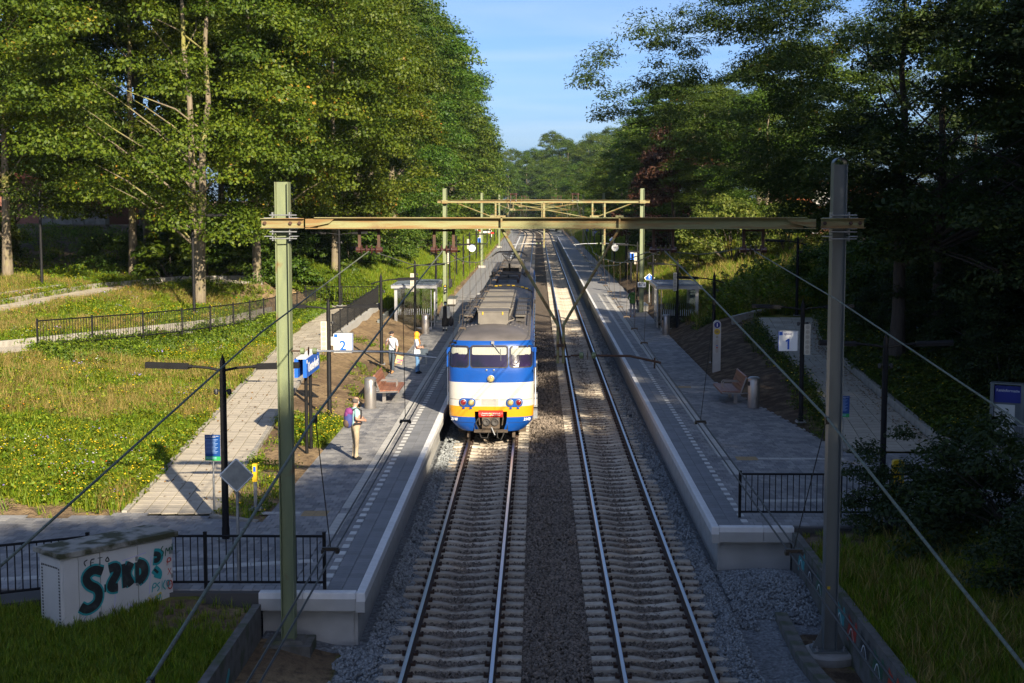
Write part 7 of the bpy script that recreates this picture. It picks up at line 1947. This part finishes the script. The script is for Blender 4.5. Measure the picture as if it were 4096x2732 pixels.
# shade trees around the foot of the bridge, to the right of and behind the viewpoint
gs = 'tall trees by the bridge behind the viewpoint'
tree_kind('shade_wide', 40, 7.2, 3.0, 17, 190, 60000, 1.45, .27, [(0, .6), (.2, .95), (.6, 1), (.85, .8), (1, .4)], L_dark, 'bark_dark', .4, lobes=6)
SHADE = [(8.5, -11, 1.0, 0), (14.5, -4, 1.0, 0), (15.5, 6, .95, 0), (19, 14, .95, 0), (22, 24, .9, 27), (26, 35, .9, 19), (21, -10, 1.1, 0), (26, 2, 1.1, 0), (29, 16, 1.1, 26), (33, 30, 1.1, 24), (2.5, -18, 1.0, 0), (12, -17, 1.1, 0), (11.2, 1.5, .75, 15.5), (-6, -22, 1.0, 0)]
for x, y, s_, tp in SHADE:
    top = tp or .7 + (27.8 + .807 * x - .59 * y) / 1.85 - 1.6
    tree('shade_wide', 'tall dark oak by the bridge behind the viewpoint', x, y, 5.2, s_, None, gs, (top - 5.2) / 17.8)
# bushes
def bush(kind, label, x, y, s_=1.0, sz=None, group=None, z=None): return tree(kind, label, x, y, z, s_, None, group, sz, 'bush')
bush('dark_bush', 'big dark bramble bush in the lower right corner', 10.2, 29.6, 1.15, 1.15, z=.85)
bush('dark_bush', 'dark bramble bush spilling over the right railing', 8.8, 31.6, .75, .8, z=.7)
bush('dark_bush', 'dark bush at the right edge above the shaded grass', 12.6, 26.8, 1.1, 1.1, z=1.5)
bush('dark_bush', 'low dark bush at the lower right edge', 9.9, 25.3, .8, .7, z=1.2)
bush('pale_bush', 'sunlit yellow green shrub on the right grass bank', 13.3, 99, 1.15, 1.25)
bush('pale_bush', 'pale shrub right of the yellow green shrub on the bank', 16.2, 95, 1.0, .95)
bush('pale_bush', 'small bright shrub below the yellow green shrub', 11.3, 101, .6, .6)
gb = 'undergrowth bushes along the left wood edge'
for x, y, k, s_ in [(-20, 79.5, 'maple_sapling', 1.2), (-18.2, 80.3, 'maple_sapling', 1.3), (-16.5, 81, 'bush', 1.0), (-23.8, 82, 'bush', .9), (-14.8, 85.5, 'bush', 1.1), (-16.8, 88, 'bush', 1.3), (-13.5, 92, 'bush', 1.3), (-15.6, 94, 'bush', 1.4), (-12.4, 97, 'bush', 1.3), (-13.2, 104, 'bush', 1.4), (-12.0, 110, 'bush', 1.4), (-11.4, 117, 'bush', 1.3), (-12.4, 126, 'bush', 1.4), (-12, 136, 'bush', 1.5), (-11.5, 147, 'bush', 1.5), (-11.6, 158, 'bush', 1.5), (-29.5, 78.5, 'bush', 1.1), (-33, 82, 'bush', 1.3), (-24, 96, 'bush', 1.4), (-20, 92, 'bush', 1.4), (-33, 74, 'bush', 1.3)]:
    bush(k, 'leafy undergrowth bush along the edge of the left wood', x, y, s_, s_, gb)
gb = 'undergrowth bushes in the shaded right wood'
for x, y, k, s_ in [(14.8, 46, 'dark_bush', .9), (15.6, 50, 'dark_bush', 1.0), (15.0, 55, 'dark_bush', 1.0), (14.6, 60, 'dark_bush', .9), (15.5, 65, 'bush', 1.0), (18, 45, 'dark_bush', 1.2), (20, 54, 'dark_bush', 1.4), (18, 58, 'dark_bush', 1.3), (16.2, 72, 'bush', 1.1), (14.6, 76, 'bush', .9), (18.5, 79, 'bush', 1.0), (21, 64, 'dark_bush', 1.5), (23, 50, 'dark_bush', 1.5), (24, 44, 'dark_bush', 1.5), (19, 72, 'bush', 1.4), (22, 78, 'bush', 1.5)]:
    bush(k, 'dark undergrowth bush in the shaded right wood', x, y, s_, s_, gb)
gb = 'bushes below the oaks of the right bank'
for x, y, s_ in [(14.2, 116, 1.4), (13.6, 124, 1.3), (13, 133, 1.3), (13, 143, 1.4), (12.4, 154, 1.4), (12, 166, 1.4), (16.5, 106, 1.3)]:
    bush('bush', 'leafy bush below the oaks on the right bank', x, y, s_, s_, gb)

# ---------------------------------------------------------------- grass, weeds, flowers and ivy
def tuft(name, m, n, h, w, seed, spread=.10, droop=.35):
    r = np.random.default_rng(seed); vs, fs, at_ = [], [], []
    for i in range(n):
        a = r.uniform(0, 6.28); b = r.uniform(0, 6.28); rr = spread * math.sqrt(r.uniform(0, 1))
        x, y = rr * math.cos(b), rr * math.sin(b); hh = h * r.uniform(.55, 1.15); d = hh * droop * r.uniform(.4, 1.5)
        ux, uy = math.cos(a), math.sin(a); px, py = -uy * w / 2, ux * w / 2
        o = len(vs)
        vs += [(x - px, y - py, 0), (x + px, y + py, 0), (x + ux * d * .35 + px * .8, y + uy * d * .35 + py * .8, hh * .6), (x + ux * d * .35 - px * .8, y + uy * d * .35 - py * .8, hh * .6), (x + ux * d, y + uy * d, hh)]
        fs += [(o, o + 1, o + 2, o + 3), (o + 3, o + 2, o + 4)]; q = r.uniform(0, 1); at_ += [q, q]
    me = bpy.data.meshes.new(name); me.from_pydata(vs, [], fs); me.materials.append(m)
    a = me.attributes.new('rnd', 'FLOAT', 'FACE'); a.data.foreach_set('value', at_)
    return bpy.data.objects.new(name, me)
def weed(name, m, n, h, leaf, seed, flower=None, nf=0, spread=.12):
    r = np.random.default_rng(seed)
    C = np.c_[r.normal(0, spread, n), r.normal(0, spread, n), r.uniform(.1, 1, n) * h]
    Nn = r.normal(size=(n, 3)) * .6 + np.array([0, 0, .8]); Nn /= np.linalg.norm(Nn, axis=1)[:, None]
    mats = [m]; mi = np.zeros(n)
    S = leaf * r.uniform(.6, 1.3, n)
    if flower:
        C[:nf, 2] = h * r.uniform(.8, 1.15, nf); S[:nf] = .045 * r.uniform(.8, 1.3, nf); mi[:nf] = 1; mats.append(flower); Nn[:nf] = Nn[:nf] * .3 + np.array([0, -.3, .9])
    me = leaf_mesh(name, C, Nn, S, r.uniform(0, 1, n), mats, .6, mi)
    return bpy.data.objects.new(name, me)
G_lit = attr_mat('grass_blade', [(0, (.055, .105, .005)), (.6, (.15, .21, .010)), (1, (.30, .30, .03))], transl=.30, rand=.22, hue=.02, rough=.6)
G_dry = attr_mat('dry_grass_blade', [(0, (.12, .12, .025)), (.6, (.26, .19, .055)), (1, (.36, .25, .09))], transl=.25, rand=.2, hue=.01, rough=.7)
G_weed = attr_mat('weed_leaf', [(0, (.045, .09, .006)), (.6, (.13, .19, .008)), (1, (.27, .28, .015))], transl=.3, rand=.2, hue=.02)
F_y = mat('yellow_flower', (.72, .50, .01), .6); F_o = mat('orange_flower', (.70, .14, .01), .6); F_v = mat('violet_flower', (.28, .20, .55), .6); F_w = mat('white_flower', (.7, .7, .66), .6)
lawn = [tuft('grass_tuft', G_lit, 14, .22, .016, i, .13) for i in range(3)]
tall = [tuft('tall_grass_tuft', G_lit, 12, .34, .018, 5 + i, .12, .5) for i in range(3)]
dry = [tuft('dry_grass_tuft', G_dry, 12, .48, .016, 9 + i, .12, .55) for i in range(2)]
weeds = [weed('weed_plant', G_weed, 40, .20, .085, 11), weed('weed_plant', G_weed, 50, .30, .075, 12)]
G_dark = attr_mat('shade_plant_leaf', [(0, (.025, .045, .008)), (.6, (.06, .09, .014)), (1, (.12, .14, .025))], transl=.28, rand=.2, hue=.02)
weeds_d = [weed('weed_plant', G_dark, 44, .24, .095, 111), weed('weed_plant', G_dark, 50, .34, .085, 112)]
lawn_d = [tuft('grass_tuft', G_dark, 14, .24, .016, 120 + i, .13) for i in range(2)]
flw = [weed('yellow_flower_plant', G_weed, 26, .30, .08, 13, F_y, 5), weed('orange_flower_plant', G_weed, 22, .34, .08, 14, F_o, 3), weed('violet_flower_plant', G_weed, 22, .32, .08, 15, F_v, 5), weed('white_flower_plant', G_weed, 22, .36, .08, 16, F_w, 4)]
ivy = [weed('ivy_sprig', L_ivy, 16, .22, .13, 17, spread=.16), weed('ivy_sprig', L_ivy, 16, .22, .11, 18, spread=.16)]
BLOCK = []
def on_path(x, y):
    b = (x > xl1(y) - .12) & (x < xr1(y) + .12) & (y > 32.6) & (y < 84)
    b |= inpoly(x, y, [p[:2] for p in R2] + [p[:2] for p in R2B[::-1]])
    b |= inpoly(x, y, [p[:2] for p in R3A] + [p[:2] for p in R3B[::-1]])
    b |= (x > xlR(y) - .12) & (x < xrR(y) + .25) & (y > 41) & (y < 72.6)
    b |= inpoly(x, y, LPLAZA) | ((x > LB) & (x < 7.05) & (y > np.where(x > 0, 31.6, 26))) | inpoly(x, y, RPOLY)
    b |= (x > -5.2) & (x < 5.8) & (y < 32)
    return b
def grow(name, label, x0, x1, y0, y1, dens, srcs, smin, smax, mask=None, cover_pow=1.0, pick=None, dz=0.0):
    n = int((x1 - x0) * (y1 - y0) * dens)
    x = rng.uniform(x0, x1, n); y = rng.uniform(y0, y1, n)
    k = ~on_path(x, y)
    k &= rng.uniform(0, 1, n) < cover(x, y) ** cover_pow
    if mask is not None: k &= mask(x, y)
    x, y = x[k], y[k]; n = len(x)
    z = height(x, y) + dz
    rot = np.c_[rng.normal(0, .12, n), rng.normal(0, .12, n), rng.uniform(0, 6.28, n)]
    return scatter(name, np.c_[x, y, z], rot, rng.uniform(smin, smax, n), pick(x, y) if pick else rng.integers(0, len(srcs), n), srcs, label)
mead = lambda x, y: (x < xl1(y)) & (y > 32.5)
grow('meadow_grass', 'grass of the sunlit flower meadow between the ramp flights', -27, -9, 32.5, 79, 70, lawn + tall, .7, 1.25, lambda x, y: mead(x, y) & (fbm(x * .8, y * .8, 66) > .30) & ~((y > 51) & (x < -12.2) & (x > np.interp(y, [51, 58.5, 66, 82], [-17.9, -15.5, -13.2, -12.5])) & (x < np.interp(y, [51, 58.5, 66, 82], [-16.9, -14.5, -12.2, -11.5]))))
grow('dry_meadow_grass', 'dry straw coloured grass patches in the flower meadow', -27, -9, 32.8, 74, 40, dry, .6, 1.1, lambda x, y: mead(x, y) & (fbm(x * .3, y * .3, 44) > np.where(y > 44, .42, .56)))
grow('meadow_weeds', 'broad leaved weeds in the flower meadow', -27, -9, 32.8, 79, 22, weeds, .7, 1.3, mead)
grow('meadow_flowers', 'yellow, orange, violet and white flowers in the meadow', -27, -9, 33.5, 76, 11, flw, .7, 1.2, lambda x, y: mead(x, y) & (fbm(x * .4, y * .4, 55) > .42), pick=lambda x, y: np.where(rng.uniform(0, 1, len(x)) < .72, 0, rng.integers(1, 4, len(x))))
grow('bed_weeds', 'weeds and grass in the sandy bed between the ramp and platform two', -10, LB, 32.5, 70, 62, lawn + weeds + flw[:1], .6, 1.15, lambda x, y: (x > xr1(y)) & (x < LB - .12) & ((y < 50) | (x < xr1(y) + .5) | (fbm(x * .6, y * .6, 77) > .56)), pick=lambda x, y: rng.integers(0, 6, len(x)))
grow('left_bank_grass', 'bright grass on the bank behind the left shelter', -17, LB, 84, 150, 42, lawn + tall, 1.0, 1.7, lambda x, y: x < LB - .3)
grow('far_left_bank_grass', 'bright grass on the far part of the left bank', -13, LB, 150, 280, 12, lawn + tall, 1.8, 2.6, lambda x, y: x < LB - .3)
grow('left_foreground_grass', 'shaded grass around the foot of the graffiti cabinet', -12, -5.2, 17, 26.0, 260, lawn + tall[:1], .35, .8, lambda x, y: ~((x > -8.4) & (x < -6) & (y - 25.05 > (x + 8.1) * 1.1 - .1)))
grow('right_foreground_grass', 'long shaded grass behind the graffiti wall', 5.8, 14, 17, 31.6, 190, tall + lawn * 2 + dry[:1], .5, 1.0)
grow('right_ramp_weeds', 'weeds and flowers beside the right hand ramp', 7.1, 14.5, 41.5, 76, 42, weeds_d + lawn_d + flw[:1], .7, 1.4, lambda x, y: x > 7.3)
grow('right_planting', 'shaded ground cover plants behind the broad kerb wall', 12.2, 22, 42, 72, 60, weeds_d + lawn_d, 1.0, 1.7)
grow('right_bank_grass', 'grass on the bank behind the right shelter', 7.3, 18, 72, 150, 36, lawn + tall + dry[:1], 1.0, 1.8)
grow('far_right_bank_grass', 'grass on the far part of the right bank', 7.3, 14, 150, 280, 10, lawn + tall, 1.8, 2.6)
grow('left_wood_floor', 'leafy ground cover under the left wood', -40, -17, 74, 110, 9, weeds + lawn, 1.0, 1.9)
# goldenrod like tall weeds on the right bank
gold = [weed('tall_weed_plant', L_pale, 60, 1.0, .13, 31, spread=.13), weed('tall_weed_plant', G_weed, 60, .9, .13, 32, spread=.15)]
grow('tall_weeds', 'tall pale weeds on the right bank above the ramp', 8.8, 13.5, 73.5, 84, 5, gold, .8, 1.5, lambda x, y: x > 9.3)
# ivy over the wall and bank under the long railing
ln_, _ = sample_line(R2[:5], 400)
m_ = 15000
i_ = rng.integers(0, 399, m_); t_ = rng.uniform(0, 1, m_)[:, None]
p_ = ln_[i_] * (1 - t_) + ln_[i_ + 1] * t_
drop = np.interp(p_[:, 1], [51.5, 56, 60, 66, 82], [.2, .5, .75, .95, .9])
off = rng.uniform(.0, .8, m_) ** 1.0
p_[:, 0] += off * .93; p_[:, 1] -= off * np.interp(p_[:, 1], [51, 60, 68, 82], [.35, .35, .15, 0])
p_[:, 2] = np.minimum(height(p_[:, 0], p_[:, 1]) + rng.uniform(.0, .16, m_), p_[:, 2] - .12)
scatter('ivy_cover', p_, np.c_[rng.uniform(-.6, .6, m_), rng.uniform(.2, 1.2, m_), rng.uniform(-.8, .8, m_)], rng.uniform(.7, 1.15, m_), rng.integers(0, 2, m_), ivy, 'thick ivy hanging over the wall below the long railing')
m_ = 2600
x = rng.uniform(-15.5, -9.5, m_); y = rng.uniform(83.8, 88.5, m_); z = height(x, y)
scatter('bank_ivy', np.c_[x, y, z], np.c_[rng.uniform(-.4, .4, (m_, 2)), rng.uniform(0, 6.28, m_)], rng.uniform(.8, 1.5, m_), rng.integers(0, 2, m_), ivy, 'dark ivy on the shaded bank beyond the ramp turn')
# fallen leaves on the ramps
dl = attr_mat('fallen_leaf', [(0, (.10, .05, .02)), (1, (.25, .14, .04))], rand=.3)
def flat_leaf(seed):
    r = np.random.default_rng(seed); me = leaf_mesh('fallen_leaf', np.zeros((1, 3)), np.array([[0, 0, 1.]]), np.array([.09]), r.uniform(0, 1, 1), [dl]); return bpy.data.objects.new('fallen_leaf', me)
fl = [flat_leaf(i) for i in range(3)]
m_ = 900
yR = rng.uniform(42, 70, m_); xR = xrR(yR) - rng.exponential(.35, m_); xR = np.clip(xR, xlR(yR), None)
yL = rng.uniform(34, 78, m_); xL = rng.uniform(xl1(yL), xr1(yL))
X_ = np.r_[xR, xL[:350]]; Y_ = np.r_[yR, yL[:350]]; Z_ = np.r_[zpR(yR) + .025, zp1(yL[:350]) + .025]
scatter('fallen_leaves', np.c_[X_, Y_, Z_], np.c_[rng.normal(0, .25, (len(X_), 2)), rng.uniform(0, 6.28, len(X_))], rng.uniform(.6, 1.2, len(X_)), rng.integers(0, 3, len(X_)), fl, 'dry fallen leaves scattered on the two ramps')

# ---------------------------------------------------------------- lettering becomes ordinary mesh
dg = bpy.context.evaluated_depsgraph_get()
for o in [o for o in scene.objects if o.type == 'FONT']:
    me = bpy.data.meshes.new_from_object(o.evaluated_get(dg))
    nm = o.name
    n = bpy.data.objects.new('lettering', me); COL.objects.link(n)
    n.parent = o.parent; n.location = o.location; n.rotation_euler = o.rotation_euler
    bpy.data.objects.remove(o)

# ---------------------------------------------------------------- thin morning haze over the whole cutting
hz = MB(); hz.box((0, 420, 29.5), (1300, 1300, 63))
hm = bpy.data.materials.new('haze_volume'); hm.use_nodes = True
N_, L_ = hm.node_tree.nodes, hm.node_tree.links
N_.remove(N_['Principled BSDF'])
pv = N_.new('ShaderNodeVolumePrincipled'); pv.inputs['Color'].default_value = (.60, .80, 1, 1); pv.inputs['Density'].default_value = .00007; pv.inputs['Anisotropy'].default_value = 0
L_.new(pv.outputs[0], N_['Material Output'].inputs['Volume'])
haze = hz.build('haze', hm); tag(haze, 'thin bluish air softening the far end of the cutting', kind='stuff')
scene.cycles.volume_bounces = 0
